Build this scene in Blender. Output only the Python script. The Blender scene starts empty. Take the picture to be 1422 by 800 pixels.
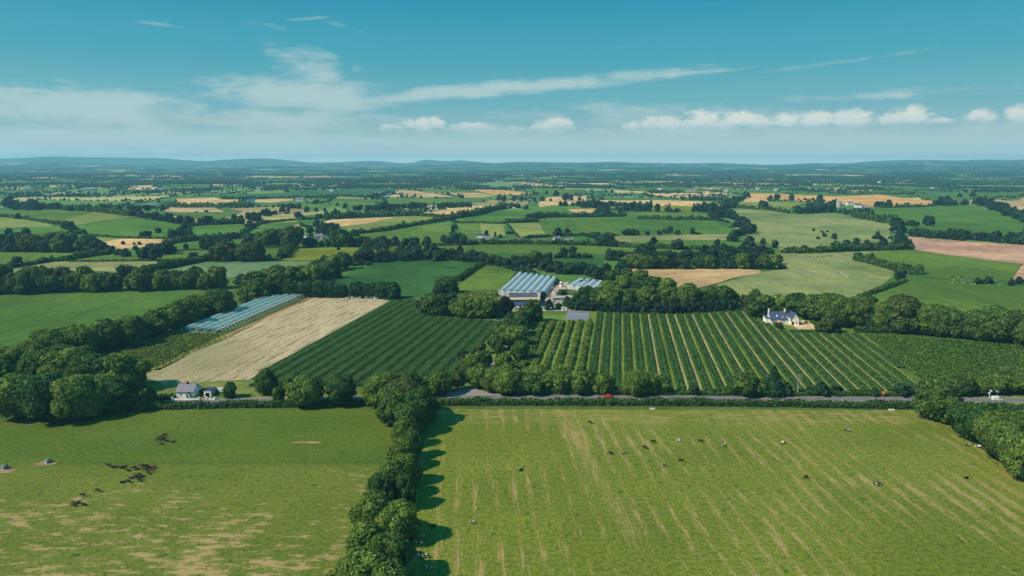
import bpy, bmesh, math, random
import numpy as np
from mathutils import Vector, Matrix
from mathutils.geometry import delaunay_2d_cdt

R = math.radians
SC = bpy.context.scene
COL = SC.collection

# ------------------------------------------------------------------ camera
CAM_H, FPX, PITCH = 105.0, 978.0, R(10.09)
cam_d = bpy.data.cameras.new('camera')
cam_d.sensor_width = 36.0
cam_d.lens = 36.0 * FPX / 1422.0
cam_d.clip_start = 1.0
cam_d.clip_end = 90000.0
cam = bpy.data.objects.new('camera', cam_d)
cam.location = (0, 0, CAM_H)
cam.rotation_euler = (math.pi / 2 - PITCH, 0, 0)
COL.objects.link(cam)
SC.camera = cam

# ------------------------------------------------------------------ light
SUN_EL, SUN_AZ = R(43), R(-116)      # azimuth measured from +Y towards +X
sun_d = bpy.data.lights.new('sun', 'SUN')
sun_d.energy = 4.9
sun_d.angle = R(0.55)
sun_d.color = (1.0, 0.85, 0.68)
sun = bpy.data.objects.new('sun', sun_d)
sdir = Vector((math.sin(SUN_AZ) * math.cos(SUN_EL), math.cos(SUN_AZ) * math.cos(SUN_EL), math.sin(SUN_EL)))
sun.rotation_euler = sdir.to_track_quat('Z', 'Y').to_euler()
sun.location = (0, 0, 300)
COL.objects.link(sun)

SC.view_settings.view_transform = 'Standard'
SC.view_settings.look = 'None'
SC.view_settings.gamma = 1.0
SC.view_settings.exposure = 0.15
SC.view_settings.use_curve_mapping = False
SC.render.engine = 'CYCLES'
SC.cycles.use_denoising = True
SC.cycles.denoising_input_passes = 'RGB_ALBEDO_NORMAL'
SC.cycles.denoising_prefilter = 'ACCURATE'
SC.cycles.max_bounces = 5
SC.cycles.diffuse_bounces = 2
SC.cycles.glossy_bounces = 2
SC.cycles.transmission_bounces = 3
SC.cycles.transparent_max_bounces = 6
SC.cycles.volume_bounces = 1
SC.cycles.caustics_reflective = False
SC.cycles.caustics_refractive = False


def n_(nt, typ, **kw):
    n = nt.nodes.new(typ)
    for k, v in kw.items():
        if k.startswith('i_'):
            key = k[2:]
            n.inputs[int(key) if key.isdigit() else key].default_value = v
        else:
            setattr(n, k, v)
    return n


def math_(nt, op, a, b=None, c=None, clamp=False):
    n = nt.nodes.new('ShaderNodeMath')
    n.operation = op
    n.use_clamp = clamp
    for i, v in enumerate((a, b, c)):
        if v is None:
            continue
        if hasattr(v, 'is_linked') or isinstance(v, bpy.types.NodeSocket):
            nt.links.new(v, n.inputs[i])
        else:
            n.inputs[i].default_value = v
    return n.outputs[0]


def mix_(nt, fac, a, b, blend='MIX'):
    n = nt.nodes.new('ShaderNodeMix')
    n.data_type = 'RGBA'
    n.blend_type = blend
    n.clamp_factor = True
    for s, v in ((n.inputs[0], fac), (n.inputs[6], a), (n.inputs[7], b)):
        if isinstance(v, bpy.types.NodeSocket):
            nt.links.new(v, s)
        elif isinstance(v, (int, float)):
            s.default_value = v
        else:
            s.default_value = (v[0], v[1], v[2], 1)
    return n.outputs[2]


def smooth_(nt, v, lo, hi, a=0.0, b=1.0):
    n = nt.nodes.new('ShaderNodeMapRange')
    n.interpolation_type = 'SMOOTHSTEP'
    nt.links.new(v, n.inputs[0])
    n.inputs[1].default_value = lo
    n.inputs[2].default_value = hi
    n.inputs[3].default_value = a
    n.inputs[4].default_value = b
    return n.outputs[0]


def noise_(nt, vec, scale, detail=3.0, rough=0.55, dist=0.0):
    n = nt.nodes.new('ShaderNodeTexNoise')
    n.inputs['Scale'].default_value = scale
    n.inputs['Detail'].default_value = detail
    n.inputs['Roughness'].default_value = rough
    n.inputs['Distortion'].default_value = dist
    if vec is not None:
        nt.links.new(vec, n.inputs['Vector'])
    return n.outputs['Fac']


def mapv_(nt, vec, scale=(1, 1, 1), rot=(0, 0, 0), loc=(0, 0, 0), typ='POINT'):
    n = nt.nodes.new('ShaderNodeMapping')
    n.vector_type = typ
    nt.links.new(vec, n.inputs['Vector'])
    n.inputs['Location'].default_value = loc
    n.inputs['Rotation'].default_value = rot
    n.inputs['Scale'].default_value = scale
    return n.outputs[0]


def n_sep(nt, v, i):
    s = n_(nt, 'ShaderNodeSeparateXYZ'); nt.links.new(v, s.inputs[0])
    return s.outputs[i]


def px_dir(x, y):
    u, v = (x - 711.0) / FPX, -(y - 400.0) / FPX
    cp, sp = math.cos(PITCH), math.sin(PITCH)
    return Vector((u, cp + v * sp, -sp + v * cp)).normalized()


def px_azel(x, y):
    d = px_dir(x, y)
    return math.atan2(d.x, d.y), math.asin(d.z)


# ------------------------------------------------------------------ sky
W = bpy.data.worlds.new('World')
SC.world = W
W.use_nodes = True
nt = W.node_tree
nt.nodes.clear()
wo = n_(nt, 'ShaderNodeOutputWorld')
bg = n_(nt, 'ShaderNodeBackground')
bg.inputs['Strength'].default_value = 0.11
nt.links.new(bg.outputs[0], wo.inputs[0])
sky = n_(nt, 'ShaderNodeTexSky')
sky.sky_type = 'NISHITA'
sky.sun_disc = False
sky.sun_elevation = SUN_EL
sky.sun_rotation = SUN_AZ
sky.altitude = 100
sky.air_density = 1.0
sky.dust_density = 1.6
sky.ozone_density = 2.0
tc = n_(nt, 'ShaderNodeTexCoord')
sep = n_(nt, 'ShaderNodeSeparateXYZ')
nt.links.new(tc.outputs['Generated'], sep.inputs[0])
az = math_(nt, 'ARCTAN2', sep.outputs[0], sep.outputs[1])
el = math_(nt, 'ARCSINE', sep.outputs[2])
comb = n_(nt, 'ShaderNodeCombineXYZ')
nt.links.new(az, comb.inputs[0])
nt.links.new(el, comb.inputs[1])
AE = comb.outputs[0]
def skc(r, g, b):
    k = 1 / (0.11 * 1.11)
    return (r * k, g * k, b * k)


grad = skc(.012, .27, .42)
for lo, hi, c_ in ((.235, .14, (.055, .35, .455)), (.15, .08, (.15, .42, .49)), (.09, .035, (.32, .50, .52)), (.050, .014, (.70, .84, .78)), (.020, .0, (1.6, 1.75, 1.5))):
    grad = mix_(nt, smooth_(nt, el, lo, hi), grad, skc(*c_))
nish = mix_(nt, 1.0, sky.outputs[0], (0.5, 1.1, 0.95), 'MULTIPLY')
base = mix_(nt, 0.06, grad, nish)


def blobs(lst):
    out = None
    for (cx, cy, rx, ry, tilt, gain) in lst:
        a, e = px_azel(cx, cy)
        s = FPX * 1.03
        v = mapv_(nt, AE, scale=(rx / s, ry / s, 1), rot=(0, 0, R(tilt)), loc=(a, e, 0), typ='TEXTURE')
        g = n_(nt, 'ShaderNodeTexGradient', gradient_type='SPHERICAL')
        nt.links.new(v, g.inputs[0])
        o = math_(nt, 'MULTIPLY', g.outputs['Fac'], gain)
        out = o if out is None else math_(nt, 'MAXIMUM', out, o)
    return out

cirrus = blobs([
    (90, 150, 270, 40, 0, 1.0), (170, 160, 170, 24, 3, 0.95), (415, 132, 190, 34, 0, 1.1),
    (440, 100, 90, 40, -20, 0.75), (400, 168, 190, 28, 0, 1.0), (690, 124, 400, 15, 4.5, 1.05),
    (940, 103, 130, 6, 4, 0.7), (235, 36, 170, 6, -4, 0.34), (428, 26, 48, 4, 6, 0.38),
    (485, 40, 60, 8, -14, 0.36), (372, 35, 40, 8, -8, 0.3), (860, 65, 70, 6, 2, 0.35),
    (1190, 83, 150, 5, 5, 0.5), (1230, 131, 240, 10, 2, 0.6), (880, 160, 380, 26, 1, 0.5),
    (40, 126, 110, 8, 0, 0.8), (100, 117, 50, 8, -10, 0.6), (150, 192, 700, 34, 0, 0.72), (1000, 186, 900, 26, 0, 0.68), (1080, 170, 420, 16, 0, .6), (640, 178, 220, 12, 0, .55), (492, 95, 20, 10, 0, .5)])
cn = noise_(nt, mapv_(nt, AE, scale=(9, 42, 1), rot=(0, 0, R(-4))), 1.0, 6, 0.62, 0.6)
cn2 = noise_(nt, mapv_(nt, AE, scale=(26, 60, 1)), 1.0, 4, 0.6, 0.3)
cden = math_(nt, 'ADD', cirrus, math_(nt, 'MULTIPLY', math_(nt, 'SUBTRACT', cn, 0.5), 1.6))
cden = math_(nt, 'ADD', cden, math_(nt, 'MULTIPLY', math_(nt, 'SUBTRACT', cn2, 0.5), 0.75))
cden = math_(nt, 'MULTIPLY', smooth_(nt, cden, 0.12, 0.85), smooth_(nt, cirrus, 0.0, 0.25))
cden = math_(nt, 'MULTIPLY', cden, 0.72)
CL1 = (4.6, 5.6, 5.3)
withc = mix_(nt, cden, base, CL1)
puffs = [(545, 178, 26, 8), (582, 175, 40, 14), (604, 171, 20, 12), (655, 178, 45, 11), (690, 181, 28, 7), (770, 175, 38, 15), (748, 179, 20, 9),
         (880, 176, 26, 9), (905, 172, 28, 12), (930, 171, 34, 13), (978, 168, 34, 19), (960, 173, 26, 12), (1028, 168, 40, 17),
         (1012, 172, 24, 12), (1056, 173, 30, 11), (1092, 168, 26, 14), (1135, 166, 30, 15), (1120, 172, 24, 9), (1184, 164, 34, 15),
         (1170, 170, 20, 8), (1266, 161, 32, 15), (1248, 165, 30, 9), (1235, 166, 22, 7), (1362, 162, 26, 11), (1420, 160, 24, 16), (1175, 178, 35, 5),
         (715, 181, 24, 7), (830, 182, 26, 5), (1300, 168, 30, 5)]
cum = blobs([(x, y, rx * 1.05, ry * 1.15, 0, 1.0) for x, y, rx, ry in puffs])
pn = noise_(nt, mapv_(nt, AE, scale=(70, 95, 1)), 1.0, 6, 0.6, 0.2)
cum_d = math_(nt, 'ADD', cum, math_(nt, 'MULTIPLY', math_(nt, 'SUBTRACT', pn, 0.5), 1.3))
cum_a = math_(nt, 'MULTIPLY', smooth_(nt, cum_d, 0.12, 0.70), smooth_(nt, cum, 0.0, 0.18))
flat = smooth_(nt, math_(nt, 'ADD', el, math_(nt, 'MULTIPLY', math_(nt, 'SUBTRACT', pn, .5), .02)), px_azel(711, 190)[1], px_azel(711, 174)[1])
cum_a = math_(nt, 'MULTIPLY', cum_a, flat)
shade = smooth_(nt, math_(nt, 'ADD', el, math_(nt, 'MULTIPLY', pn, 0.012)), px_azel(711, 180)[1] + .004, px_azel(711, 166)[1] + .007)
cumc = mix_(nt, shade, (4.6, 5.7, 5.8), (7.6, 7.3, 6.3))
withp = mix_(nt, math_(nt, 'MULTIPLY', cum_a, 0.78), withc, cumc)
nt.links.new(withp, bg.inputs['Color'])

# ------------------------------------------------------------------ terrain height
def ss(t):
    t = np.clip(t, 0, 1)
    return t * t * (3 - 2 * t)


def H(x, y):
    x = np.asarray(x, float); y = np.asarray(y, float)
    d = np.hypot(x, y)
    w = ss((d - 600) / 700)
    h = w * (3.0 * np.sin(x / 150 + 1.3) * np.cos(y / 210 + 0.4) + 2.0 * np.sin((x + y) / 97 + 2.0) + 2.5 * np.sin((y - 0.4 * x) / 190))
    h = h + 12 * np.exp(-(((x + 800) / 300) ** 2 + ((y - 1350) / 230) ** 2)) + 8 * np.exp(-(((x - 1000) / 330) ** 2 + ((y - 1250) / 220) ** 2))
    w2 = ss((d - 2500) / 4000)
    h = h + w2 * (9 * np.sin(x / 610 + 0.7) * np.cos(y / 830) + 7 * np.sin((x - y) / 420 + 1.0))
    a = np.arctan2(x, y)
    far = ss((d - 7000) / 9500)
    ridge = 66 + 20 * np.sin(a * 9 + 1.0) + 12 * np.sin(a * 23 + 2) + 7 * np.sin(a * 51) + 4 * np.sin(a * 97 + 1)
    ridge = ridge + 30 * np.exp(-((a - 0.12) / 0.07) ** 2) + 48 * ss((a - 0.30) / 0.3) 
    h = h + far * ridge
    far2 = np.exp(-((d - 19500) / 2300) ** 2)
    hl = 135 * ss((-a - 0.20) / 0.12) + 55 * np.exp(-((a + 0.345) / 0.035) ** 2) + 52 * np.exp(-((a + 0.49) / 0.07) ** 2) \
        + 120 * np.exp(-((a + 0.20) / 0.05) ** 2) + 120 * np.exp(-((a + 0.12) / 0.018) ** 2) + 95 * np.exp(-((a + 0.07) / 0.04) ** 2) \
        + 14 * np.sin(a * 31) + 9 * np.sin(a * 67 + 1) - 40 * np.exp(-((a + 0.27) / 0.03) ** 2)
    hl = hl * .80
    hl = hl + 60 * ss((a - 0.25) / 0.3)
    return h + far2 * np.maximum(hl, 0)


def Hs(x, y):
    return float(H(x, y))


def px2w(x, y):
    d = px_dir(x, y)
    if d.z > -1e-4:
        d.z = -1e-4
    t = -CAM_H / d.z
    for _ in range(30):
        X, Y = d.x * t, d.y * t
        t2 = (Hs(X, Y) - CAM_H) / d.z
        t = max(10.0, 0.5 * t + 0.5 * min(t2, 25000))
    return d.x * t, d.y * t


def w2px(x, y, z):
    cp, sp = math.cos(PITCH), math.sin(PITCH)
    zz = z - CAM_H
    dep = y * cp - zz * sp
    up = y * sp + zz * cp
    return 711 + FPX * x / dep, 400 - FPX * up / dep, dep


def inpoly(px, py, poly):
    px = np.asarray(px); py = np.asarray(py)
    ins = np.zeros(px.shape, bool)
    n = len(poly)
    for i in range(n):
        x1, y1 = poly[i]; x2, y2 = poly[(i + 1) % n]
        c = ((y1 > py) != (y2 > py)) & (px < (x2 - x1) * (py - y1) / ((y2 - y1) or 1e-9) + x1)
        ins ^= c
    return ins


# ------------------------------------------------------------------ materials
MATS = {}


def new_mat(name):
    m = bpy.data.materials.new(name)
    m.use_nodes = True
    nt = m.node_tree
    p = nt.nodes['Principled BSDF']
    p.inputs['Roughness'].default_value = 0.85
    p.inputs['Specular IOR Level'].default_value = 0.2
    MATS[name] = m
    return m, nt, p


def plain(name, col, rough=0.8, spec=0.3, vary=0.12, scale=1.5, metal=0.0):
    if name in MATS:
        return MATS[name]
    m, nt, p = new_mat(name)
    g = n_(nt, 'ShaderNodeNewGeometry')
    f = noise_(nt, g.outputs['Position'], scale, 4)
    c = mix_(nt, f, [c * (1 - vary) for c in col], [min(1, c * (1 + vary)) for c in col])
    nt.links.new(c, p.inputs['Base Color'])
    p.inputs['Roughness'].default_value = rough
    p.inputs['Specular IOR Level'].default_value = spec
    p.inputs['Metallic'].default_value = metal
    return m


def foliage_mat(name, dark, light, trans=0.25):
    if name in MATS:
        return MATS[name]
    m, nt, p = new_mat(name)
    oi = n_(nt, 'ShaderNodeObjectInfo')
    at = n_(nt, 'ShaderNodeAttribute', attribute_name='tint')
    base = mix_(nt, oi.outputs['Random'], dark, light)
    c = mix_(nt, 1.0, base, at.outputs['Color'], 'MULTIPLY')
    g = n_(nt, 'ShaderNodeNewGeometry')
    f = noise_(nt, g.outputs['Position'], 0.35, 3)
    c = mix_(nt, smooth_(nt, f, 0.3, 0.7), mix_(nt, 1.0, c, (0.78, 0.82, 0.85), 'MULTIPLY'), c)
    nt.links.new(c, p.inputs['Base Color'])
    p.inputs['Roughness'].default_value = 0.75
    p.inputs['Specular IOR Level'].default_value = 0.12
    tr = n_(nt, 'ShaderNodeBsdfTranslucent')
    nt.links.new(mix_(nt, 1.0, c, (1.1, 1.3, 0.6), 'MULTIPLY'), tr.inputs[0])
    ms = n_(nt, 'ShaderNodeMixShader')
    ms.inputs[0].default_value = trans
    nt.links.new(p.outputs[0], ms.inputs[1])
    nt.links.new(tr.outputs[0], ms.inputs[2])
    nt.links.new(ms.outputs[0], nt.nodes['Material Output'].inputs[0])
    return m


M_LEAF = foliage_mat('broadleaf foliage', (0.042, 0.110, 0.028), (0.150, 0.228, 0.040))
M_PURPLE = foliage_mat('copper foliage', (0.030, 0.020, 0.024), (0.038, 0.022, 0.026))
M_BRONZE = foliage_mat('bronze green foliage', (0.066, 0.108, 0.030), (0.088, 0.125, 0.034))
M_YELLOW = foliage_mat('yellow green foliage', (0.085, 0.13, 0.022), (0.11, 0.15, 0.025))
M_CONIF = foliage_mat('conifer foliage', (0.030, 0.092, 0.034), (0.050, 0.125, 0.040))
M_HEDGE = foliage_mat('hedge foliage', (0.046, 0.108, 0.026), (0.070, 0.138, 0.030))
M_CROP = foliage_mat('currant foliage', (0.066, 0.150, 0.036), (0.078, 0.166, 0.042))
M_ORCH = foliage_mat('orchard foliage', (0.155, 0.215, 0.040), (0.17, 0.23, 0.045))
M_BARK = plain('bark', (0.09, 0.07, 0.05), 0.9, 0.1, 0.3, 4)
M_DEAD = plain('dead bark', (0.30, 0.27, 0.22), 0.9, 0.1, 0.3, 4)


def field_mat(name, c1, c2, streak=None, ang=0.0, s1=0.02, c3=None, rows=None, rowc=0.75, fine=0.6, bump=0.3):
    """two-tone ground cover, with optional stretched streaks of a third colour and sown rows"""
    if name in MATS:
        return MATS[name]
    m, nt, p = new_mat(name)
    g = n_(nt, 'ShaderNodeNewGeometry')
    pos = g.outputs['Position']
    rot = mapv_(nt, pos, rot=(0, 0, ang))
    big = noise_(nt, pos, s1, 5, 0.6)
    c1 = [v * .86 for v in c1]; c2 = [v * 1.14 for v in c2]
    c = mix_(nt, smooth_(nt, big, 0.36, 0.64), c1, c2)
    f = noise_(nt, pos, fine, 4, 0.7)
    c = mix_(nt, smooth_(nt, f, 0.25, 0.75), mix_(nt, 1.0, c, (0.74, 0.78, 0.76), 'MULTIPLY'), mix_(nt, 1.0, c, (1.20, 1.16, 1.1), 'MULTIPLY'))
    md = noise_(nt, mapv_(nt, rot, scale=(.05, .012, 1)), 1.0, 4, 0.65)
    c = mix_(nt, smooth_(nt, md, 0.35, 0.68), mix_(nt, 1.0, c, (0.86, 0.90, 0.90), 'MULTIPLY'), mix_(nt, 1.0, c, (1.16, 1.08, 1.0), 'MULTIPLY'))
    if not rows and fine < .5:
        w0 = math_(nt, 'SINE', math_(nt, 'MULTIPLY', n_sep(nt, rot, 0), 2 * math.pi / 18.0))
        c = mix_(nt, smooth_(nt, w0, .80, .98), c, mix_(nt, 1.0, c, (0.90, 0.92, 0.88), 'MULTIPLY'))
    if streak and c3:
        v = mapv_(nt, rot, scale=streak)
        s = noise_(nt, v, 1.0, 5, 0.65)
        pm = noise_(nt, pos, 0.008, 3, 0.5)
        k = math_(nt, 'MULTIPLY', smooth_(nt, s, 0.52, 0.66), smooth_(nt, pm, 0.40, 0.60))
        c = mix_(nt, k, c, c3)
    if rows:
        w = n_(nt, 'ShaderNodeTexWave', wave_type='BANDS', bands_direction='X', wave_profile='SIN')
        w.inputs['Scale'].default_value = 2 * math.pi / (20.0 * rows)
        w.inputs['Distortion'].default_value = 0.4
        w.inputs['Detail'].default_value = 2
        w.inputs['Detail Scale'].default_value = 0.1
        nt.links.new(rot, w.inputs['Vector'])
        c = mix_(nt, smooth_(nt, w.outputs['Fac'], 0.1, 0.9), mix_(nt, 1.0, c, (rowc,) * 3, 'MULTIPLY'), c)
    nt.links.new(c, p.inputs['Base Color'])
    p.inputs['Roughness'].default_value = 0.95
    p.inputs['Specular IOR Level'].default_value = 0.08
    b = n_(nt, 'ShaderNodeBump')
    b.inputs['Strength'].default_value = bump
    b.inputs['Distance'].default_value = 0.5
    nt.links.new(noise_(nt, pos, 0.9, 4, 0.7), b.inputs['Height'])
    nt.links.new(b.outputs[0], p.inputs['Normal'])
    return m


# attribute coloured patchwork (each field carries its own crop colour)
def patch_mat():
    m, nt, p = new_mat('patchwork crops')
    g = n_(nt, 'ShaderNodeNewGeometry')
    at = n_(nt, 'ShaderNodeAttribute', attribute_name='crop')
    f = noise_(nt, g.outputs['Position'], 0.012, 4, 0.65)
    f2 = noise_(nt, g.outputs['Position'], 0.25, 4, 0.7)
    c = mix_(nt, smooth_(nt, f, 0.3, 0.7), mix_(nt, 1.0, at.outputs['Color'], (0.84, 0.88, 0.9), 'MULTIPLY'), mix_(nt, 1.0, at.outputs['Color'], (1.14, 1.08, 1.0), 'MULTIPLY'))
    c = mix_(nt, f2, mix_(nt, 1.0, c, (0.86, 0.88, 0.86), 'MULTIPLY'), mix_(nt, 1.0, c, (1.10, 1.08, 1.08), 'MULTIPLY'))
    nt.links.new(c, p.inputs['Base Color'])
    p.inputs['Roughness'].default_value = 0.95
    p.inputs['Specular IOR Level'].default_value = 0.05
    return m


M_PATCH = patch_mat()


# ------------------------------------------------------------------ object helpers
def link(o, parent=None):
    COL.objects.link(o)
    if parent is not None:
        o.parent = parent
    return o


def tag(o, label=None, cat=None, group=None, kind=None, category=None):
    cat = cat or category
    if label: o['label'] = label
    if cat: o['category'] = cat
    if group: o['group'] = group
    if kind: o['kind'] = kind
    return o


def mesh_np(name, V, F, mats, tint=None, attr='tint', smooth=False, mi=None):
    """V (n,3), F (m,3|4) index arrays"""
    me = bpy.data.meshes.new(name)
    V = np.asarray(V, np.float32); F = np.asarray(F, np.int32)
    me.vertices.add(len(V)); me.vertices.foreach_set('co', V.ravel())
    k = F.shape[1]
    me.loops.add(F.size); me.loops.foreach_set('vertex_index', F.ravel())
    me.polygons.add(len(F))
    me.polygons.foreach_set('loop_start', np.arange(0, F.size, k, dtype=np.int32))
    if smooth:
        me.polygons.foreach_set('use_smooth', np.ones(len(F), bool))
    if mi is not None:
        me.polygons.foreach_set('material_index', np.asarray(mi, np.int32))
    me.update(calc_edges=True)
    if tint is not None:
        a = me.attributes.new(attr, 'FLOAT_COLOR', 'POINT')
        t = np.ones((len(V), 4), np.float32)
        t[:, :3] = tint
        a.data.foreach_set('color', t.ravel())
    for m in (mats if isinstance(mats, (list, tuple)) else [mats]):
        me.materials.append(m)
    return me


def obj(name, me, parent=None, **kw):
    o = bpy.data.objects.new(name, me)
    link(o, parent)
    return tag(o, **kw)


def empty(name, loc=(0, 0, 0), rz=0.0, **kw):
    o = bpy.data.objects.new(name, None)
    o.location = loc
    o.rotation_euler = (0, 0, rz)
    link(o)
    return tag(o, **kw)


class MB:
    """collects boxes, prisms and tubes into one mesh"""
    def __init__(s):
        s.v = []; s.f = []

    def poly(s, pts, faces):
        o = len(s.v)
        s.v += [tuple(p) for p in pts]
        s.f += [tuple(i + o for i in f) for f in faces]
        return s

    def box(s, x0, y0, z0, x1, y1, z1):
        return s.poly([(x0, y0, z0), (x1, y0, z0), (x1, y1, z0), (x0, y1, z0), (x0, y0, z1), (x1, y0, z1), (x1, y1, z1), (x0, y1, z1)],
                      [(0, 3, 2, 1), (4, 5, 6, 7), (0, 1, 5, 4), (1, 2, 6, 5), (2, 3, 7, 6), (3, 0, 4, 7)])

    def prism(s, prof, y0, y1, axis='y'):
        """profile in (x,z) extruded along y, or profile in (y,z) extruded along x"""
        n = len(prof)
        if axis == 'y':
            P = [(a, y0, b) for a, b in prof] + [(a, y1, b) for a, b in prof]
        else:
            P = [(y0, a, b) for a, b in prof] + [(y1, a, b) for a, b in prof]
        F = [tuple(range(n)), tuple(range(2 * n - 1, n - 1, -1))] + [(i, i + n, (i + 1) % n + n, (i + 1) % n) for i in range(n)]
        return s.poly(P, F)

    def tube(s, pts, rads, n=6):
        rings = []
        for i, p in enumerate(pts):
            p = Vector(p)
            a = Vector(pts[max(i - 1, 0)]); b = Vector(pts[min(i + 1, len(pts) - 1)])
            t = (b - a).normalized()
            u = t.cross(Vector((0.3, 1, 0.2))).normalized(); w = t.cross(u)
            rings.append([p + (u * math.cos(k * 2 * math.pi / n) + w * math.sin(k * 2 * math.pi / n)) * rads[i] for k in range(n)])
        P = [q for r in rings for q in r]
        F = []
        for i in range(len(rings) - 1):
            for k in range(n):
                F.append((i * n + k, i * n + (k + 1) % n, (i + 1) * n + (k + 1) % n, (i + 1) * n + k))
        F.append(tuple(range(n - 1, -1, -1))); F.append(tuple((len(rings) - 1) * n + k for k in range(n)))
        return s.poly(P, F)

    def mesh(s, name, mat, bevel=0.0, smooth=False):
        me = bpy.data.meshes.new(name)
        me.from_pydata(s.v, [], s.f)
        bm = bmesh.new(); bm.from_mesh(me)
        bmesh.ops.recalc_face_normals(bm, faces=bm.faces)
        if bevel:
            bmesh.ops.bevel(bm, geom=bm.edges[:], offset=bevel, segments=1, affect='EDGES')
        if smooth:
            for f in bm.faces: f.smooth = True
        bm.to_mesh(me); bm.free()
        me.materials.append(mat)
        return me

    def build(s, name, mat, parent=None, bevel=0.0, smooth=False, **kw):
        return obj(name, s.mesh(name, mat, bevel, smooth), parent, **kw)


def copy_tree(o, parent=None, drop=()):
    c = o.copy()
    COL.objects.link(c)
    c.parent = parent
    for ch in o.children:
        if stem_(ch.name) not in drop:
            copy_tree(ch, c)
    return c


def stem_(n):
    return n.split('.')[0]


# ------------------------------------------------------------------ ground
rs = [20.0]
while rs[-1] < 22800:
    rs.append(rs[-1] + max(10, rs[-1] * 0.022))
rs = np.array(rs); angs = np.linspace(R(-64), R(64), 420)
AA, RR = np.meshgrid(angs, rs)
GX, GY = RR * np.sin(AA), RR * np.cos(AA) - 0
GZ = H(GX, GY)
V = np.stack([GX, GY, GZ], -1).reshape(-1, 3)
nr, na = AA.shape
idx = np.arange(nr * na).reshape(nr, na)
F = np.stack([idx[:-1, :-1], idx[:-1, 1:], idx[1:, 1:], idx[1:, :-1]], -1).reshape(-1, 4)
M_GROUND = field_mat('rough grassland', (0.070, 0.115, 0.028), (0.095, 0.145, 0.035), s1=0.004, fine=0.05, bump=0.1)
obj('ground', mesh_np('ground', V, F, M_GROUND, smooth=True), kind='structure')

# air: even haze over the whole plain
hz = MB().box(-22000, -60, -40, 22000, 24500, 340).mesh('haze', None)
hz.materials.clear()
mh = bpy.data.materials.new('haze air'); mh.use_nodes = True
hn = mh.node_tree; hn.nodes.clear()
ho = n_(hn, 'ShaderNodeOutputMaterial'); hv = n_(hn, 'ShaderNodeVolumePrincipled')
hv.inputs['Color'].default_value = (0.28, 0.67, 1.0, 1)
hv.inputs['Density'].default_value = 0.000078
hv.inputs['Anisotropy'].default_value = 0.1
hn.links.new(hv.outputs[0], ho.inputs['Volume'])
hz.materials.append(mh)
HAZE = obj('haze', hz, kind='stuff')
tag(HAZE, 'pale blue summer haze lying over the whole plain')

# ------------------------------------------------------------------ traced fields
ZO = {'a': (0, 260), 'b': (230, 260), 'c': (460, 260), 'd': (690, 260), 'e': (920, 260), 'f': (1182, 260), 'p': None}


def zp(z, x, y):
    if z == 'p':
        return (float(x), float(y))
    o = ZO[z]
    return (o[0] + x / 5.925, o[1] + y / 5.925)


def zparse(s):
    """'a 1,2 3,4 p 5,6' -> photo positions"""
    out = []; z = 'p'
    for t in s.split():
        if t in ZO:
            z = t
        else:
            x, y = t.split(',')
            out.append(zp(z, float(x), float(y)))
    return out


HAND = []


def drape(name, ppx, mat, off=None, world=None, **kw):
    """sheet over the terrain bounded by a polygon"""
    P = world if world else [px2w(*q) for q in ppx]
    P = np.array(P)
    d = np.hypot(P[:, 0], P[:, 1]).mean()
    step = max(10.0, d * 0.03)
    B = []
    for i in range(len(P)):
        a, b = P[i], P[(i + 1) % len(P)]
        n = max(1, int(np.hypot(*(b - a)) / step))
        for k in range(n):
            B.append(tuple(a + (b - a) * k / n))
    inner = []
    if d > 560:
        xs = np.arange(P[:, 0].min(), P[:, 0].max(), step); ys = np.arange(P[:, 1].min(), P[:, 1].max(), step)
        if len(xs) * len(ys) > 12000:
            xs = xs[::3]; ys = ys[::3]
        XX, YY = np.meshgrid(xs, ys)
        m = inpoly(XX.ravel(), YY.ravel(), [tuple(p) for p in P])
        inner = list(zip(XX.ravel()[m], YY.ravel()[m]))
    nb = len(B)
    r = delaunay_2d_cdt([Vector(b) for b in B + inner], [(i, (i + 1) % nb) for i in range(nb)], [list(range(nb))], 1, 1e-4)
    vs = np.array([[v.x, v.y] for v in r[0]])
    if off is None:
        off = 0.02
    dz = off + np.where(np.hypot(vs[:, 0], vs[:, 1]) > 560, 0.35 + np.hypot(vs[:, 0], vs[:, 1]) * 0.0002, 0) if off < 5 else off
    z = H(vs[:, 0], vs[:, 1]) + dz
    V = np.column_stack([vs, z])
    F = np.array([list(f)[:3] for f in r[2] if len(f) == 3], int)
    me = mesh_np(name, V, F, mat, smooth=True)
    bm = bmesh.new(); bm.from_mesh(me)
    bmesh.ops.recalc_face_normals(bm, faces=bm.faces)
    if sum(f.normal.z for f in bm.faces) < 0:
        bmesh.ops.reverse_faces(bm, faces=bm.faces)
    bm.to_mesh(me); bm.free()
    kw.setdefault('kind', 'structure')
    return obj(name, me, **kw)


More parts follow.
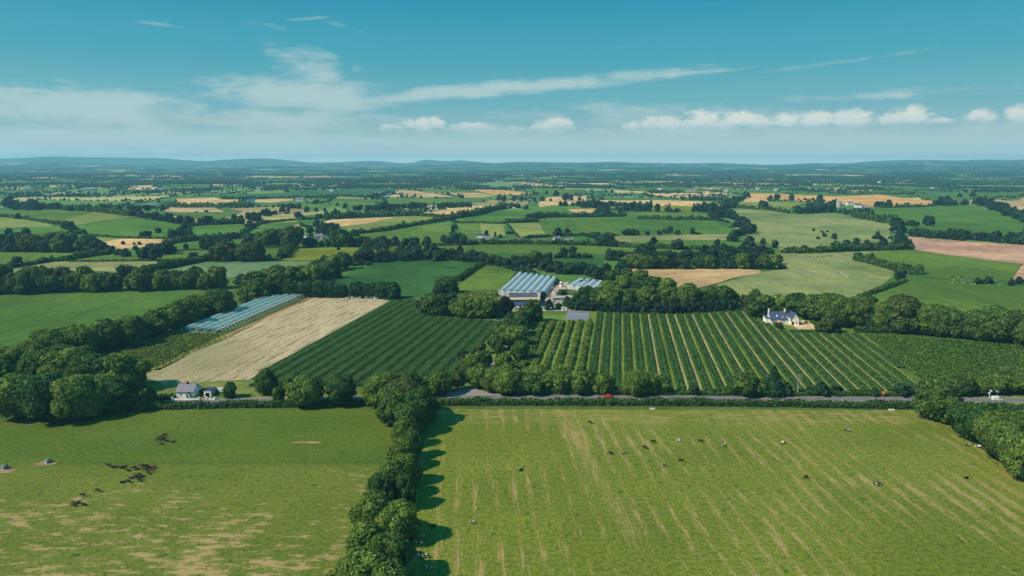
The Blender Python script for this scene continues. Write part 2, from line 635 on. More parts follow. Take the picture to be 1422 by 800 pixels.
G = dict(
    green=field_mat('meadow grass', (0.086, 0.160, 0.026), (0.108, 0.184, 0.030), s1=0.006, fine=0.15),
    bright=field_mat('bright grass', (0.068, 0.160, 0.024), (0.086, 0.182, 0.028), s1=0.006, fine=0.15),
    deep=field_mat('deep green ley', (0.062, 0.138, 0.024), (0.076, 0.155, 0.028), s1=0.006, fine=0.15),
    pale=field_mat('pale grass', (0.18, 0.235, 0.06), (0.21, 0.25, 0.07), s1=0.006, fine=0.15),
    sage=field_mat('sage green barley', (0.125, 0.215, 0.10), (0.145, 0.235, 0.11), s1=0.006, fine=0.1),
    grazed=field_mat('grazed pasture', (0.150, 0.225, 0.075), (0.235, 0.255, 0.105), s1=0.006, fine=0.12, streak=(.006, .03, 1), c3=(0.26, 0.25, 0.12)),
    tan=field_mat('mown hay', (0.46, 0.32, 0.17), (0.52, 0.37, 0.20), s1=0.01, fine=0.2, rows=14, rowc=.9, ang=1.2),
    tangreen=field_mat('drying grass', (0.24, 0.26, 0.11), (0.32, 0.30, 0.13), s1=0.008, fine=0.2, rows=11, rowc=.88, ang=1.4),
    gold=field_mat('ripe corn', (0.58, 0.39, 0.19), (0.63, 0.44, 0.22), s1=0.01, fine=0.1, rows=20, rowc=.92),
    orange=field_mat('ripe wheat', (0.60, 0.34, 0.12), (0.66, 0.39, 0.15), s1=0.008, fine=0.1, rows=18, rowc=.90, ang=.9),
    mustard=field_mat('yellow green crop', (0.17, 0.20, 0.018), (0.20, 0.22, 0.022), s1=0.01, fine=0.3, rows=12, rowc=.88),
    teal=field_mat('dark green crop', (0.040, 0.125, 0.048), (0.048, 0.14, 0.052), s1=0.01, fine=0.2),
    plough=field_mat('bare soil', (0.44, 0.26, 0.19), (0.52, 0.315, 0.23), s1=0.012, fine=0.12, streak=(.02, .09, 1), c3=(0.20, 0.13, 0.12), ang=0.15, rows=9, rowc=.93),
    crop=field_mat('deep green crop', (0.038, 0.118, 0.030), (0.048, 0.138, 0.034), s1=0.02, fine=0.5, rows=6.5, rowc=.72, ang=R(-36)),
)
FIELDS = [
    ('green', 'a -90,190 180,192 330,195 800,205 480,285 280,265 0,240 -90,235'),
    ('pale', 'a 480,285 800,205 1100,245 620,315 520,320'),
    ('bright', 'a 620,315 1100,245 1422,300 1500,322 1422,428 1000,415 620,378'),
    ('pale', 'a -90,250 0,250 420,305 430,325 0,340 -90,345'),
    ('bright', 'a -90,350 430,325 510,335 590,380 400,385 180,400 -90,420'),
    ('pale', 'a 510,410 700,400 1000,425 850,455 650,460'),
    ('gold', 'a 850,455 1000,425 1422,432 1250,480 1100,510 950,515'),
    ('green', 'a -90,540 660,540 760,550 640,580 420,610 150,660 -90,690'),
    ('green', 'a 570,610 850,570 1422,555 1422,605 900,605 640,618'),
    ('tangreen', 'a -90,690 180,660 450,620 1422,615 1380,640 1000,700 700,690 300,700 0,740 -90,765'),
    ('sage', 'b -60,715 0,690 330,620 980,612 1280,612 1150,665 800,690 600,740 300,790 0,790 -100,770'),
    ('mustard', 'b 960,605 1040,510 c 0,505 180,500 480,535 430,590 170,600 0,608'),
    ('green', 'b 0,530 400,520 400,600 0,600'),
    ('green', 'b 800,510 960,510 940,580 800,580'),
    ('bright', 'b 220,345 330,315 660,310 690,330 620,390 480,410 220,410'),
    ('bright', 'b 0,298 210,318 100,360 0,430'),
    ('tan', 'b 0,170 400,170 480,205 60,210 0,205'),
    ('green', 'b 0,215 480,205 430,170 640,200 560,240 400,270 150,240'),
    ('tan', 'b 60,240 340,280 340,300 100,280'),
    ('gold', 'b 85,97 400,87 470,103 640,103 560,145 95,138'),
    ('gold', 'b 650,105 1030,92 1100,100 880,130 720,125'),
    ('green', 'b 890,140 1130,125 1400,165 1200,190 990,165'),
    ('tangreen', 'b 600,190 880,172 1130,190 1100,205 930,200 750,210'),
    ('bright', 'b 740,350 830,300 1060,285 1340,262 1100,300 1010,335 800,345'),
    ('green', 'b 830,275 1300,240 1060,275 830,290'),
    ('tangreen', 'b 900,240 1060,215 1300,200 1320,215 1100,245 930,250'),
    ('bright', 'b 50,480 280,450 290,520 70,525'),
    ('teal', 'b 470,60 1000,45 1422,20 1422,75 1000,90 470,98'),
    ('gold', 'c 0,270 550,245 300,300 100,325 0,320 -130,310'),
    ('pale', 'c 100,325 300,300 550,245 720,240 950,252 600,310 350,350 140,362'),
    ('gold', 'c 760,215 1060,170 1265,172 1250,190 1100,225 900,225'),
    ('green', 'c 200,395 500,345 980,295 1000,460 560,465 450,455 440,420 200,400'),
    ('green', 'c 1010,300 1220,300 1230,420 1120,420 1060,350'),
    ('pale', 'c 1220,300 1422,310 1430,400 1330,410 1230,380'),
    ('bright', 'c 1020,282 1422,185 d 270,185 290,255 80,290 c 1200,292'),
    ('green', 'c 480,490 1422,475 d 400,475 900,490 1422,525 e 400,530 400,560 d 1300,545 d 880,560 300,545 0,550 c 1300,550 1000,530 560,520'),
    ('green', 'c 350,115 700,95 1310,92 1290,115 1150,130 800,140 600,150'),
    ('tangreen', 'c 40,100 50,72 350,60 330,100'),
    ('tan', 'c 525,25 660,30 1010,80 750,88 640,85'),
    ('tan', 'c 930,47 1200,48 1350,70 1250,82 1100,85'),
    ('gold', 'c 480,60 520,55 630,85 490,88'),
    ('orange', 'c 1195,22 1422,28 d 285,50 280,65 0,65 c 1260,50'),
    ('green', 'c 0,125 250,120 350,145 150,185 0,150'),
    ('teal', 'c 400,200 800,185 760,215 400,225'),
    ('tangreen', 'c 1150,135 1422,120 1422,135 1180,160'),
    ('teal', 'c 0,20 520,15 520,50 0,75'),
    ('green', 'c 690,22 1190,25 1190,45 760,48'),
    ('bright', 'd 275,180 560,175 620,220 500,245 330,250 280,210'),
    ('gold', 'd 585,185 830,178 850,215 700,235 650,230'),
    ('pale', 'd 90,300 340,295 400,395 180,410'),
    ('deep', 'd 345,265 620,258 730,395 400,395 330,300'),
    ('green', 'd 620,258 860,255 960,330 1030,395 730,395'),
    ('bright', 'd 860,250 1180,245 1422,275 e 400,280 580,345 560,385 0,385 d 1300,365 1030,385 960,330'),
    ('tangreen', 'd 960,410 1422,400 e 540,385 530,440 0,440 d 1000,455'),
    ('bright', 'd 960,455 e 0,440 500,440 480,480 300,490 0,470 d 1200,470'),
    ('gold', 'd 340,130 420,85 735,75 735,110 550,150 350,165'),
    ('gold', 'd 830,110 1422,110 e 420,125 300,150 240,160 0,155 d 1000,150 900,130'),
    ('gold', 'd 860,28 1250,38 1240,52 1000,50'),
    ('green', 'd 290,20 720,20 720,60 480,70 300,45'),
    ('tangreen', 'd 0,120 270,120 230,155 0,140'),
    ('green', 'd 1040,205 1422,210 e 390,220 390,265 0,265 d 1200,250'),
    ('mustard', 'd 1270,155 e 240,160 240,205 d 1280,200'),
    ('crop', 'd 380,590 880,585 870,650 400,640'),
    ('green', 'e 0,560 400,560 400,530 0,515 d 1300,530'),
    ('tan', 'd 970,675 1422,675 e 600,670 800,690 820,705 550,760 450,795 200,860 0,800'),
    ('grazed', 'e 520,190 640,175 850,190 1060,220 1422,215 f 0,235 320,300 320,400 330,470 0,480 e 1300,500 1000,530 880,470 620,440 760,370 720,300 580,240'),
    ('orange', 'e 705,50 1070,60 1422,78 f 240,62 450,95 670,120 640,150 200,165 0,150 e 1422,135 1060,115 700,90'),
    ('gold', 'e 640,125 700,88 880,105 860,125'),
    ('pale', 'e 610,170 620,130 900,120 1200,130 1030,190 850,180'),
    ('grazed', 'e 940,550 1422,540 f 330,525 40,560 0,590 360,690 340,740 270,800 p 1190,412 1165,420 1060,418 1010,414 e 450,800 820,700 1000,680 960,620'),
    ('bright', 'f 80,190 450,160 900,155 1150,180 1400,290 1600,320 1600,345 1150,380 600,395 460,345 330,290'),
    ('plough', 'f 470,410 700,430 1100,460 1600,490 1600,660 1150,605 800,560 490,515'),
    ('plough', 'f 1410,640 1600,660 1600,840 1310,780'),
    ('green', 'f 330,525 490,515 800,560 1150,605 1400,640 1310,780 1000,790 600,740 450,710 600,700 150,595 40,560'),
    ('green', 'p 1195,415 1255,393 1300,388 1340,394 1422,400 1460,404 1500,455 1400,450 1250,445 1200,432'),
    ('tan', 'f 1155,140 1422,95 1600,95 1600,240 1422,210 1250,160'),
    ('deep', 'f 500,65 860,50 1422,45 1380,90 1000,100 900,150 700,140 670,115'),
    ('deep', 'p -60,414 0,411 40,407 130,405 300,403 250,428 180,458 60,490 -60,510'),
    ('crop', 'c -60,800 380,625 560,605 1000,600 1240,625 1010,790 p 632,405 600,418 570,422 540,418'),
    ('sage', 'p 668,256 690,252 725,254 725,259 700,263 678,262'),
    ('green', 'c 1250,650 1422,665 p 718,379 693,413 640,413 632,403'),
]
for i, (k, s) in enumerate(FIELDS):
    P = zparse(s)
    HAND.append(P)
    drape('field', P, G[k], off=0.02 + 0.004 * (i % 5))

# ---- near fields
def pasture_right():
    m, nt, p = new_mat('right pasture grass')
    g = n_(nt, 'ShaderNodeNewGeometry'); pos = g.outputs['Position']
    big = noise_(nt, pos, 0.02, 5, 0.6)
    c = mix_(nt, smooth_(nt, big, 0.3, 0.7), (0.125, 0.168, 0.020), (0.178, 0.210, 0.034))
    f = noise_(nt, pos, 0.75, 5, 0.85)
    c = mix_(nt, smooth_(nt, f, 0.36, 0.64), mix_(nt, 1.0, c, (0.48, 0.62, 0.58), 'MULTIPLY'), mix_(nt, 1.0, c, (1.36, 1.26, 1.2), 'MULTIPLY'))
    r = mapv_(nt, pos, rot=(0, 0, R(-4)))
    sx = n_(nt, 'ShaderNodeSeparateXYZ'); nt.links.new(r, sx.inputs[0])
    wob = noise_(nt, mapv_(nt, r, scale=(.05, .012, 1)), 1.0, 2)
    lane = math_(nt, 'SINE', math_(nt, 'MULTIPLY', math_(nt, 'ADD', sx.outputs[0], math_(nt, 'MULTIPLY', wob, 9.0)), 2 * math.pi / 6.0))
    fleck = noise_(nt, mapv_(nt, r, scale=(2.6, 1.3, 1)), 1.0, 3, 0.9)
    brk = math_(nt, 'ADD', math_(nt, 'MULTIPLY', noise_(nt, mapv_(nt, r, scale=(1.5, .11, 1)), 1.0, 2, 0.6), .44), math_(nt, 'MULTIPLY', fleck, .56))
    patch = noise_(nt, pos, 0.022, 3)
    k = math_(nt, 'ADD', math_(nt, 'MULTIPLY', lane, 0.075), brk)
    k = math_(nt, 'ADD', k, math_(nt, 'MULTIPLY', math_(nt, 'SUBTRACT', patch, 0.5), 0.40))
    k = smooth_(nt, k, 0.565, 0.655)
    speck = smooth_(nt, noise_(nt, mapv_(nt, r, scale=(1.3, .8, 1)), 1.6, 4, .7), .58, .70)
    k = math_(nt, 'MAXIMUM', k, math_(nt, 'MULTIPLY', speck, .38))
    tuft = noise_(nt, pos, .33, 3, .6)
    c = mix_(nt, smooth_(nt, tuft, .60, .70), c, (0.050, 0.105, 0.018))
    # worn track across the field and headland along the road
    t0 = px2w(783, 582); t1 = px2w(843, 683); t2 = px2w(902, 787)
    wx = n_(nt, 'ShaderNodeSeparateXYZ'); nt.links.new(pos, wx.inputs[0])
    sl = (t2[0] - t0[0]) / (t2[1] - t0[1])
    dx = math_(nt, 'SUBTRACT', wx.outputs[0], math_(nt, 'ADD', math_(nt, 'MULTIPLY', math_(nt, 'SUBTRACT', wx.outputs[1], t0[1]), sl), t0[0]))
    dx = math_(nt, 'ABSOLUTE', math_(nt, 'ADD', dx, math_(nt, 'MULTIPLY', math_(nt, 'SUBTRACT', wob, .5), 3.0)))
    tr = smooth_(nt, dx, 4.5, 0.3)
    tk = math_(nt, 'MULTIPLY', tr, smooth_(nt, math_(nt, 'ADD', brk, math_(nt, 'MULTIPLY', math_(nt, 'SUBTRACT', patch, .5), .5)), 0.44, 0.62))
    k = math_(nt, 'MAXIMUM', k, tk)
    hd = noise_(nt, mapv_(nt, pos, scale=(.06, 1.0, 1)), 1.0, 4, 0.65)
    ymid = px2w(711, 578)[1]
    band = smooth_(nt, math_(nt, 'ABSOLUTE', math_(nt, 'SUBTRACT', wx.outputs[1], ymid)), 14, 3)
    k = math_(nt, 'MAXIMUM', k, math_(nt, 'MULTIPLY', band, smooth_(nt, hd, 0.50, 0.62)))
    c = mix_(nt, math_(nt, 'MULTIPLY', k, 0.66), c, (0.44, 0.30, 0.14))
    nt.links.new(c, p.inputs['Base Color'])
    p.inputs['Roughness'].default_value = 0.95
    p.inputs['Specular IOR Level'].default_value = 0.06
    b = n_(nt, 'ShaderNodeBump'); b.inputs['Strength'].default_value = 0.55; b.inputs['Distance'].default_value = 0.45
    nt.links.new(noise_(nt, pos, 1.3, 5, 0.75), b.inputs['Height']); nt.links.new(b.outputs[0], p.inputs['Normal'])
    return m


def pasture_left():
    m, nt, p = new_mat('left pasture grass')
    g = n_(nt, 'ShaderNodeNewGeometry'); pos = g.outputs['Position']
    wx = n_(nt, 'ShaderNodeSeparateXYZ'); nt.links.new(pos, wx.inputs[0])
    yl = px2w(300, 645)[1]
    near = smooth_(nt, math_(nt, 'SUBTRACT', math_(nt, 'ADD', yl, math_(nt, 'MULTIPLY', math_(nt, 'SUBTRACT', noise_(nt, pos, 0.12, 4, .7), .5), 7.0)), wx.outputs[1]), -4.0, 5.0)     # grazed strip nearer than the wire
    big = noise_(nt, pos, 0.03, 5, 0.6)
    c = mix_(nt, smooth_(nt, big, 0.3, 0.7), (0.084, 0.134, 0.018), (0.110, 0.156, 0.025))
    c2 = mix_(nt, smooth_(nt, big, 0.3, 0.7), (0.108, 0.152, 0.020), (0.155, 0.190, 0.034))
    c = mix_(nt, near, c, c2)
    f = noise_(nt, pos, 0.75, 5, 0.85)
    c = mix_(nt, smooth_(nt, f, 0.36, 0.64), mix_(nt, 1.0, c, (0.54, 0.66, 0.62), 'MULTIPLY'), mix_(nt, 1.0, c, (1.32, 1.22, 1.15), 'MULTIPLY'))
    s = noise_(nt, mapv_(nt, pos, scale=(.14, .40, 1), rot=(0, 0, R(3))), 1.0, 4, 0.7)
    s = math_(nt, 'ADD', math_(nt, 'MULTIPLY', s, .68), math_(nt, 'MULTIPLY', noise_(nt, mapv_(nt, pos, scale=(1.0, 2.4, 1)), 1.0, 3, .9), .32))
    pt = noise_(nt, pos, 0.025, 3)
    k = math_(nt, 'ADD', s, math_(nt, 'MULTIPLY', math_(nt, 'SUBTRACT', pt, 0.5), 0.55))
    ramp = smooth_(nt, math_(nt, 'SUBTRACT', yl, wx.outputs[1]), 0, 60, 0.10, -0.02)
    k = smooth_(nt, math_(nt, 'SUBTRACT', k, ramp), 0.492, 0.585)
    tuft = noise_(nt, pos, .30, 3, .6)
    c = mix_(nt, smooth_(nt, tuft, .60, .70), c, (0.045, 0.095, 0.016))
    k = math_(nt, 'MULTIPLY', k, near)
    speck = smooth_(nt, noise_(nt, mapv_(nt, pos, scale=(.8, 1.3, 1)), 1.6, 4, .7), .58, .70)
    k = math_(nt, 'MAXIMUM', k, math_(nt, 'MULTIPLY', speck, .30))
    c = mix_(nt, math_(nt, 'MULTIPLY', k, 0.75), c, (0.45, 0.31, 0.16))
    nt.links.new(c, p.inputs['Base Color'])
    p.inputs['Roughness'].default_value = 0.95
    p.inputs['Specular IOR Level'].default_value = 0.06
    b = n_(nt, 'ShaderNodeBump'); b.inputs['Strength'].default_value = 0.55; b.inputs['Distance'].default_value = 0.45
    nt.links.new(noise_(nt, pos, 1.3, 5, 0.75), b.inputs['Height']); nt.links.new(b.outputs[0], p.inputs['Normal'])
    return m


NEAR = []
def near_field(pts, mat, off=0.02):
    NEAR.append(pts)
    return drape('field', pts, mat, off)

near_field([(560, 568), (1290, 570), (1330, 600), (1422, 668), (1600, 800), (1600, 1100), (510, 1100), (525, 800)], pasture_right())
near_field([(-150, 592), (0, 585), (60, 578), (230, 569), (560, 567), (525, 800), (510, 1100), (-300, 1100)], pasture_left())
near_field([(1330, 566), (1560, 568), (1700, 640), (1480, 640), (1400, 600)], G['pale'])
M_STUB = field_mat('pale straw strip field', (0.42, 0.37, 0.24), (0.50, 0.45, 0.31), s1=0.03, fine=0.9, streak=(0.05, 0.008, 1), c3=(0.13, 0.20, 0.06), ang=0.0, bump=0.8)


def straw_mat():
    m, nt, p = new_mat('straw covered beds')
    g = n_(nt, 'ShaderNodeNewGeometry'); pos = g.outputs['Position']
    a = Vector(px2w(376, 508)); b = Vector(px2w(546, 417))
    ang = math.atan2(b.y - a.y, b.x - a.x)
    r = mapv_(nt, pos, rot=(0, 0, -ang))
    big = noise_(nt, pos, 0.03, 4)
    c = mix_(nt, big, (0.46, 0.34, 0.22), (0.70, 0.56, 0.38))
    f = noise_(nt, pos, 0.7, 4, 0.85)
    c = mix_(nt, smooth_(nt, f, 0.36, 0.64), mix_(nt, 1.0, c, (0.46, 0.50, 0.42), 'MULTIPLY'), mix_(nt, 1.0, c, (1.15, 1.15, 1.15), 'MULTIPLY'))
    sy = n_(nt, 'ShaderNodeSeparateXYZ'); nt.links.new(r, sy.inputs[0])
    w = math_(nt, 'SINE', math_(nt, 'MULTIPLY', sy.outputs[1], 2 * math.pi / 5.2))
    s = noise_(nt, mapv_(nt, r, scale=(.045, .30, 1)), 1.0, 6, 0.75)
    k = smooth_(nt, math_(nt, 'ADD', s, math_(nt, 'MULTIPLY', w, 0.05)), 0.51, 0.59)
    c = mix_(nt, math_(nt, 'MULTIPLY', smooth_(nt, w, .45, .95), smooth_(nt, s, .46, .60)), c, mix_(nt, 1.0, c, (.62, .62, .50), 'MULTIPLY'))
    a0 = px2w(235, 500)
    dist = math_(nt, 'POWER', math_(nt, 'ADD', math_(nt, 'POWER', math_(nt, 'SUBTRACT', n_sep(nt, pos, 0), a0[0]), 2.0), math_(nt, 'POWER', math_(nt, 'SUBTRACT', n_sep(nt, pos, 1), a0[1]), 2.0)), 0.5)
    green = smooth_(nt, math_(nt, 'ADD', dist, math_(nt, 'MULTIPLY', s, -80.0)), 30, -15)
    k = math_(nt, 'MAXIMUM', k, math_(nt, 'MULTIPLY', green, 0.75))
    c = mix_(nt, math_(nt, 'MULTIPLY', k, 0.7), c, (0.17, 0.17, 0.06))
    nt.links.new(c, p.inputs['Base Color'])
    p.inputs['Roughness'].default_value = 0.95
    bp = n_(nt, 'ShaderNodeBump'); bp.inputs['Strength'].default_value = 0.7; bp.inputs['Distance'].default_value = 0.5
    nt.links.new(noise_(nt, pos, 1.2, 5, 0.8), bp.inputs['Height']); nt.links.new(bp.outputs[0], p.inputs['Normal'])
    return m




near_field([(226, 510), (270, 488), (322, 467), (436, 409), (548, 414), (376, 508), (345, 528), (300, 532), (232, 535), (190, 520)], straw_mat())
M_SOIL = field_mat('brown loam', (0.24, 0.15, 0.08), (0.30, 0.19, 0.10), s1=0.05, fine=0.8)
near_field([(312, 465), (438, 409.5), (440, 411), (317, 467)], M_SOIL, 0.03)
near_field([(165, 487), (235, 460), (312, 463), (324, 467), (270, 489), (222, 514), (182, 514)], field_mat('low olive crop', (0.12, 0.16, 0.035), (0.18, 0.21, 0.05), s1=0.06, fine=0.9, rows=3.2, rowc=.6, ang=R(-28)))
near_field([(548, 416), (585, 416), (596, 440), (700, 446), (690, 470), (640, 520), (640, 546), (330, 547), (345, 528), (376, 508)], field_mat('dark inter-row soil', (0.050, 0.060, 0.028), (0.080, 0.085, 0.04), s1=0.1, fine=1.0), 0.024)
M_LANE = field_mat('mown grass lanes', (0.135, 0.195, 0.034), (0.165, 0.22, 0.040), s1=0.02, fine=0.6)
near_field([(735, 445), (760, 430), (1055, 430), (1075, 457), (1200, 463), (1290, 546), (690, 547), (700, 500)], M_LANE, 0.024)
near_field([(1197, 463), (1422, 478), (1560, 488), (1600, 550), (1285, 546)], field_mat('bush crop ground', (0.075, 0.135, 0.028), (0.09, 0.155, 0.03), s1=0.03, fine=0.8), 0.028)
near_field([(1055, 430), (1080, 425), (1200, 440), (1200, 464), (1075, 459)], G['green'], 0.028)
near_field([(150, 540), (232, 533), (345, 527), (640, 546), (640, 560), (150, 572)], field_mat('verge grass', (0.10, 0.15, 0.035), (0.18, 0.20, 0.06), s1=0.05, fine=0.6), 0.03)
near_field([(690, 446), (700, 425), (820, 425), (822, 446), (740, 452), (720, 500), (690, 540), (640, 546), (640, 520)], field_mat('farm garden grass', (0.10, 0.18, 0.03), (0.13, 0.21, 0.04), s1=0.05, fine=0.6), 0.032)
near_field([(575, 414), (640, 404), (693, 402), (700, 446), (596, 440)], field_mat('weedy ground', (0.08, 0.14, 0.03), (0.20, 0.20, 0.09), s1=0.08, fine=0.5), 0.036)

# ---- roads
def ribbon(name, pts, width, mat, off, world=False, h=None, **kw):
    P = [Vector(p if world else px2w(*p)) for p in pts]
    Q = []
    for i in range(len(P) - 1):
        n = max(1, int((P[i + 1] - P[i]).length / 12))
        for k in range(n):
            Q.append(P[i].lerp(P[i + 1], k / n))
    Q.append(P[-1])
    V = []; F = []
    for i, q in enumerate(Q):
        t = (Q[min(i + 1, len(Q) - 1)] - Q[max(i - 1, 0)]).normalized()
        nn = Vector((-t.y, t.x))
        for s in (-.5, .5):
            p = q + nn * width * s
            V.append((p.x, p.y, Hs(p.x, p.y) + off))
        if h:
            for s in (-.5, .5):
                p = q + nn * width * s
                V.append((p.x, p.y, Hs(p.x, p.y) + off + h))
    if not h:
        for i in range(len(Q) - 1):
            F.append((2 * i + 1, 2 * i, 2 * i + 2, 2 * i + 3))
    else:
        for i in range(len(Q) - 1):
            a, b = 4 * i, 4 * i + 4
            F += [(a + 3, a + 2, b + 2, b + 3), (a, b, b + 2, a + 2), (a + 1, a + 3, b + 3, b + 1)]
        F += [(0, 2, 3, 1), (4 * len(Q) - 4, 4 * len(Q) - 3, 4 * len(Q) - 1, 4 * len(Q) - 2)]
    me = bpy.data.meshes.new(name); me.from_pydata(V, [], F); me.materials.append(mat); me.update()
    kw.setdefault('kind', 'structure')
    return obj(name, me, **kw)


def asphalt(name, a, b):
    m, nt, p = new_mat(name)
    g = n_(nt, 'ShaderNodeNewGeometry'); pos = g.outputs['Position']
    c = mix_(nt, noise_(nt, pos, 0.12, 5, 0.7), a, b)
    c = mix_(nt, noise_(nt, pos, 4.0, 3), mix_(nt, 1.0, c, (0.85,) * 3, 'MULTIPLY'), c)
    nt.links.new(c, p.inputs['Base Color'])
    return m


ROAD = [(-80, 574), (60, 568), (150, 563.5), (240, 559), (330, 556.5), (480, 554.5), (600, 552.5), (712, 551), (900, 551.5), (1100, 553.5), (1422, 556), (1640, 558)]
M_ASPH = asphalt('worn asphalt', (0.13, 0.125, 0.14), (0.20, 0.19, 0.20))
M_WHITE_LINE = plain('road paint', (0.62, 0.60, 0.55), 0.8, 0.2, 0.15, 1.5)
ribbon('road_verge', ROAD, 13, field_mat('roadside grass', (0.10, 0.16, 0.035), (0.17, 0.20, 0.06), s1=0.08, fine=0.7), 0.034)
ribbon('road', ROAD, 6.4, M_ASPH, 0.05)


def offset_line(pts, dx):
    P = [Vector(px2w(*p)) for p in pts]; out = []
    for i, q in enumerate(P):
        t = (P[min(i + 1, len(P) - 1)] - P[max(i - 1, 0)]).normalized()
        out.append(q + Vector((-t.y, t.x)) * dx)
    return out


ribbon('road_edge_line', offset_line(ROAD, -2.9), 0.20, M_WHITE_LINE, 0.056, world=True)
ribbon('road_edge_line', offset_line(ROAD, 2.9), 0.20, M_WHITE_LINE, 0.056, world=True)
# centre dashes
cl = offset_line(ROAD, 0); mb = MB()
for i in range(len(cl) - 1):
    a, b = cl[i], cl[i + 1]; L = (b - a).length; t = (b - a) / L; nn = Vector((-t.y, t.x)) * .07; s = 0
    while s < L - 4:
        p, q = a + t * s, a + t * (s + 3)
        mb.poly([(p.x - nn.x, p.y - nn.y, .057), (q.x - nn.x, q.y - nn.y, .057), (q.x + nn.x, q.y + nn.y, .057), (p.x + nn.x, p.y + nn.y, .057)], [(0, 1, 2, 3)])
        s += 7
mb.build('road_centre_line', M_WHITE_LINE, kind='structure')
# junction apron and farm drive
M_APRON = asphalt('pale old tarmac', (0.24, 0.21, 0.21), (0.32, 0.28, 0.27))
drape('driveway_apron', [(596, 551), (632, 544), (640, 540), (662, 540), (676, 545), (690, 548), (725, 550), (700, 552), (620, 553)], M_APRON, 0.044)
ribbon('farm_drive', [(652, 542), (668, 528), (690, 500), (712, 470), (722, 450), (735, 430), (760, 424)], 3.4, M_APRON, 0.04)
ribbon('farm_drive', [(640, 330), (700, 333), (722, 331), (760, 333)], 4, M_APRON, 0.6)
drape('farm_yard', [(700, 430), (704, 412), (756, 404), (775, 394), (790, 392), (786, 402), (768, 412), (766, 424), (798, 428), (790, 432), (740, 432)], field_mat('pale gravel yard', (0.36, 0.31, 0.26), (0.45, 0.39, 0.33), s1=0.1, fine=0.9), 0.045)
M_GRAVEL = field_mat('buff gravel', (0.52, 0.40, 0.28), (0.58, 0.45, 0.32), s1=0.2, fine=1.2)


def hp(X, Y):       # positions in the enlarged white-house view
    return (1040 + X / 12.93, 415 + Y / 12.93)


drape('house_lawn', [hp(60, 250), hp(330, 330), hp(460, 450), hp(780, 460), hp(1000, 380), hp(1300, 440), hp(1250, 590), hp(740, 600), hp(380, 600), hp(180, 420)], M_LANE, 0.05)
drape('gravel_drive', [hp(770, 470), hp(960, 380), hp(1030, 400), hp(1240, 500), hp(1190, 542), hp(880, 545)], M_GRAVEL, 0.056)
ribbon('track', [hp(0, 230), hp(70, 300), hp(200, 470), hp(330, 640)], 1.6, field_mat('dusty track', (0.34, 0.28, 0.18), (0.40, 0.33, 0.22)), 0.055)
# hard court of grey tarmac
drape('court', [(788.4, 431.5), (818.7, 432), (817.2, 444.6), (784.8, 443.5)], plain('grey court surface', (0.185, 0.19, 0.25), 0.7, .3, .12, .2), 0.06)
ribbon('court_line', [(787, 436.5), (818, 437)], 0.5, M_WHITE_LINE, 0.066)


# ------------------------------------------------------------------ buildings
M_WALL = plain('cream render', (0.84, 0.80, 0.72), .85, .2, .06, .8)
M_WHITEW = plain('white render', (0.82, 0.80, 0.76), .85, .2, .05, .8)
M_SLATE = plain('grey slate', (0.19, 0.18, 0.23), .65, .35, .22, 1.6)
M_SLATEB = plain('blue slate', (0.055, 0.075, 0.15), .6, .35, .22, 1.6)
M_DGLASS = plain('window glass', (0.05, 0.06, 0.08), .15, .6, .1, 1)
M_FRAMEW = plain('white frame', (0.75, 0.74, 0.70), .5, .4, .03, 1)
M_DARK = plain('dark timber', (0.035, 0.03, 0.03), .8, .2, .2, 2)
M_PINKW = plain('pinkish render', (0.55, 0.38, 0.36), .85, .2, .06, .8)
M_TERRA = plain('terracotta awning', (0.62, 0.26, 0.18), .8, .2, .1, 1)
M_STEEL = plain('galvanised steel', (0.42, 0.44, 0.45), .45, .5, .1, 2, .6)
M_POLE = plain('weathered pole', (0.22, 0.19, 0.15), .9, .1, .2, 2)
M_RED = plain('red paint', (0.55, 0.06, 0.03), .35, .5, .05, 1)
M_NAVY = plain('navy cladding', (0.045, 0.05, 0.10), .6, .3, .1, 1)
M_BEIGE = plain('beige cladding', (0.42, 0.36, 0.24), .75, .2, .1, 1)
M_BRICK = plain('red brick', (0.30, 0.13, 0.09), .9, .1, .2, 3)
M_GREENP = plain('green door paint', (0.12, 0.30, 0.18), .5, .4, .08, 1)
M_CONC = plain('concrete', (0.40, 0.38, 0.35), .9, .2, .15, 1.5)


def gable_walls(w, d, h, rise):
    """pentagon prism, ridge along x, front at y=0"""
    return MB().prism([(0, -.3), (0, h), (d / 2, h + rise), (d, h), (d, -.3)], -w / 2, w / 2, 'x')


def gable_roof(w, d, h, rise, ov=.35, th=.16):
    k = rise / (d / 2)
    m = MB()
    a = [(-ov, h - ov * k + .03), (d / 2, h + rise + .03), (d / 2, h + rise + .03 + th), (-ov, h - ov * k + .03 + th)]
    b = [(d + ov, h - ov * k + .03), (d / 2, h + rise + .03), (d / 2, h + rise + .03 + th), (d + ov, h - ov * k + .03 + th)]
    m.prism(a, -w / 2 - ov, w / 2 + ov, 'x'); m.prism(b, -w / 2 - ov, w / 2 + ov, 'x')
    m.box(-w / 2 - ov, d / 2 - .14, h + rise + th - .02, w / 2 + ov, d / 2 + .14, h + rise + th + .12)
    return m


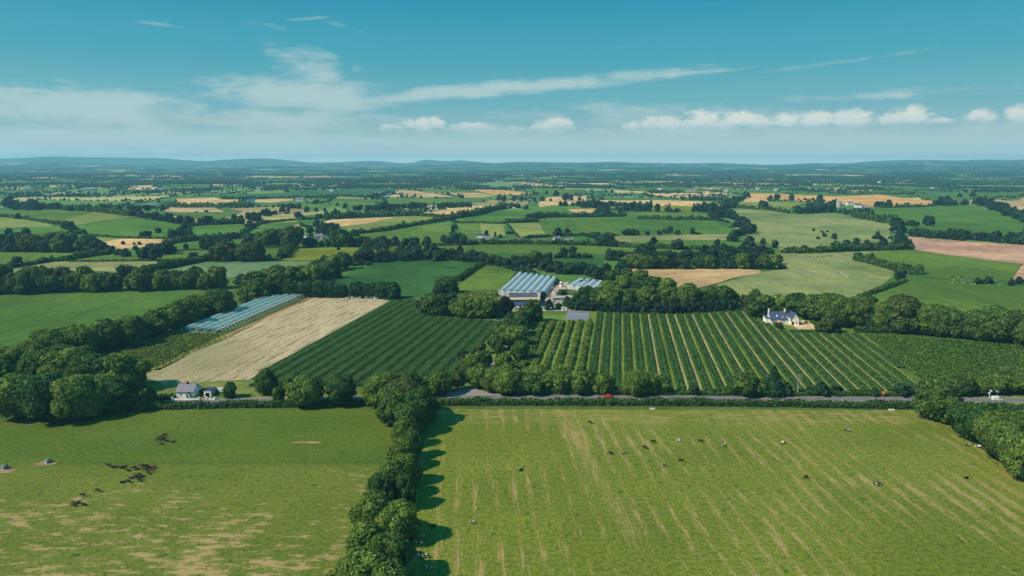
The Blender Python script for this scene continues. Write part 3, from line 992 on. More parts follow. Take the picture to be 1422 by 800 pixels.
def window(root, x, z, w=1.0, h=1.1, y=0.0, face='front', bars=True, side_x=0.0, fm=None):
    """window frame in the wall with its glass as a sub-part"""
    m = MB(); t = .09
    def bx(a0, b0, a1, b1, p0, p1):
        if face == 'front': m.box(a0, y + p0, b0, a1, y + p1, b1)
        elif side_x < 0: m.box(side_x + p0, a0, b0, side_x + p1, a1, b1)
        else: m.box(side_x - p1, a0, b0, side_x - p0, a1, b1)
    s = -1
    P0, P1 = (-.07, .02)
    bx(x - w / 2, z, x + w / 2, z + t, P0, P1); bx(x - w / 2, z + h - t, x + w / 2, z + h, P0, P1)
    bx(x - w / 2, z + t, x - w / 2 + t, z + h - t, P0, P1); bx(x + w / 2 - t, z + t, x + w / 2, z + h - t, P0, P1)
    if bars: bx(x - .03, z + t, x + .03, z + h - t, P0 + .005, P1)
    f = m.build('window', fm or M_FRAMEW, root)
    m = MB()
    if face == 'front': m.box(x - w / 2 + t, y - .03, z + t, x + w / 2 - t, y + .015, z + h - t)
    else: m.box(side_x - .03, x - w / 2 + t, z + t, side_x + .03, x + w / 2 - t, z + h - t)
    m.build('pane', M_DGLASS, f)
    return f


def at(px, py, name, label, cat, rz=0.0, group=None):
    x, y = px2w(px, py)
    return empty(name, (x, y, Hs(x, y)), rz, label=label, category=cat, group=group)


# roadside cottage ------------------------------------------------------
c = at(257.2, 552.8, 'cottage', 'white rendered cottage with grey slate roof and gabled porch beside the road', 'cottage', R(2))
gable_walls(7.6, 7.4, 3.0, 2.6).build('wall', M_WHITEW, c)
rf = gable_roof(7.6, 7.4, 3.0, 2.6).build('roof', M_SLATE, c)
MB().box(-.35, 3.3, 5.2, .45, 4.1, 6.5).box(-.42, 3.22, 6.4, .52, 4.18, 6.55).build('chimney', M_DARK, rf)
window(c, -1.8, 1.15, 1.0, 1.15); window(c, 3.1, 1.3, .6, .9)
p = MB().prism([(.75, -.2), (.75, 2.1), (1.6, 2.9), (2.45, 2.1), (2.45, -.2)], -1.3, -.001).build('porch', M_WALL, c)
MB().prism([(.55, 1.98), (1.6, 3.0), (2.65, 1.98), (2.65, 2.1), (1.6, 3.14), (.55, 2.1)], -1.5, -.02).build('porch_roof', M_SLATE, p)
MB().box(1.2, -1.34, 0, 2.0, -1.28, 1.95).build('door', M_NAVY, p)
window(c, 3.6, 1.2, .9, 1.0, face='side', side_x=3.8)
for s in ():
    pass
lt = MB().prism([(7.4, -.3), (7.4, 2.9), (10.2, 2.2), (10.2, -.3)], -.5, 3.7, 'x').build('rear_extension', M_WHITEW, c)
MB().prism([(7.43, 2.98), (10.45, 2.2), (10.45, 2.34), (7.43, 3.12)], -.7, 3.9, 'x').build('extension_roof', M_SLATE, lt)
g = at(288.4, 551.6, 'garage', 'small flat roofed white garage with a dark open doorway by the cottage', 'garage', R(2))
MB().box(-1.6, 0, -.3, -.95, .25, 2.7).box(.95, 0, -.3, 1.6, .25, 2.7).box(-.95, 0, 2.05, .95, .25, 2.7).build('front_wall', M_WHITEW, g)
MB().box(-1.6, .25, -.3, -1.4, 6, 2.5).box(1.4, .25, -.3, 1.6, 6, 2.5).box(-1.4, 5.8, -.3, 1.4, 6, 2.5).build('side_wall', M_CONC, g)
MB().box(-1.7, .1, 2.71, 1.75, 6.2, 2.86).build('roof', M_NAVY, g)
MB().box(2.6, 5.2, -.2, 5.6, 5.4, 2.9).build('rear_screen', M_WHITEW, g)
w0 = Vector(px2w(238, 555.4)); w1 = Vector(px2w(298, 555.2)); wl = (w1 - w0).length
gw = empty('garden_wall', (w0.x, w0.y, 0), math.atan2(w1.y - w0.y, w1.x - w0.x), label='low white garden wall with square pillars in front of the cottage', category='wall')
MB().box(.3, -.1, -.2, wl * .62, .1, .72).box(wl * .83, -.1, -.2, wl - .2, .1, .72).build('wall_panel', M_WHITEW, gw)
for q in (0.02, .64, .82, 1.0):
    MB().box(q * wl - .3, -.3, -.2, q * wl + .3, .3, 1.15).box(q * wl - .36, -.36, 1.15, q * wl + .36, .36, 1.27).build('pillar', M_WHITEW, gw)
MB().box(wl * .655, -.04, .1, wl * .805, .04, .95).build('gate', M_BEIGE, gw)

# dormer house ----------------------------------------------------------
D0 = px2w(1084, 450.5)
h = at(1081, 450.6, 'dormer_house', 'large cream house with blue slate roof, dormers and a front gable', 'house', R(-1))
gable_walls(13.5, 9.5, 3.0, 4.3).build('wall', M_WALL, h)
rf = gable_roof(13.5, 9.5, 3.0, 4.3).build('roof', M_SLATEB, h)
for x in (-6.9, 6.2):
    MB().box(x - .45, 4.2, 5.6, x + .45, 5.3, 8.9).box(x - .52, 4.12, 8.8, x + .52, 5.38, 9.0).build('chimney', M_WALL, rf)
for x in (3.5, 7.6):
    dm = MB().prism([(x - .8, 4.0), (x - .8, 5.2), (x, 6.0), (x + .8, 5.2), (x + .8, 4.0)], 1.0, 3.0).build('dormer', M_WALL, rf)
    MB().prism([(x - 1.0, 5.05), (x, 6.05), (x + 1.0, 5.05), (x + 1.0, 5.2), (x, 6.22), (x - 1.0, 5.2)], .8, 3.6).build('dormer_roof', M_SLATEB, dm)
    MB().box(x - .45, .93, 4.45, x + .45, .99, 5.3).build('pane', M_DGLASS, dm)
MB().prism([(1.55, 4.62), (2.45, 5.43), (2.45, 5.52), (1.55, 4.71)], -1.6, -.5, 'x').build('skylight', M_FRAMEW, rf)
for x in (-4.6, -.2, 4.3):
    window(h, x, .9, 1.3, 1.3)
MB().box(1.4, -.05, 0, 2.3, .01, 2.1).build('door', M_NAVY, h)
h.scale = (.80, .84, 1.08)
window(h, 3.0, 1.0, 1.1, 1.2, face='side', side_x=-6.75)
window(h, 4.8, 4.2, 1.0, 1.1, face='side', side_x=-6.75)
wg = gable_walls(6.5, 9.5, 2.9, 3.2).build('wing_wall', M_WALL, h); wg.location = (10.0, .4, 0)
wr = gable_roof(6.5, 9.5, 2.9, 3.2).build('wing_roof', M_SLATEB, h); wr.location = (10.0, .4, 0)
fg = MB().prism([(9.2, -.3), (9.2, 3.2), (12.4, 7.3), (15.6, 3.2), (15.6, -.3)], -2.6, 6.0).build('front_gable', M_WALL, h)
fr = MB().prism([(8.85, 2.78), (12.4, 7.33), (15.95, 2.78), (15.95, 2.98), (12.4, 7.55), (8.85, 2.98)], -2.9, 8.0).build('gable_roof', M_SLATEB, h)
window(h, 12.3, 4.3, 1.2, .9, y=-2.6)
window(h, 13.7, 1.0, 1.7, 1.2, y=-2.6)
MB().tube([(10.6, -2.58, 1.25), (10.6, -2.66, 1.25)], [1.15, 1.15], 16).build('arched_door', M_DARK, h)
MB().box(8.0, -1.4, -.2, 9.19, 1.5, 3.9).build('side_porch', M_WALL, h)
aw = MB().prism([(-3.0, 1.9), (0, 2.7), (0, 2.8), (-3.0, 2.0)], -1.6, 1.2, 'x').build('awning', M_TERRA, h)
lw = MB().prism([(0, -.2), (0, 3.4), (7, 4.2), (7, -.2)], -10.0, -6.76, 'x').build('west_annexe', M_WALL, h); lw.location = (0, 1.2, 0)
MB().prism([(-.2, 3.45), (7.2, 4.25), (7.2, 4.4), (-.2, 3.6)], -10.2, -6.77, 'x').build('annexe_roof', M_SLATEB, lw)

# farm ------------------------------------------------------------------
def quadworld(a, b):
    A, B = Vector(px2w(*a)), Vector(px2w(*b))
    return A, B, (B - A).length, math.atan2(B.y - A.y, B.x - A.x)


A, B, L, rz = quadworld((705, 426.5), (749, 426))
bn = empty('packing_barn', (A.x, A.y, 0), rz, label='farm barn with solar panels on its roof and green doors', category='barn')
MB().prism([(0, -.3), (0, 5.4), (11, 8.6), (22, 5.4), (22, -.3)], 0, L, 'x').build('wall', M_NAVY, bn)
rf = MB().prism([(-.4, 5.36), (11, 8.68), (22.4, 5.36), (22.4, 5.5), (11, 8.84), (-.4, 5.5)], -.4, L + .4, 'x').build('roof', M_BEIGE, bn)
k = 3.2 / 11
M_PV = None
def pv_mat():
    m, nt, p = new_mat('solar cells')
    g = n_(nt, 'ShaderNodeTexCoord')
    br = n_(nt, 'ShaderNodeTexBrick'); br.offset = 0
    br.inputs['Color1'].default_value = (.045, .045, .09, 1); br.inputs['Color2'].default_value = (.055, .05, .10, 1); br.inputs['Mortar'].default_value = (.30, .30, .36, 1)
    br.inputs['Scale'].default_value = 1.0; br.inputs['Mortar Size'].default_value = .03; br.inputs['Brick Width'].default_value = 1.1; br.inputs['Row Height'].default_value = 1.7
    nt.links.new(g.outputs['Object'], br.inputs['Vector']); nt.links.new(br.outputs[0], p.inputs['Base Color'])
    p.inputs['Roughness'].default_value = .25; p.inputs['Specular IOR Level'].default_value = .5
    return m
M_PV = pv_mat()
for (y0, y1) in ((3.6, 6.8), (7.2, 10.5)):
    MB().prism([(y0, 5.5 + y0 * k + .15), (y1, 5.5 + y1 * k + .15), (y1, 5.5 + y1 * k + .22), (y0, 5.5 + y0 * k + .22)], 1.2, L - .8, 'x').build('solar_panel', M_PV, rf)
for x in (3.2, 8.0, 12.2, 17.0):
    MB().box(x, -.08, .3, x + 3, .01, 3.6).build('door', M_GREENP, bn)
    MB().box(x - .5, -.10, 0, x - .05, .005, 3.8).build('door_frame', M_FRAMEW, bn)
lowr = MB().box(-.4, -6.0, -.2, L * .72, -.002, 2.6).build('front_store', M_NAVY, bn)
MB().prism([(-6.3, 2.6), (-.11, 3.5), (-.11, 3.7), (-6.3, 2.75)], -.7, L * .72 + .3, 'x').build('store_roof', M_SLATEB, lowr)
for x in (2, 6, 10):
    MB().box(x, -6.08, .6, x + 2.2, -5.99, 2.1).build('store_window', M_FRAMEW, lowr)
A, B, L, rz = quadworld((767.5, 422.5), (796.5, 422))
lo = empty('farm_shop', (A.x, A.y, 0), rz, label='low beige farm building with cream doors and a small blue sign', category='building')
MB().box(0, 0, -.2, L, 9, 4.6).build('wall', M_CONC, lo)
MB().box(-.3, -.3, 4.61, L + .3, 9.3, 4.9).build('roof', plain('pale roofing felt', (0.36, 0.37, 0.30), .9, .1, .1, 1), lo)
for x in (2.4, 4.0, 5.6, 8.4, 10.2, 12.0):
    MB().box(x, -.06, .2, x + 1.0, .01, 2.9).build('door', M_WALL, lo)
MB().box(.7, -.08, 3.25, 5.0, -.01, 4.1).build('sign', plain('blue sign board', (.12, .14, .42), .6, .3, .1, 3), lo)

# glasshouses: rounded spans side by side
def glass_mat():
    m, nt, p = new_mat('polythene skin')
    tcn = n_(nt, 'ShaderNodeTexCoord')
    w = n_(nt, 'ShaderNodeTexWave', wave_type='BANDS', bands_direction='Y'); w.inputs['Scale'].default_value = .16; w.inputs['Distortion'].default_value = .3
    nt.links.new(tcn.outputs['Object'], w.inputs['Vector'])
    f = noise_(nt, tcn.outputs['Object'], .12, 4)
    c = mix_(nt, f, (0.32, 0.38, 0.42), (0.46, 0.51, 0.54))
    c = mix_(nt, smooth_(nt, w.outputs['Fac'], .86, .98), c, (.60, .66, .66))
    nt.links.new(c, p.inputs['Base Color'])
    p.inputs['Roughness'].default_value = .32; p.inputs['Specular IOR Level'].default_value = .5
    return m
M_POLY = glass_mat()
M_GUT = plain('dark gutter', (0.13, 0.17, 0.20), .6, .3, .1, 1)


def multispan(name, fl, fr, bl, br, n, wallh, rise, label, group):
    FL, FR, BL, BR = [Vector(px2w(*q)) for q in (fl, fr, bl, br)]
    root = empty(name, (FL.x, FL.y, 0), label=label, category='polytunnel', group=group)
    for i in range(n):
        a0, a1 = FL.lerp(FR, i / n) - FL, FL.lerp(FR, (i + 1) / n) - FL
        b0, b1 = BL.lerp(BR, i / n) - FL, BL.lerp(BR, (i + 1) / n) - FL
        V = []; seg = 9; rows = 14
        for r in range(rows + 1):
            p, q = a0.lerp(b0, r / rows), a1.lerp(b1, r / rows)
            for s in range(seg + 1):
                t = s / seg; pt = p.lerp(q, .02 + .96 * t)
                V.append((pt.x, pt.y, wallh + rise * math.sin(math.pi * t) ** .75))
        F = [(r * (seg + 1) + s, r * (seg + 1) + s + 1, (r + 1) * (seg + 1) + s + 1, (r + 1) * (seg + 1) + s) for r in range(rows) for s in range(seg)]
        o = len(V)
        for (r, sgn) in ((0, 1), (rows, -1)):          # end walls
            ring = [r * (seg + 1) + s for s in range(seg + 1)]
            p0, p1 = V[ring[0]], V[ring[-1]]
            V += [(p0[0], p0[1], -.1), (p1[0], p1[1], -.1)]
            F.append(tuple(ring + [len(V) - 1, len(V) - 2]))
        for e in (0, seg):
            if (e == 0 and i == 0) or (e == seg and i == n - 1):
                f0, f1 = V[e], V[rows * (seg + 1) + e]
                V += [(f0[0], f0[1], -.1), (f1[0], f1[1], -.1)]
                F.append((e, rows * (seg + 1) + e, len(V) - 1, len(V) - 2))
        me = bpy.data.meshes.new('roof_span'); me.from_pydata(V, [], F); me.materials.append(M_POLY)
        for pl in me.polygons[:rows * seg]: pl.use_smooth = True
        obj('roof_span', me, root)
        if i:
            m = MB(); d = (b0 - a0).normalized(); nn = Vector((d.y, -d.x)) * .22
            m.poly([(a0.x - nn.x, a0.y - nn.y, wallh + .1), (a0.x + nn.x, a0.y + nn.y, wallh + .1), (b0.x + nn.x, b0.y + nn.y, wallh + .1), (b0.x - nn.x, b0.y - nn.y, wallh + .1),
                    (a0.x - nn.x, a0.y - nn.y, wallh - .1), (a0.x + nn.x, a0.y + nn.y, wallh - .1), (b0.x + nn.x, b0.y + nn.y, wallh - .1), (b0.x - nn.x, b0.y - nn.y, wallh - .1)],
                   [(0, 1, 2, 3), (4, 7, 6, 5), (0, 4, 5, 1), (1, 5, 6, 2), (2, 6, 7, 3), (3, 7, 4, 0)])
            m.build('gutter', M_GUT, root)
    return root


multispan('greenhouse', (691.5, 410), (757, 413.5), (720, 383), (775, 390.5), 7, 2.8, 1.9, 'seven-span pale blue greenhouse with rounded roofs behind the barn', 'greenhouses')
multispan('greenhouse', (787, 401), (829, 407), (804, 391), (839, 396), 4, 2.6, 1.7, 'smaller four-span pale greenhouse half hidden by the wood', 'greenhouses')

# netting tunnels beside the straw field
def net_mat():
    m, nt, p = new_mat('crop netting')
    g = n_(nt, 'ShaderNodeNewGeometry')
    f = noise_(nt, mapv_(nt, g.outputs['Position'], scale=(.3, .06, .3)), 1, 4, .7)
    c = mix_(nt, f, (0.20, 0.42, 0.42), (0.44, 0.62, 0.62))
    nt.links.new(c, p.inputs['Base Color']); p.inputs['Roughness'].default_value = .5; p.inputs['Specular IOR Level'].default_value = .4
    tr = n_(nt, 'ShaderNodeBsdfTransparent'); ms = n_(nt, 'ShaderNodeMixShader')
    ms.inputs[0].default_value = .36
    nt.links.new(p.outputs[0], ms.inputs[1]); nt.links.new(tr.outputs[0], ms.inputs[2]); nt.links.new(ms.outputs[0], nt.nodes['Material Output'].inputs[0])
    return m
M_NET = net_mat(); M_POST = plain('pale tunnel hoop', (0.50, 0.56, 0.52), .6, .3, .05, 1)
FL, FR, BL, BR = [Vector(px2w(*q)) for q in ((251, 461), (311, 464.5), (382, 409.5), (433, 410))]
NT = 5
for i in range(NT):
    a0, a1, b0, b1 = FL.lerp(FR, i / NT), FL.lerp(FR, (i + 1) / NT), BL.lerp(BR, i / NT), BL.lerp(BR, (i + 1) / NT)
    last = i == NT - 1
    root = empty('netting_tunnel', (a0.x, a0.y, 0), label=(f"bare hoop tunnel with pale posts along the straw field" if last else f"long blue-green netting tunnel, {['first','second','third','fourth'][i]} from the dark tree belt"), category='crop tunnel', group='netting tunnels')
    rows = 34; seg = 8; V = []
    for r in range(rows + 1):
        p, q = a0.lerp(b0, r / rows) - a0, a1.lerp(b1, r / rows) - a0
        for s in range(seg + 1):
            t = s / seg; pt = p.lerp(q, .03 + .94 * t)
            sag = .12 * math.sin(r * 3.1 + i)
            V.append((pt.x, pt.y, 1.9 + (1.5 + sag * .3) * math.sin(math.pi * t)))
    if not last:
        F = [(r * (seg + 1) + s, r * (seg + 1) + s + 1, (r + 1) * (seg + 1) + s + 1, (r + 1) * (seg + 1) + s) for r in range(rows) for s in range(seg)]
        p0, p1 = V[0], V[seg]; V += [(p0[0], p0[1], 0), (p1[0], p1[1], 0)]
        F.append(tuple(list(range(seg + 1)) + [len(V) - 1, len(V) - 2]))
        if i == 0:
            f0, f1 = V[0], V[rows * (seg + 1)]; V += [(f0[0], f0[1], 0), (f1[0], f1[1], 0)]
            F.append((0, rows * (seg + 1), len(V) - 1, len(V) - 2))
        me = bpy.data.meshes.new('net_cover'); me.from_pydata(V, [], F); me.materials.append(M_NET)
        for pl in me.polygons: pl.use_smooth = True
        obj('net_cover', me, root)
    for r in range(0, rows + 1, 1 if last else 2):
        pts = [Vector(v) for v in V[r * (seg + 1):(r + 1) * (seg + 1)]]
        lo_ = [Vector((pts[0].x, pts[0].y, 0))] + pts + [Vector((pts[-1].x, pts[-1].y, 0))]
        MB().tube(lo_, [.13 if last else .07] * len(lo_), 4).build('hoop', M_POST, root)
    if last:
        for s in (0, 2, 4, 6, 8):
            q = [Vector(V[r * (seg + 1) + s]) for r in (0, rows // 2, rows)]
            MB().tube(q, [.10] * 3, 4).build('rail', M_POST, root)

# silo, stalls, shed, crates
s = at(778.8, 399.5, 'feed_silo', 'small white silo with red collar standing between the two greenhouses', 'silo')
MB().tube([(0, 0, 0), (0, 0, 3.6)], [1.3, 1.3], 12).build('tank', M_WHITEW, s, smooth=False)
MB().tube([(0, 0, 3.62), (0, 0, 4.3)], [1.6, 1.5], 12).build('collar', M_RED, s)
MB().tube([(0, 0, 4.31), (0, 0, 5.6)], [1.2, .15], 12).build('cone_top', M_WHITEW, s)
s = at(769.5, 404.5, 'canopy_stall', 'red roofed open stall in the farm yard near the silo', 'stall')
MB().prism([(-2.4, 2.4), (0, 3.4), (2.4, 2.4), (2.4, 2.52), (0, 3.54), (-2.4, 2.52)], -1.8, 1.8).build('canopy', M_RED, s)
for sx in (-2.1, 2.1):
    for sy in (-1.5, 1.5):
        MB().box(sx - .06, sy - .06, 0, sx + .06, sy + .06, 2.45).build('post', M_FRAMEW, s)
s = at(783, 431.6, 'shed', 'small white shed at the corner of the grey court', 'shed')
gable_walls(3.6, 2.6, 1.9, .5).build('wall', M_WHITEW, s); gable_roof(3.6, 2.6, 1.9, .5, .15, .08).build('roof', M_CONC, s)
MB().box(-.4, -.04, 0, .4, .005, 1.7).build('door', M_DARK, s)
rc = random.Random(3)
M_CRATE = [plain('white crate plastic', (.62, .64, .66), .6), plain('blue crate plastic', (.20, .33, .50), .6), plain('teal crate plastic', (.25, .5, .45), .6)]
xs_ = [481, 484.5, 489, 493, 497, 500, 508.5, 511, 513.5, 517, 520.5, 524, 531, 534.5, 538, 541.5, 545]
for i, x in enumerate(xs_):
    hh = 1.0 + rc.random() * 1.0
    cc = at(x, 415.2 + i * .03, 'crate_stack', f"stack of picking crates at the windbreak foot, {['first','second','third','fourth','fifth','sixth','seventh','eighth','ninth','tenth','eleventh','twelfth','thirteenth','fourteenth','fifteenth','sixteenth','seventeenth'][i]} from left", 'crate stack', rc.uniform(-.3, .3), 'crate stacks along the windbreak')
    m = MB(); z = 0
    while z < hh:
        m.box(-.6, -.5, z + .02, .6, .5, z + .42); m.box(-.64, -.54, z + .36, .64, .54, z + .44); z += .45
    m.build('crates', M_CRATE[i % 3 if i % 2 else 0], cc)

for i, (x, y) in enumerate([(757, 415), (759, 417.5), (763, 418), (765, 415.5), (772, 408), (774, 406.5), (762, 421), (753, 421)]):
    cc = at(x, y, 'pallet_stack', f"stack of pallets in the farm yard, {['first','second','third','fourth','fifth','sixth','seventh','eighth'][i]} counted clockwise from the barn", 'pallet stack', rc.uniform(-.6, .6), 'pallet stacks in the farm yard')
    m = MB()
    for z in range(rc.randint(3, 7)): m.box(-.8, -.6, z * .3 + .02, .8, .6, z * .3 + .14); m.box(-.8, -.6, z * .3 + .14, -.6, .6, z * .3 + .28); m.box(.6, -.6, z * .3 + .14, .8, .6, z * .3 + .28)
    m.build('pallets', [M_BRICK, M_WHITEW, M_CRATE[1], M_TERRA][i % 4], cc)

# cars ------------------------------------------------------------------
M_TYRE = plain('tyre rubber', (.02, .02, .02), .8); M_RIM = plain('wheel rim', (.45, .45, .47), .35, .5, .05, 2, .8)
M_LAMP = plain('headlamp lens', (.7, .7, .66), .2, .6, .02, 1)


def car(px, py, col, label, rz=0, van=False, L=4.2, group=None, cat=None):
    x, y = px2w(px, py)
    r = empty('van' if van else 'car', (x, y, .055), rz, label=label, category=cat or ('van' if van else 'car'), group=group)
    mat = plain('car paint ' + label[:14], col, .3, .5, .04, 1)
    Wd = .95 if van else .88; k = L / 4.2
    if van:
        prof = [(-2.1, .35), (-2.15, 1.0), (-2.1, 1.95), (.75, 2.0), (1.35, 1.2), (2.05, 1.0), (2.15, .4)]
        gl = [(.62, 1.75), (.74, 1.88), (1.32, 1.24), (1.28, 1.2), (.3, 1.2), (.3, 1.75)]
    else:
        prof = [(-2.1, .35), (-2.12, .85), (-1.95, 1.05), (-1.6, 1.42), (.15, 1.47), (.95, .98), (1.95, .82), (2.1, .6), (2.1, .35)]
        gl = [(-1.72, 1.07), (-1.5, 1.36), (.1, 1.40), (.78, 1.0)]
    MB().prism([(a * k, b) for a, b in prof], -Wd, Wd).build('body', mat, r, bevel=.05)
    MB().prism([(a * k, b) for a, b in gl], -Wd - .01, Wd + .01).build('window', M_DGLASS, r)
    if not van:
        MB().prism([(.17 * k, 1.45), (.93 * k, 1.0), (.98 * k, 1.0), (.22 * k, 1.46)], -Wd + .12, Wd - .12).build('windscreen', M_DGLASS, r)
        MB().prism([(-1.98 * k, 1.06), (-1.64 * k, 1.42), (-1.7 * k, 1.42), (-2.02 * k, 1.06)], -Wd + .12, Wd - .12).build('rear_window', M_DGLASS, r)
    else:
        MB().prism([(.80 * k, 1.93), (1.36 * k, 1.25), (1.40 * k, 1.25), (.84 * k, 1.94)], -Wd + .1, Wd - .1).build('windscreen', M_DGLASS, r)
    for sx in (-1.3 * k, 1.3 * k):
        for sy in (-1, 1):
            t = MB().tube([(sx, sy * (Wd - .18), .33), (sx, sy * (Wd + .03), .33)], [.33, .33], 12).build('wheel', M_TYRE, r)
            MB().tube([(sx, sy * (Wd + .03), .33), (sx, sy * (Wd + .045), .33)], [.2, .2], 10).build('rim', M_RIM, t)
    for sy in (-.62, .62):
        MB().box(2.06 * k, sy - .16, .62, 2.13 * k, sy + .16, .78).build('headlight', M_LAMP, r)
        MB().box(-2.16 * k, sy - .14, .70, -2.09 * k, sy + .14, .9).build('tail_light', M_RED, r)
    return r


car(843, 552.6, (.55, .035, .02), 'small red car driving along the road', R(181), L=4.4)
car(1271, 556.2, (.16, .22, .34), 'blue-grey car driving on the road near the right end', R(-1), L=4.4)
car(1384, 556.6, (.72, .74, .76), 'white van on the road beside the signpost', R(-1), van=True, L=4.0)
for (x, y, c_, l_, v_, a_) in [(718, 429.5, (.5, .5, .5), 'silver car parked below the solar barn', False, 20), (724, 430.5, (.03, .03, .035), 'black car parked below the solar barn', False, 40),
                               (760, 409, (.72, .72, .72), 'white van parked in the yard beside the large greenhouse', True, 70), (764, 412, (.55, .1, .06), 'red car parked in the yard near the greenhouse', False, 60), (752, 428.8, (.6, .6, .6), 'pale car parked right of the solar barn', False, 10), (1119, 449.2, (.02, .02, .03), 'black car on the gravel drive beside the dormer house', False, 60)]:
    car(x, y, c_, l_, R(a_), v_)

# poles, signs, fence ---------------------------------------------------
def pole(px, py, hpx, label, style='power', cat='utility pole'):
    x, y = px2w(px, py); D = math.hypot(math.hypot(x, y), CAM_H); hh = hpx * D / FPX
    r = empty('utility_pole' if style == 'power' else 'mast', (x, y, Hs(x, y)), R(20), label=label, category=cat)
    MB().tube([(0, 0, -.5), (0, 0, hh)], [.17, .11], 7).build('pole_shaft', M_POLE if style == 'power' else M_STEEL, r)
    if style == 'power':
        cb = MB().box(-1.0, -.06, hh - .7, 1.0, .06, hh - .55).build('crossarm', M_POLE, r)
        for q in (-.9, 0, .9):
            MB().tube([(q, 0, hh - .55), (q, 0, hh - .3)], [.06, .04], 6).build('insulator', M_STEEL, cb)
    else:
        MB().box(-.5, -.05, hh - .4, .5, .05, hh - .3).build('arm', M_STEEL, r)
        MB().tube([(.45, 0, hh - .3), (.45, 0, hh + .1)], [.12, .12], 6).build('sensor', M_FRAMEW, r)


pole(551, 457, 15, 'wooden pole rising out of the currant rows, nearer the straw field top')
pole(513, 479, 16, 'wooden pole rising out of the lower currant rows')
pole(582.5, 439, 12, 'wooden pole at the corner of the farm grove')
pole(769, 500, 20, 'pale weather mast among the olive orchard rows', 'mast', 'mast')
pole(716, 400, 18, 'thin mast standing above the large greenhouse', 'mast', 'mast')
pole(276, 569, 13, 'wooden pole in the roadside hedge opposite the cottage')
pole(1256, 508, 12, 'thin pole between the bush rows and the plain crop', 'mast', 'mast')
s = at(1226, 552.2, 'road_sign', 'orange diamond roadworks sign on a post beside the road', 'road sign')
MB().tube([(0, 0, -.3), (0, 0, 2.0)], [.06, .06], 6).build('post', M_STEEL, s)
MB().poly([(0, -.10, 1.4), (1.0, -.10, 2.4), (0, -.10, 3.4), (-1.0, -.10, 2.4), (0, -.04, 1.4), (1.0, -.04, 2.4), (0, -.04, 3.4), (-1.0, -.04, 2.4)], [(0, 1, 2, 3), (7, 6, 5, 4), (0, 4, 5, 1), (1, 5, 6, 2), (2, 6, 7, 3), (3, 7, 4, 0)]).build('sign_panel', plain('orange sign', (.85, .22, .03), .5, .3, .03, 1), s)
s = at(1373.5, 554.2, 'signpost', 'tall white post with side boards beside the white van', 'signpost')
MB().tube([(0, 0, -.3), (0, 0, 4.4)], [.14, .14], 6).build('post', M_FRAMEW, s)
MB().box(-.3, -.2, 3.5, .9, -.12, 4.3).build('upper_board', M_FRAMEW, s); MB().box(-.9, -.2, 2.5, .2, -.12, 3.1).build('lower_board', M_FRAMEW, s)
s = at(1385, 550.5, 'road_sign', 'pale blue sign panel on a thin post behind the white van', 'road sign')
MB().tube([(0, 0, -.3), (0, 0, 2.6)], [.06, .06], 6).build('post', M_STEEL, s); MB().box(-.9, -.1, 2.0, .9, -.05, 3.0).build('sign_panel', plain('light blue sign', (.30, .48, .60), .5, .3, .03, 1), s)

a_, b_ = Vector(px2w(60, 646)), Vector(px2w(528, 643.5)); LL = (b_ - a_).length
fe = empty('wire_fence', (a_.x, a_.y, 0), math.atan2(b_.y - a_.y, b_.x - a_.x), label='thin electric wire fence crossing the left pasture', category='fence')
n = int(LL / 9)
for i in range(n + 1):
    MB().tube([(LL * i / n, 0, -.2), (LL * i / n, 0, .95)], [.05, .04], 5).build('post', M_DARK, fe)
for z in (.5, .85):
    MB().tube([(0, -.05, z), (LL, -.05, z)], [.028, .028], 4).build('wire', M_DARK, fe)


def feeder(px, py, label, lid):
    r = at(px, py, 'cattle_feeder', label, 'feeder', group='cattle feeders'); r.scale = (.72,) * 3
    m = MB()
    for z in (.15, .6, 1.1):
        pts = [(1.5 * math.cos(a * math.pi / 8), 1.5 * math.sin(a * math.pi / 8), z) for a in range(17)]
        m.tube(pts, [.05] * 17, 5)
    m.build('ring', M_STEEL, r)
    for a in range(12):
        t = a * math.pi / 6; MB().tube([(1.5 * math.cos(t), 1.5 * math.sin(t), .05), (1.5 * math.cos(t), 1.5 * math.sin(t), 1.2)], [.035, .035], 4).build('bar', M_STEEL, r)
    MB().tube([(0, 0, 0), (0, 0, .8)], [1.3, 1.2], 12).build('fodder', M_DARK if lid else M_BEIGE, r)
    if lid: MB().tube([(0, 0, 1.3), (0, 0, 2.2)], [1.7, .9], 10).build('cover', plain('teal cover', (.08, .17, .17), .6), r)
feeder(67, 642.5, 'round feeder with teal cover in the left pasture', True)
feeder(7, 651, 'round dark feeder at the left edge of the pasture', True)
M_EARTH = field_mat('trodden earth', (0.30, 0.20, 0.12), (0.36, 0.25, 0.15), s1=.2, fine=1.2)
def patch(px, py, rx, ry, mat, name='bare_patch'):
    x, y = px2w(px, py); rr = random.Random(int(px)); n = 18
    w_ = [(x + math.cos(i * 2 * math.pi / n) * rx * rr.uniform(.7, 1.2), y + math.sin(i * 2 * math.pi / n) * ry * rr.uniform(.7, 1.2)) for i in range(n)]
    drape(name, None, mat, 0.045 if math.hypot(x, y) < 560 else .3, world=w_)
patch(63, 644, 3.4, 2.2, M_EARTH); patch(6, 654, 3.8, 2.4, M_EARTH); patch(427, 614.5, 6.0, .9, M_EARTH)
patch(1175, 352.5, 25, 10, M_EARTH) if False else None


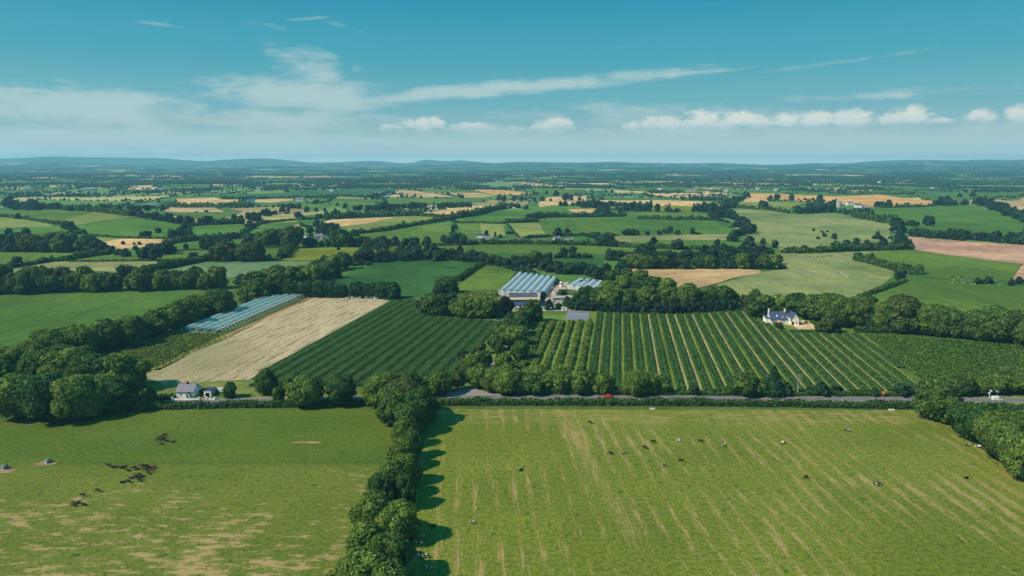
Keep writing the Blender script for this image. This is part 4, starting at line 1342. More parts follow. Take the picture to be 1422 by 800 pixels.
def trough(px, py, label):
    r = at(px, py, 'water_trough', label, 'trough', group='water troughs')
    MB().box(-1.1, -.4, .12, 1.1, .4, .22).box(-1.1, -.4, .22, -1.03, .4, .62).box(1.03, -.4, .22, 1.1, .4, .62).box(-1.03, -.4, .22, 1.03, -.33, .62).box(-1.03, .33, .22, 1.03, .4, .62).build('basin', M_WHITEW, r)
    for q in (-.8, .8): MB().box(q - .1, -.3, -.05, q + .1, .3, .12).build('foot', M_CONC, r)
    MB().box(-1.0, -.32, .5, 1.0, .32, .53).build('water', M_DGLASS, r)
trough(906, 568.5, 'white water trough by the road hedge, below the red car'); trough(1238, 570, 'white water trough by the road hedge near the right corner')

# far houses ------------------------------------------------------------
def house_proto(w, d, h, rise, wall, roofm, nwin, chim=True, barn=False):
    r = bpy.data.objects.new('farmhouse', None)
    gable_walls(w, d, h, rise).build('wall', wall, r)
    rf = gable_roof(w, d, h, rise).build('roof', roofm, r)
    if chim: MB().box(w / 2 - 1.1, d / 2 - .4, h + rise - .6, w / 2 - .2, d / 2 + .4, h + rise + 1.3).build('chimney', wall, rf)
    for i in range(nwin):
        x = -w / 2 + w * (i + .5) / nwin
        if i == nwin // 2 and not barn: MB().box(x - .5, -.05, 0, x + .5, .01, 2.1).build('door', M_NAVY, r)
        else: window(r, x, .9, 1.3, 1.2)
        if h > 4: window(r, x, 3.4, 1.2, 1.1)
    return r


HP = {}
def far_house(px, py, wpx, label, style='white', rz=0.0, cat='house', name='farmhouse'):
    spec = {'white': (10, 7, 5.0, 2.4, M_WHITEW, M_SLATE, 3), 'bungalow': (15, 8, 2.8, 2.2, M_WHITEW, M_SLATE, 5), 'blue': (11, 7.5, 4.8, 2.8, M_WHITEW, M_SLATEB, 3), 'pink': (10, 7, 4.6, 2.6, M_PINKW, M_SLATE, 3),
            'barn': (16, 10, 4, 2, M_CONC, M_STEEL, 2, False, True), 'whitebarn': (12, 8, 3.5, 1.8, M_WHITEW, M_STEEL, 1, False, True), 'redbarn': (18, 11, 4.5, 2.2, M_CONC, M_BRICK, 2, False, True)}[style]
    if style not in HP:
        HP[style] = house_proto(*spec); r = HP[style]; COL.objects.link(r)
    else:
        r = copy_tree(HP[style])
    r.name = name
    x, y = px2w(px, py); D = math.hypot(math.hypot(x, y), CAM_H)
    s_ = wpx * D / FPX / spec[0]; s_ = min(max(s_, .55), 2.6)
    r.location = (x, y, Hs(x, y)); r.rotation_euler = (0, 0, rz - math.atan2(x, y) * .6); r.scale = (s_, s_ ** .7, s_ ** .6)
    tag(r, label, cat, 'buildings scattered over the plain')
    return r


for a in [
    (44, 292, 6, 'small white barn at the foot of dark trees, far left', 'whitebarn', .1, 'barn'),
    (40, 264, 8, 'long pale farm shed in the far fields at left', 'barn', 0, 'barn'), (124, 265, 13, 'very long pale shed far off at left', 'barn', 0, 'barn'), (104, 271, 9, 'pale shed just below the very long shed', 'barn', .1, 'barn'),
    (153, 272, 5, 'white house between two hedges, far left middle', 'white', .2, 'house'), (209, 287.5, 11, 'grey roofed shed above the crest of the left hill', 'barn', 0, 'barn'),
    (217, 264, 4, 'leftmost white house in a far row of three', 'white', 0, 'house'), (221.5, 264, 4, 'middle white house in a far row of three', 'white', 0, 'house'), (226, 263.6, 4, 'rightmost white house in a far row of three', 'white', 0, 'house'),
    (253, 250, 8, 'pale building in the distant woods, left of centre', 'white', 0, 'house'), (349, 281.5, 9, 'blue roofed farmhouse at the right end of the golden field', 'blue', .2, 'house'),
    (416, 280, 9, 'dark roofed farmhouse beyond the golden strip', 'white', 0, 'house'), (430, 280, 7, 'second farmhouse beyond the golden strip, paler', 'bungalow', 0, 'house'),
    (461, 316.5, 9, 'white house with deep blue roof right of the hamlet', 'blue', .3, 'house'), (397, 331, 11, 'pink walled house at the left end of the hamlet', 'pink', 0, 'house'), (389, 334, 9, 'dark roofed cottage left of the pink hamlet house', 'white', .2, 'house'),
    (416, 334, 10, 'grey roofed cottage in the middle of the hamlet', 'bungalow', 0, 'house'), (427, 332, 8, 'tall white gabled house in the hamlet', 'white', 1.5, 'house'), (442, 333, 11, 'pinkish house at the right end of the hamlet', 'pink', .1, 'house'), (450, 333, 6, 'little brown cottage right of the last pinkish house', 'pink', .5, 'house'),
    (528, 270.5, 12, 'long grey farm building in the far stubble fields', 'barn', 0, 'barn'), (539, 274, 9, 'white farmhouse with blue roof in the far stubble', 'blue', 0, 'house'),
    (599.5, 290.5, 14, 'long low white bungalow between two rows of trees', 'bungalow', 0, 'house'), (552, 363, 5, 'tiny white hut at the top of the dark crop field', 'whitebarn', 0, 'hut'),
    (666.5, 331, 8, 'pale blue roofed cottage left of the lane bungalow', 'blue', 0, 'house'), (677, 333, 12, 'white lane bungalow beside a tiny cypress', 'bungalow', 0, 'house'),
    (774.5, 335.5, 9, 'taller pink cottage of the pair by the hedge', 'pink', .4, 'house'), (790, 335.5, 11, 'wider pale cottage of the pair by the hedge', 'bungalow', 0, 'house'),
    (876.5, 294.5, 11, 'grey farmhouse under round trees beyond the cottages', 'white', 0, 'house'), (994, 291, 9, 'blue roofed farmhouse deep among dark trees', 'blue', 0, 'house'), (993, 285.5, 8, 'red brick barn behind the blue roofed farmhouse', 'redbarn', 0, 'barn'),
    (1018, 276, 9, 'dark roofed shed at the end of the winding belt', 'barn', 0, 'barn'), (960, 267.5, 12, 'purple-grey farmhouse far off right of centre', 'pink', 0, 'house'), (982.5, 268, 4, 'white house right of the far purple-grey farmhouse', 'white', 0, 'house'),
    (1052, 263.5, 4, 'white cottage above the wheat field, left one', 'white', 0, 'house'), (1077.5, 265, 4.5, 'white cottage above the wheat field, right one', 'white', 0, 'house'),
    (1181, 285.5, 8, 'white farmhouse beside the pale silo', 'white', .3, 'house'), (1192, 288.5, 8, 'blue roofed shed below the wheat field', 'blue', 0, 'shed'), (1202, 288.5, 9, 'red roofed shed below the wheat field', 'redbarn', 0, 'shed'),
    (1258, 254, 7, 'large pale country house in distant woods, right', 'white', 0, 'house'), (1221, 254, 3.5, 'small white house left of the large pale one', 'white', 0, 'house'),
    (744, 252.5, 12, 'long red roofed shed in the far plain', 'redbarn', 0, 'shed'), (752, 252, 9, 'pale shed right of the long red roofed one', 'barn', 0, 'shed'), (1003, 238.5, 14, 'white cluster building on the horizon plain', 'whitebarn', 0, 'building'), (990, 239, 6, 'white building left of the horizon cluster', 'white', 0, 'building'),
    (929, 251, 5, 'pale house in distant fields right of centre', 'pink', 0, 'house'), (430, 258.5, 10, 'grey farm shed in the far plain left of centre', 'barn', 0, 'shed'), (362, 263, 11, 'dark roofed farm shed on the far plain at left', 'barn', 0, 'shed'), (582, 246, 4, 'white house just below the central horizon', 'white', 0, 'house'),
    (1011, 228.8 + 8, 8, 'pale building right of the horizon cluster', 'whitebarn', 0, 'building'), (305, 243, 4, 'lone white building below the left hills', 'white', 0, 'building'), (1342, 283, 3.5, 'pale hut beyond the round green field', 'white', 0, 'hut')]:
    nm = {'barn': 'barn', 'shed': 'farm_shed', 'hut': 'field_hut', 'building': 'farm_building'}.get(a[6], 'farmhouse')
    far_house(a[0], a[1], a[2], a[3], a[4], a[5], a[6], nm)
rh_ = random.Random(21)
for k in range(46):
    px, py = rh_.uniform(20, 1400), 229 + 38 * rh_.random() ** 1.3
    far_house(px, py, 2.2 + (py - 229) * .07, 'tiny pale farmhouse, one of many specks among the far blue woods', rh_.choice(('white', 'bungalow', 'whitebarn')), rh_.uniform(-.6, .6))['group'] = 'tiny farmhouses on the far plain'
s = at(1164.5, 288, 'silo', 'pale cylindrical silo beside the white farmhouse on the right', 'silo')
D = math.hypot(*px2w(1164.5, 288)); k = D / FPX
MB().tube([(0, 0, 0), (0, 0, 7 * k)], [3 * k, 3 * k], 14).build('tank', M_CONC, s); MB().tube([(0, 0, 7 * k), (0, 0, 9 * k)], [3.1 * k, .4 * k], 14).build('cap', M_STEEL, s)

# livestock -------------------------------------------------------------
def skin_mesh(name, verts, edges, radii, mat, sub=1):
    me = bpy.data.meshes.new(name + '_src'); me.from_pydata(verts, edges, [])
    o = bpy.data.objects.new(name + '_src', me); COL.objects.link(o)
    md = o.modifiers.new('s', 'SKIN'); md.use_smooth_shade = True
    for i, v in enumerate(me.skin_vertices[0].data):
        r = radii[i]; v.radius = r if isinstance(r, tuple) else (r, r)
        v.use_root = (i == 0)
    if sub:
        m2 = o.modifiers.new('d', 'SUBSURF'); m2.levels = sub; m2.render_levels = sub
    dg = bpy.context.evaluated_depsgraph_get()
    out = bpy.data.meshes.new_from_object(o.evaluated_get(dg)); out.name = name
    bpy.data.objects.remove(o); bpy.data.meshes.remove(me)
    out.materials.clear(); out.materials.append(mat)
    return out


def beast(pose, mat, sheep=False):
    k = .42 if sheep else 1.0
    H0 = 1.0
    V = [(0, 0, 1.05), (-.65, 0, 1.08), (-1.0, 0, 1.10), (.6, 0, 1.10), (.9, 0, 1.2)]
    Rr = [(.36, .40), (.34, .38), (.20, .24), (.32, .38), (.20, .26)]
    E = [(0, 1), (1, 2), (0, 3), (3, 4)]
    if pose == 'graze': hd = [(1.25, .02, .85), (1.45, .05, .38), (1.62, .08, .12)]
    elif pose == 'lie': hd = [(1.15, .02, 1.45), (1.4, .08, 1.5), (1.65, .12, 1.38)]
    else: hd = [(1.2, 0, 1.45), (1.45, .05, 1.55), (1.78, .1, 1.38)]
    V += hd; Rr += [.17, .15, .10]; E += [(4, 5), (5, 6), (6, 7)]
    for (sx, sy, hind) in ((.62, .22, 0), (.68, -.22, 0), (-.78, .22, 1), (-.70, -.22, 1)):
        b = len(V); root = 1 if hind else 3
        if pose == 'lie': V += [(sx, sy * 1.5, .85), (sx + .25, sy * 1.9, .62), (sx - .1, sy * 2.0, .56)]
        elif hind: V += [(sx + .1, sy, .78), (sx - .13, sy, .46), (sx - .04, sy, .05)]
        else: V += [(sx, sy, .75), (sx + .05, sy, .42), (sx, sy, .05)]
        Rr += [.15 if hind else .12, .065, .06]
        E += [(root, b), (b, b + 1), (b + 1, b + 2)]
    b = len(V); V += [(-1.16, 0, .95), (-1.18, 0, .45)]; Rr += [.05, .05]; E += [(2, b), (b, b + 1)]
    if pose == 'lie': V = [(x, y, z - .52) for x, y, z in V]
    if sheep:
        V = [(x, y, z) for x, y, z in V]; Rr = [(r[0] * 1.25, r[1] * 1.2) if isinstance(r, tuple) else r for r in Rr]
    return skin_mesh('body', [(x * k, y * k, z * k) for x, y, z in V], E, [(r[0] * k, r[1] * k) if isinstance(r, tuple) else r * k for r in Rr], mat)


def hide_mat(name, a, b, thr):
    m, nt, p = new_mat(name)
    tcn = n_(nt, 'ShaderNodeTexCoord'); oi = n_(nt, 'ShaderNodeObjectInfo')
    v = n_(nt, 'ShaderNodeVectorMath', operation='ADD'); nt.links.new(tcn.outputs['Object'], v.inputs[0]); nt.links.new(oi.outputs['Location'], v.inputs[1])
    f = noise_(nt, v.outputs[0], 1.3, 1.0)
    nt.links.new(mix_(nt, smooth_(nt, f, thr, thr + .03), a, b), p.inputs['Base Color'])
    return m
M_HB = hide_mat('black hide', (.018, .016, .018), (.05, .045, .04), .72)
M_HBW = hide_mat('pied hide', (.02, .02, .022), (.68, .66, .60), .52)
M_HBR = hide_mat('brown hide', (.07, .03, .02), (.09, .04, .025), .5)
M_HT = hide_mat('tan hide', (.35, .18, .08), (.42, .24, .12), .5)
M_WOOL = hide_mat('wool', (.55, .52, .44), (.62, .58, .50), .5)
BEAST = {(p_, n_2): beast(p_, m_) for p_ in ('stand', 'graze', 'lie') for n_2, m_ in (('black', M_HB), ('black and white', M_HBW), ('brown', M_HBR), ('tan', M_HT))}
BEAST[('graze', 'sheep')] = beast('graze', M_WOOL, True); BEAST[('stand', 'sheep')] = beast('stand', M_WOOL, True)
rcow = random.Random(8)
ORDS = ['first', 'second', 'third', 'fourth', 'fifth', 'sixth', 'seventh', 'eighth', 'ninth', 'tenth', 'eleventh', 'twelfth', 'thirteenth', 'fourteenth', 'fifteenth', 'sixteenth', 'seventeenth', 'eighteenth', 'nineteenth', 'twentieth']
def herd(lst, place, size=1.0):
    lst = sorted(lst)
    for i, q in enumerate(lst):
        x, y = px2w(q[0], q[1]); col = q[2]; pose = q[3] if len(q) > 3 else rcow.choice(('graze', 'graze', 'stand', 'lie'))
        if i and abs(q[0] - lst[i - 1][0]) < 1.2: x += 1.2
        r = empty('cow', (x, y, Hs(x, y) + .05), rcow.choice((0, math.pi)) + rcow.uniform(-.7, .7), label=f"{col} cow {'lying' if pose == 'lie' else 'grazing' if pose == 'graze' else 'standing'}, {ORDS[i]} from left {place}", category='cow', group='cattle ' + place)
        r.scale = (size * .84,) * 3
        obj('body', BEAST[(pose, col)], r)


def zz(x0, y0, s, L): return [(x0 + a[0] / s, y0 + a[1] / s) + tuple(a[2:]) for a in L]
B_, W_2, BR_ = 'black', 'black and white', 'brown'
herd(zz(0, 540, 3.078, [(692, 204, B_), (684, 214, B_), (698, 220, B_), (713, 226, B_), (678, 224, BR_), (740, 230, B_, 'lie'), (703, 212, BR_), (689, 238, B_, 'lie')]), 'in the upper left pasture')
herd(zz(0, 540, 3.078, [(465, 334, B_, 'stand'), (487, 338, B_), (512, 344, B_), (530, 337, B_), (533, 352, B_, 'lie'), (575, 344, B_), (586, 347, B_, 'lie'), (605, 353, B_, 'stand'), (604, 335, BR_), (618, 338, BR_), (630, 333, BR_), (643, 336, BR_), (655, 345, BR_), (636, 357, BR_, 'stand'), (634, 366, B_), (641, 348, BR_)]), 'in the main group below the wire')
herd(zz(0, 540, 3.078, [(584, 374, B_, 'stand'), (579, 383, B_), (560, 384, B_, 'lie'), (590, 388, B_), (582, 398, B_), (550, 402, B_), (525, 403, B_, 'lie'), (588, 380, B_, 'stand')]), 'in the cluster just below the main group')
herd(zz(0, 540, 3.078, [(418, 441, B_), (353, 462, B_, 'stand'), (313, 491, BR_), (312, 502, BR_), (330, 492, 'tan', 'stand'), (360, 499, B_, 'lie')]), 'in the lower left group')
herd(zz(880, 520, 2.624, [(72, 250, B_), (40, 271, B_), (168, 248, W_2), (243, 248, B_), (328, 262, W_2, 'stand'), (545, 254, W_2, 'stand'), (780, 209, W_2), (172, 315, B_), (108, 338, W_2), (628, 380, B_), (892, 407, W_2, 'stand'), (884, 402, W_2), (1212, 380, B_), (1258, 268, W_2), (1218, 260, W_2), (1355, 341, W_2)]) +
     zz(440, 540, 3.078, [(1167, 149, B_), (1256, 282, B_), (1312, 279, W_2)]), 'across the right pasture')
herd(zz(440, 540, 3.078, [(873, 351, B_), (665, 579, W_2, 'stand')]), 'near the central tree line')
herd(zz(440, 540, 3.078, [(430, 578, W_2), (405, 607, W_2), (440, 668, W_2), (400, 703, W_2), (388, 714, BR_), (430, 724, W_2, 'stand'), (465, 724, W_2), (495, 592, BR_), (480, 772, W_2), (412, 640, BR_), (452, 640, W_2)]), 'shading under the central trees')
herd(zz(920, 260, 5.925, [(1215, 578, B_), (1278, 576, B_), (1312, 578, B_), (1330, 572, B_), (1362, 570, B_), (1385, 574, B_)]), 'in the hillside pasture on the right', 1.2)
herd(zz(460, 260, 5.925, [(1092, 370, B_), (1120, 370, B_), (1150, 371, B_), (1180, 371, B_), (1212, 371, B_), (1228, 371, B_)]), 'above the lane bungalow', 1.3)
herd(zz(1182, 260, 5.925, [(828, 748, B_), (850, 732, B_), (905, 748, B_)]), 'beside the sheep on the far right', 1.2)
rs_ = random.Random(4)
for k in range(26):
    x, y = (1120 + rs_.random() * 60, 378 + rs_.random() * 10) if k < 15 else (1318 + rs_.random() * 100, 388 + rs_.random() * 10)
    X, Y = px2w(x, y)
    r = empty('sheep', (X, Y, Hs(X, Y) + .4), rs_.uniform(0, 6.28), label='cream woolly sheep dotted over the pale hillside pasture' if k < 15 else 'cream woolly sheep by the scrub on the far right slope', category='sheep', group='sheep on the pale hillside' if k < 15 else 'sheep by the right hand scrub')
    r.scale = (1.5,) * 3
    obj('body', BEAST[('graze', 'sheep')], r)

# ------------------------------------------------------------------ vegetation builders
def rnd_dirs(rng, n, up=0.0):
    v = rng.normal(size=(n, 3)); v[:, 2] += up
    return v / np.linalg.norm(v, axis=1)[:, None]


def quads(rng, C, N, S, bend=0.25):
    """leaf-clump quads at centres C with normals N and half sizes S -> V, F"""
    n = len(C)
    r = rng.normal(size=(n, 3))
    U = np.cross(N, r); U /= np.linalg.norm(U, axis=1)[:, None] + 1e-9
    W_ = np.cross(N, U)
    s = S[:, None]
    a = rng.uniform(.7, 1.25, (n, 1))
    U = U * s * a; W_ = W_ * s / a
    k = N * s * bend
    V = np.stack([C - U * rng.uniform(.7, 1.1, (n, 1)) - W_ - k, C + U - W_ * rng.uniform(.6, 1.1, (n, 1)) + k, C + U * rng.uniform(.7, 1.1, (n, 1)) + W_ - k, C - U + W_ * rng.uniform(.6, 1.1, (n, 1)) + k], 1).reshape(-1, 3)
    F = np.arange(4 * n).reshape(n, 4)
    return V, F


bm_ = bmesh.new(); bmesh.ops.create_icosphere(bm_, subdivisions=2, radius=1)
ICO_V = np.array([v.co[:] for v in bm_.verts]); ICO_F = np.array([[v.index for v in f.verts] for f in bm_.faces]); bm_.free()
bm_ = bmesh.new(); bmesh.ops.create_icosphere(bm_, subdivisions=1, radius=1)
ICO1_V = np.array([v.co[:] for v in bm_.verts]); ICO1_F = np.array([[v.index for v in f.verts] for f in bm_.faces]); bm_.free()


def join_quads_tris(name, parts, mats):
    """parts: (V, F, tint) with tri or quad faces; tris become degenerate-free by separate arrays"""
    Vs, Fs3, Fs4, T = [], [], [], []
    o = 0
    for V, F, t in parts:
        Vs.append(V); T.append(t)
        (Fs3 if F.shape[1] == 3 else Fs4).append(F + o)
        o += len(V)
    V = np.concatenate(Vs); T = np.concatenate(T)
    me = bpy.data.meshes.new(name)
    me.vertices.add(len(V)); me.vertices.foreach_set('co', V.astype(np.float32).ravel())
    F3 = np.concatenate(Fs3) if Fs3 else np.zeros((0, 3), int); F4 = np.concatenate(Fs4) if Fs4 else np.zeros((0, 4), int)
    li = np.concatenate([F3.ravel(), F4.ravel()]).astype(np.int32)
    me.loops.add(len(li)); me.loops.foreach_set('vertex_index', li)
    st = np.concatenate([np.arange(len(F3)) * 3, len(F3) * 3 + np.arange(len(F4)) * 4]).astype(np.int32)
    me.polygons.add(len(st)); me.polygons.foreach_set('loop_start', st)
    me.update(calc_edges=True)
    a = me.attributes.new('tint', 'FLOAT_COLOR', 'POINT')
    t4 = np.ones((len(V), 4), np.float32); t4[:, :3] = T
    a.data.foreach_set('color', t4.ravel())
    for m in (mats if isinstance(mats, (list, tuple)) else [mats]):
        me.materials.append(m)
    return me


def leaf_tint(rng, n, lo=0.55, hi=1.45):
    b = rng.uniform(lo, hi, (n, 1)) * np.array([[1, 1, 1]]) * (1 + rng.normal(0, .05, (n, 3)))
    return np.repeat(b, 4, axis=0)


def crown_mesh(name, seed, h, w, nleaf, leaf, mat, shape='round', nlobe=16, low=0.14):
    rng = np.random.default_rng(seed)
    L = []
    if shape == 'round':
        L.append((0, 0, h * .54, w * .33)); L.append((w * .08, -w * .1, h * .36, w * .26)); L.append((-w * .1, w * .07, h * .68, w * .24))
        for k in range(nlobe):
            a = k * 2.4 + rng.uniform(-.4, .4); t = (k + .5) / nlobe
            z = low * h + (1 - low) * h * (0.14 + 0.74 * t)
            prof = math.sin(math.pi * min(1, .20 + .74 * t)) ** .55
            rr = w * .5 * prof * rng.uniform(.40, .92)
            r = w * rng.uniform(.09, .21) * (1.25 if nlobe < 20 else 1)
            L.append((rr * math.cos(a), rr * math.sin(a), min(z, h - r * .9), r))
        L.append((rng.uniform(-.1, .1) * w, rng.uniform(-.1, .1) * w, h * .84, w * .19))
    elif shape == 'column':
        for k in range(nlobe):
            t = (k + .5) / nlobe; z = low * h + (1 - low) * h * t * .93
            r = w * .5 * (math.sin(math.pi * min(1, .28 + .66 * t)) ** .6) * rng.uniform(.75, 1.05)
            L.append((rng.uniform(-.1, .1) * w, rng.uniform(-.1, .1) * w, z, max(r, w * .15)))
    elif shape == 'cone':
        for k in range(nlobe):
            t = k / nlobe; z = low * h + (1 - low) * h * t
            ring = w * .5 * (1 - t) ** .9
            a = k * 2.4
            L.append((ring * .45 * math.cos(a), ring * .45 * math.sin(a), z, ring * .62 + .25))
    elif shape == 'bush':
        for k in range(nlobe):
            a = rng.uniform(0, 6.28); rr = w * .5 * rng.uniform(0, .7)
            r = w * rng.uniform(.2, .3)
            L.append((rr * math.cos(a), rr * math.sin(a), max(r * .5, rng.uniform(.3, .75) * h - r * .2), min(r, h * .5)))
    L = np.array(L)
    area = L[:, 3] ** 2
    pick = rng.choice(len(L), size=int(nleaf * 1.9), p=area / area.sum())
    d = rnd_dirs(rng, len(pick), 0.25)
    ctr, rad = L[pick, :3], L[pick, 3:4]
    P = ctr + d * rad * rng.uniform(.78, 1.28, (len(pick), 1)) * np.array([[1, 1, .92]])
    # keep only what lies outside the other clumps
    dist = np.linalg.norm(P[:, None, :] - L[None, :, :3], axis=2) / L[None, :, 3]
    keep = (dist.min(axis=1) > .74) & (P[:, 2] > low * h * .5)
    P, d = P[keep][:nleaf], d[keep][:nleaf]
    N = d + rng.normal(0, .38, d.shape); N /= np.linalg.norm(N, axis=1)[:, None]
    V, F = quads(rng, P, N, leaf * rng.uniform(.5, 1.25, len(P)))
    lt_ = rng.uniform(.78, 1.25, len(L))[pick[keep][:nleaf]]
    parts = [(V, F, leaf_tint(rng, len(P)) * np.repeat(lt_, 4)[:, None])]
    for x, y, z, r in L:
        v = ICO1_V * (r * .80 * (1 + rng.normal(0, .08, (len(ICO1_V), 1)))) * np.array([[1, 1, .92]]) + np.array([[x, y, z]])
        v[:, 2] = np.maximum(v[:, 2], low * h * .6)
        parts.append((v, ICO1_F, np.full((len(v), 3), .75)))
    return join_quads_tris(name, parts, mat)


def trunk_mesh(name, seed, h, w, mat=M_BARK):
    rng = random.Random(seed)
    mb = MB()
    r = h * .028
    top = (rng.uniform(-.03, .03) * h, rng.uniform(-.03, .03) * h, h * .62)
    mb.tube([(0, 0, -.5), (0, 0, h * .06), (top[0] * .4, top[1] * .4, h * .3), top, (top[0], top[1], h * .82)], [r * 1.5, r, r * .8, r * .45, r * .12], 7)
    for k in range(6):
        a = k * 1.1 + rng.uniform(0, .6); z0 = h * rng.uniform(.2, .5); L = w * rng.uniform(.26, .38)
        mb.tube([(0, 0, z0), (math.cos(a) * L * .5, math.sin(a) * L * .5, z0 + L * .45), (math.cos(a) * L, math.sin(a) * L, z0 + L * .95)], [r * .5, r * .32, r * .1], 5)
    return mb.mesh(name, mat)


# kinds: (height, width) prototypes at three levels of detail; meshes shared by all copies
PROTO = {}
def proto(kind, lod, var):
    key = (kind, lod, var)
    if key in PROTO:
        return PROTO[key]
    seed = hash((kind.__len__(), lod, var)) % 9999 + var * 17
    h = 12.0
    nl = {0: 11000, 1: 2800, 2: 600}[lod]; lf = {0: .30, 1: .56, 2: 1.05}[lod]
    nlobe = {0: 40, 1: 26, 2: 11}[lod]
    mat, shape, w, low = {
        'broad': (M_LEAF, 'round', 11.0 + (var % 3) * 1.1, .10), 'copper': (M_PURPLE, 'round', 11.5, .10), 'bronze': (M_BRONZE, 'round', 12.5, .10),
        'yellow': (M_YELLOW, 'round', 8.5, .14), 'poplar': (M_CONIF, 'column', 4.6, .05), 'conifer': (M_CONIF, 'cone', 7.5, .05),
        'bush': (M_HEDGE, 'bush', 14.0, .02), 'bigwide': (M_LEAF, 'round', 15.5, .08)}[kind]
    if kind in ('poplar', 'conifer'): nl = int(nl * .6)
    c = crown_mesh('crown', seed, h, w, nl, lf, mat, shape, nlobe, low)
    t = trunk_mesh('trunk', seed + 5, h, w)
    PROTO[key] = (c, t)
    return PROTO[key]


ORD = ['first', 'second', 'third', 'fourth', 'fifth', 'sixth', 'seventh', 'eighth', 'ninth', 'tenth', 'eleventh', 'twelfth', 'thirteenth', 'fourteenth',
       'fifteenth', 'sixteenth', 'seventeenth', 'eighteenth', 'nineteenth', 'twentieth']
TENS = ['', '', 'twenty', 'thirty', 'forty', 'fifty']


def ordinal(i):
    if i < 20:
        return ORD[i]
    t, u = divmod(i + 1, 10)
    return {2: 'twentieth', 3: 'thirtieth', 4: 'fortieth', 5: 'fiftieth'}[t] if u == 0 else TENS[t] + '-' + ORD[u - 1]


TREES = []      # dict(x, y, hpx, kind, place, wide)
rngT = random.Random(11)
def T(px, py, hpx, kind='broad', place=None, wide=1.0, label=None):
    x, y = px2w(px, py)
    TREES.append(dict(px=px, py=py, x=x, y=y, hpx=hpx, kind=kind, place=place, wide=wide, label=label))


def TL(pts, hpx, step, place, kinds=('broad', 'broad', 'broad', 'broad', 'bronze'), jit=0.25, jy=0.0, hv=0.26, wide=1.0, skip=0.08):
    """row of trees along a photo-space base line; hpx may be (start, end)"""
    pts = [Vector(p) for p in pts]
    L = sum((pts[i + 1] - pts[i]).length for i in range(len(pts) - 1))
    h0, h1 = hpx if isinstance(hpx, tuple) else (hpx, hpx)
    s = step * .3; i = 0; acc = 0.0
    while s < L:
        while i < len(pts) - 2 and s > acc + (pts[i + 1] - pts[i]).length:
            acc += (pts[i + 1] - pts[i]).length; i += 1
        q = pts[i].lerp(pts[i + 1], (s - acc) / max(1e-6, (pts[i + 1] - pts[i]).length))
        t = s / L
        hh = (h0 + (h1 - h0) * t)
        if rngT.random() >= skip:
            T(q.x + rngT.uniform(-jit, jit) * step, q.y + rngT.uniform(-1, 1) * jy, hh * rngT.uniform(1 - hv, 1 + hv * .8), rngT.choice(kinds), place, wide)
        s += step * (h0 + (h1 - h0) * t) / h0 * rngT.uniform(.8, 1.2)


def Z(z, s):
    return zparse(z + ' ' + s)


# near ----------------------------------------------------------------
CEN = 'tall tree line dividing the two front pastures'
for (x, y, h, k, w_) in [(560, 581, 54, 'bronze', 1.05), (585, 588, 50, 'broad', 1.0), (546, 590, 46, 'broad', .95), (571, 603, 46, 'broad', .85), (563, 620, 42, 'broad', .85), (572, 636, 40, 'broad', .75),
                         (557, 652, 44, 'broad', .8), (566, 672, 42, 'broad', .8), (548, 690, 50, 'broad', .85), (530, 712, 52, 'broad', .85), (562, 706, 46, 'broad', .75), (520, 745, 60, 'broad', .95),
                         (552, 752, 54, 'broad', .9), (512, 790, 62, 'broad', .95), (545, 805, 62, 'broad', .95), (500, 835, 66, 'broad', 1.0), (540, 860, 72, 'broad', 1.0), (525, 905, 72, 'broad', 1.0)]:
    T(x, y, h * 1.12, k, CEN, w_)
LW = 'dark wood left of the roadside cottage'
for (x, y, h, k, w_) in [(-30, 560, 60, 'broad', 1), (0, 570, 70, 'broad', 1), (28, 580, 62, 'broad', .9), (70, 580, 66, 'broad', 1.05), (112, 580, 64, 'broad', 1), (150, 572, 56, 'broad', 1), (174, 570, 54, 'broad', 1.0), (202, 566, 36, 'broad', 1.2),
                         (130, 548, 60, 'broad', 1), (165, 545, 58, 'broad', 1.05), (186, 540, 48, 'broad', 1), (95, 545, 62, 'broad', 1), (60, 535, 52, 'broad', 1.0), (15, 530, 48, 'broad', 1.1), (-20, 530, 50, 'broad', 1.1), (45, 515, 34, 'broad', 1.1), (-10, 515, 38, 'broad', 1.1),
                         (88, 520, 42, 'broad', 1.1), (120, 520, 42, 'broad', 1), (25, 560, 45, 'broad', 1), (-60, 575, 66, 'broad', 1), (-45, 540, 50, 'broad', 1)]:
    T(x - 3, y, h * .90, k, LW, w_ * 1.05)
DB = 'diagonal tree belt behind the netting tunnels'
TL([(48, 510), (100, 497), (170, 481), (236, 459), (292, 437)], (38, 30), 17, DB, ('broad', 'broad', 'bigwide'), jy=2, wide=1.1)
TL([(60, 500), (126, 484), (190, 467), (250, 444), (284, 429)], (34, 26), 22, DB, ('broad',), jy=2, wide=1.1)
TL([(300, 438), (345, 421), (385, 405)], (32, 28), 14, DB, ('broad',), jy=1.5, wide=1.1)
TL([(340, 410), (400, 394), (440, 384), (480, 374)], (26, 22), 12, 'dark belt climbing beside the sage barley field', ('broad',), jy=1.5, wide=1.1)
TL([(360, 400), (420, 396), (470, 384)], (26, 22), 12, 'dark belt climbing beside the sage barley field', ('broad',), jy=1.5, wide=1.1)
TL([(-20, 409), (60, 407), (130, 405), (200, 403), (300, 402)], (33, 27), 14, 'tree belt along the far edge of the left field', ('broad', 'broad', 'bronze'), jy=1.2, wide=1.0)
TL([(386, 412), (450, 413), (566, 415)], (26, 26), 7.2, 'conifer windbreak behind the straw field', ('poplar',), jit=.1, hv=.10, wide=1.6)
RS = 'roadside trees between cottage and drive'
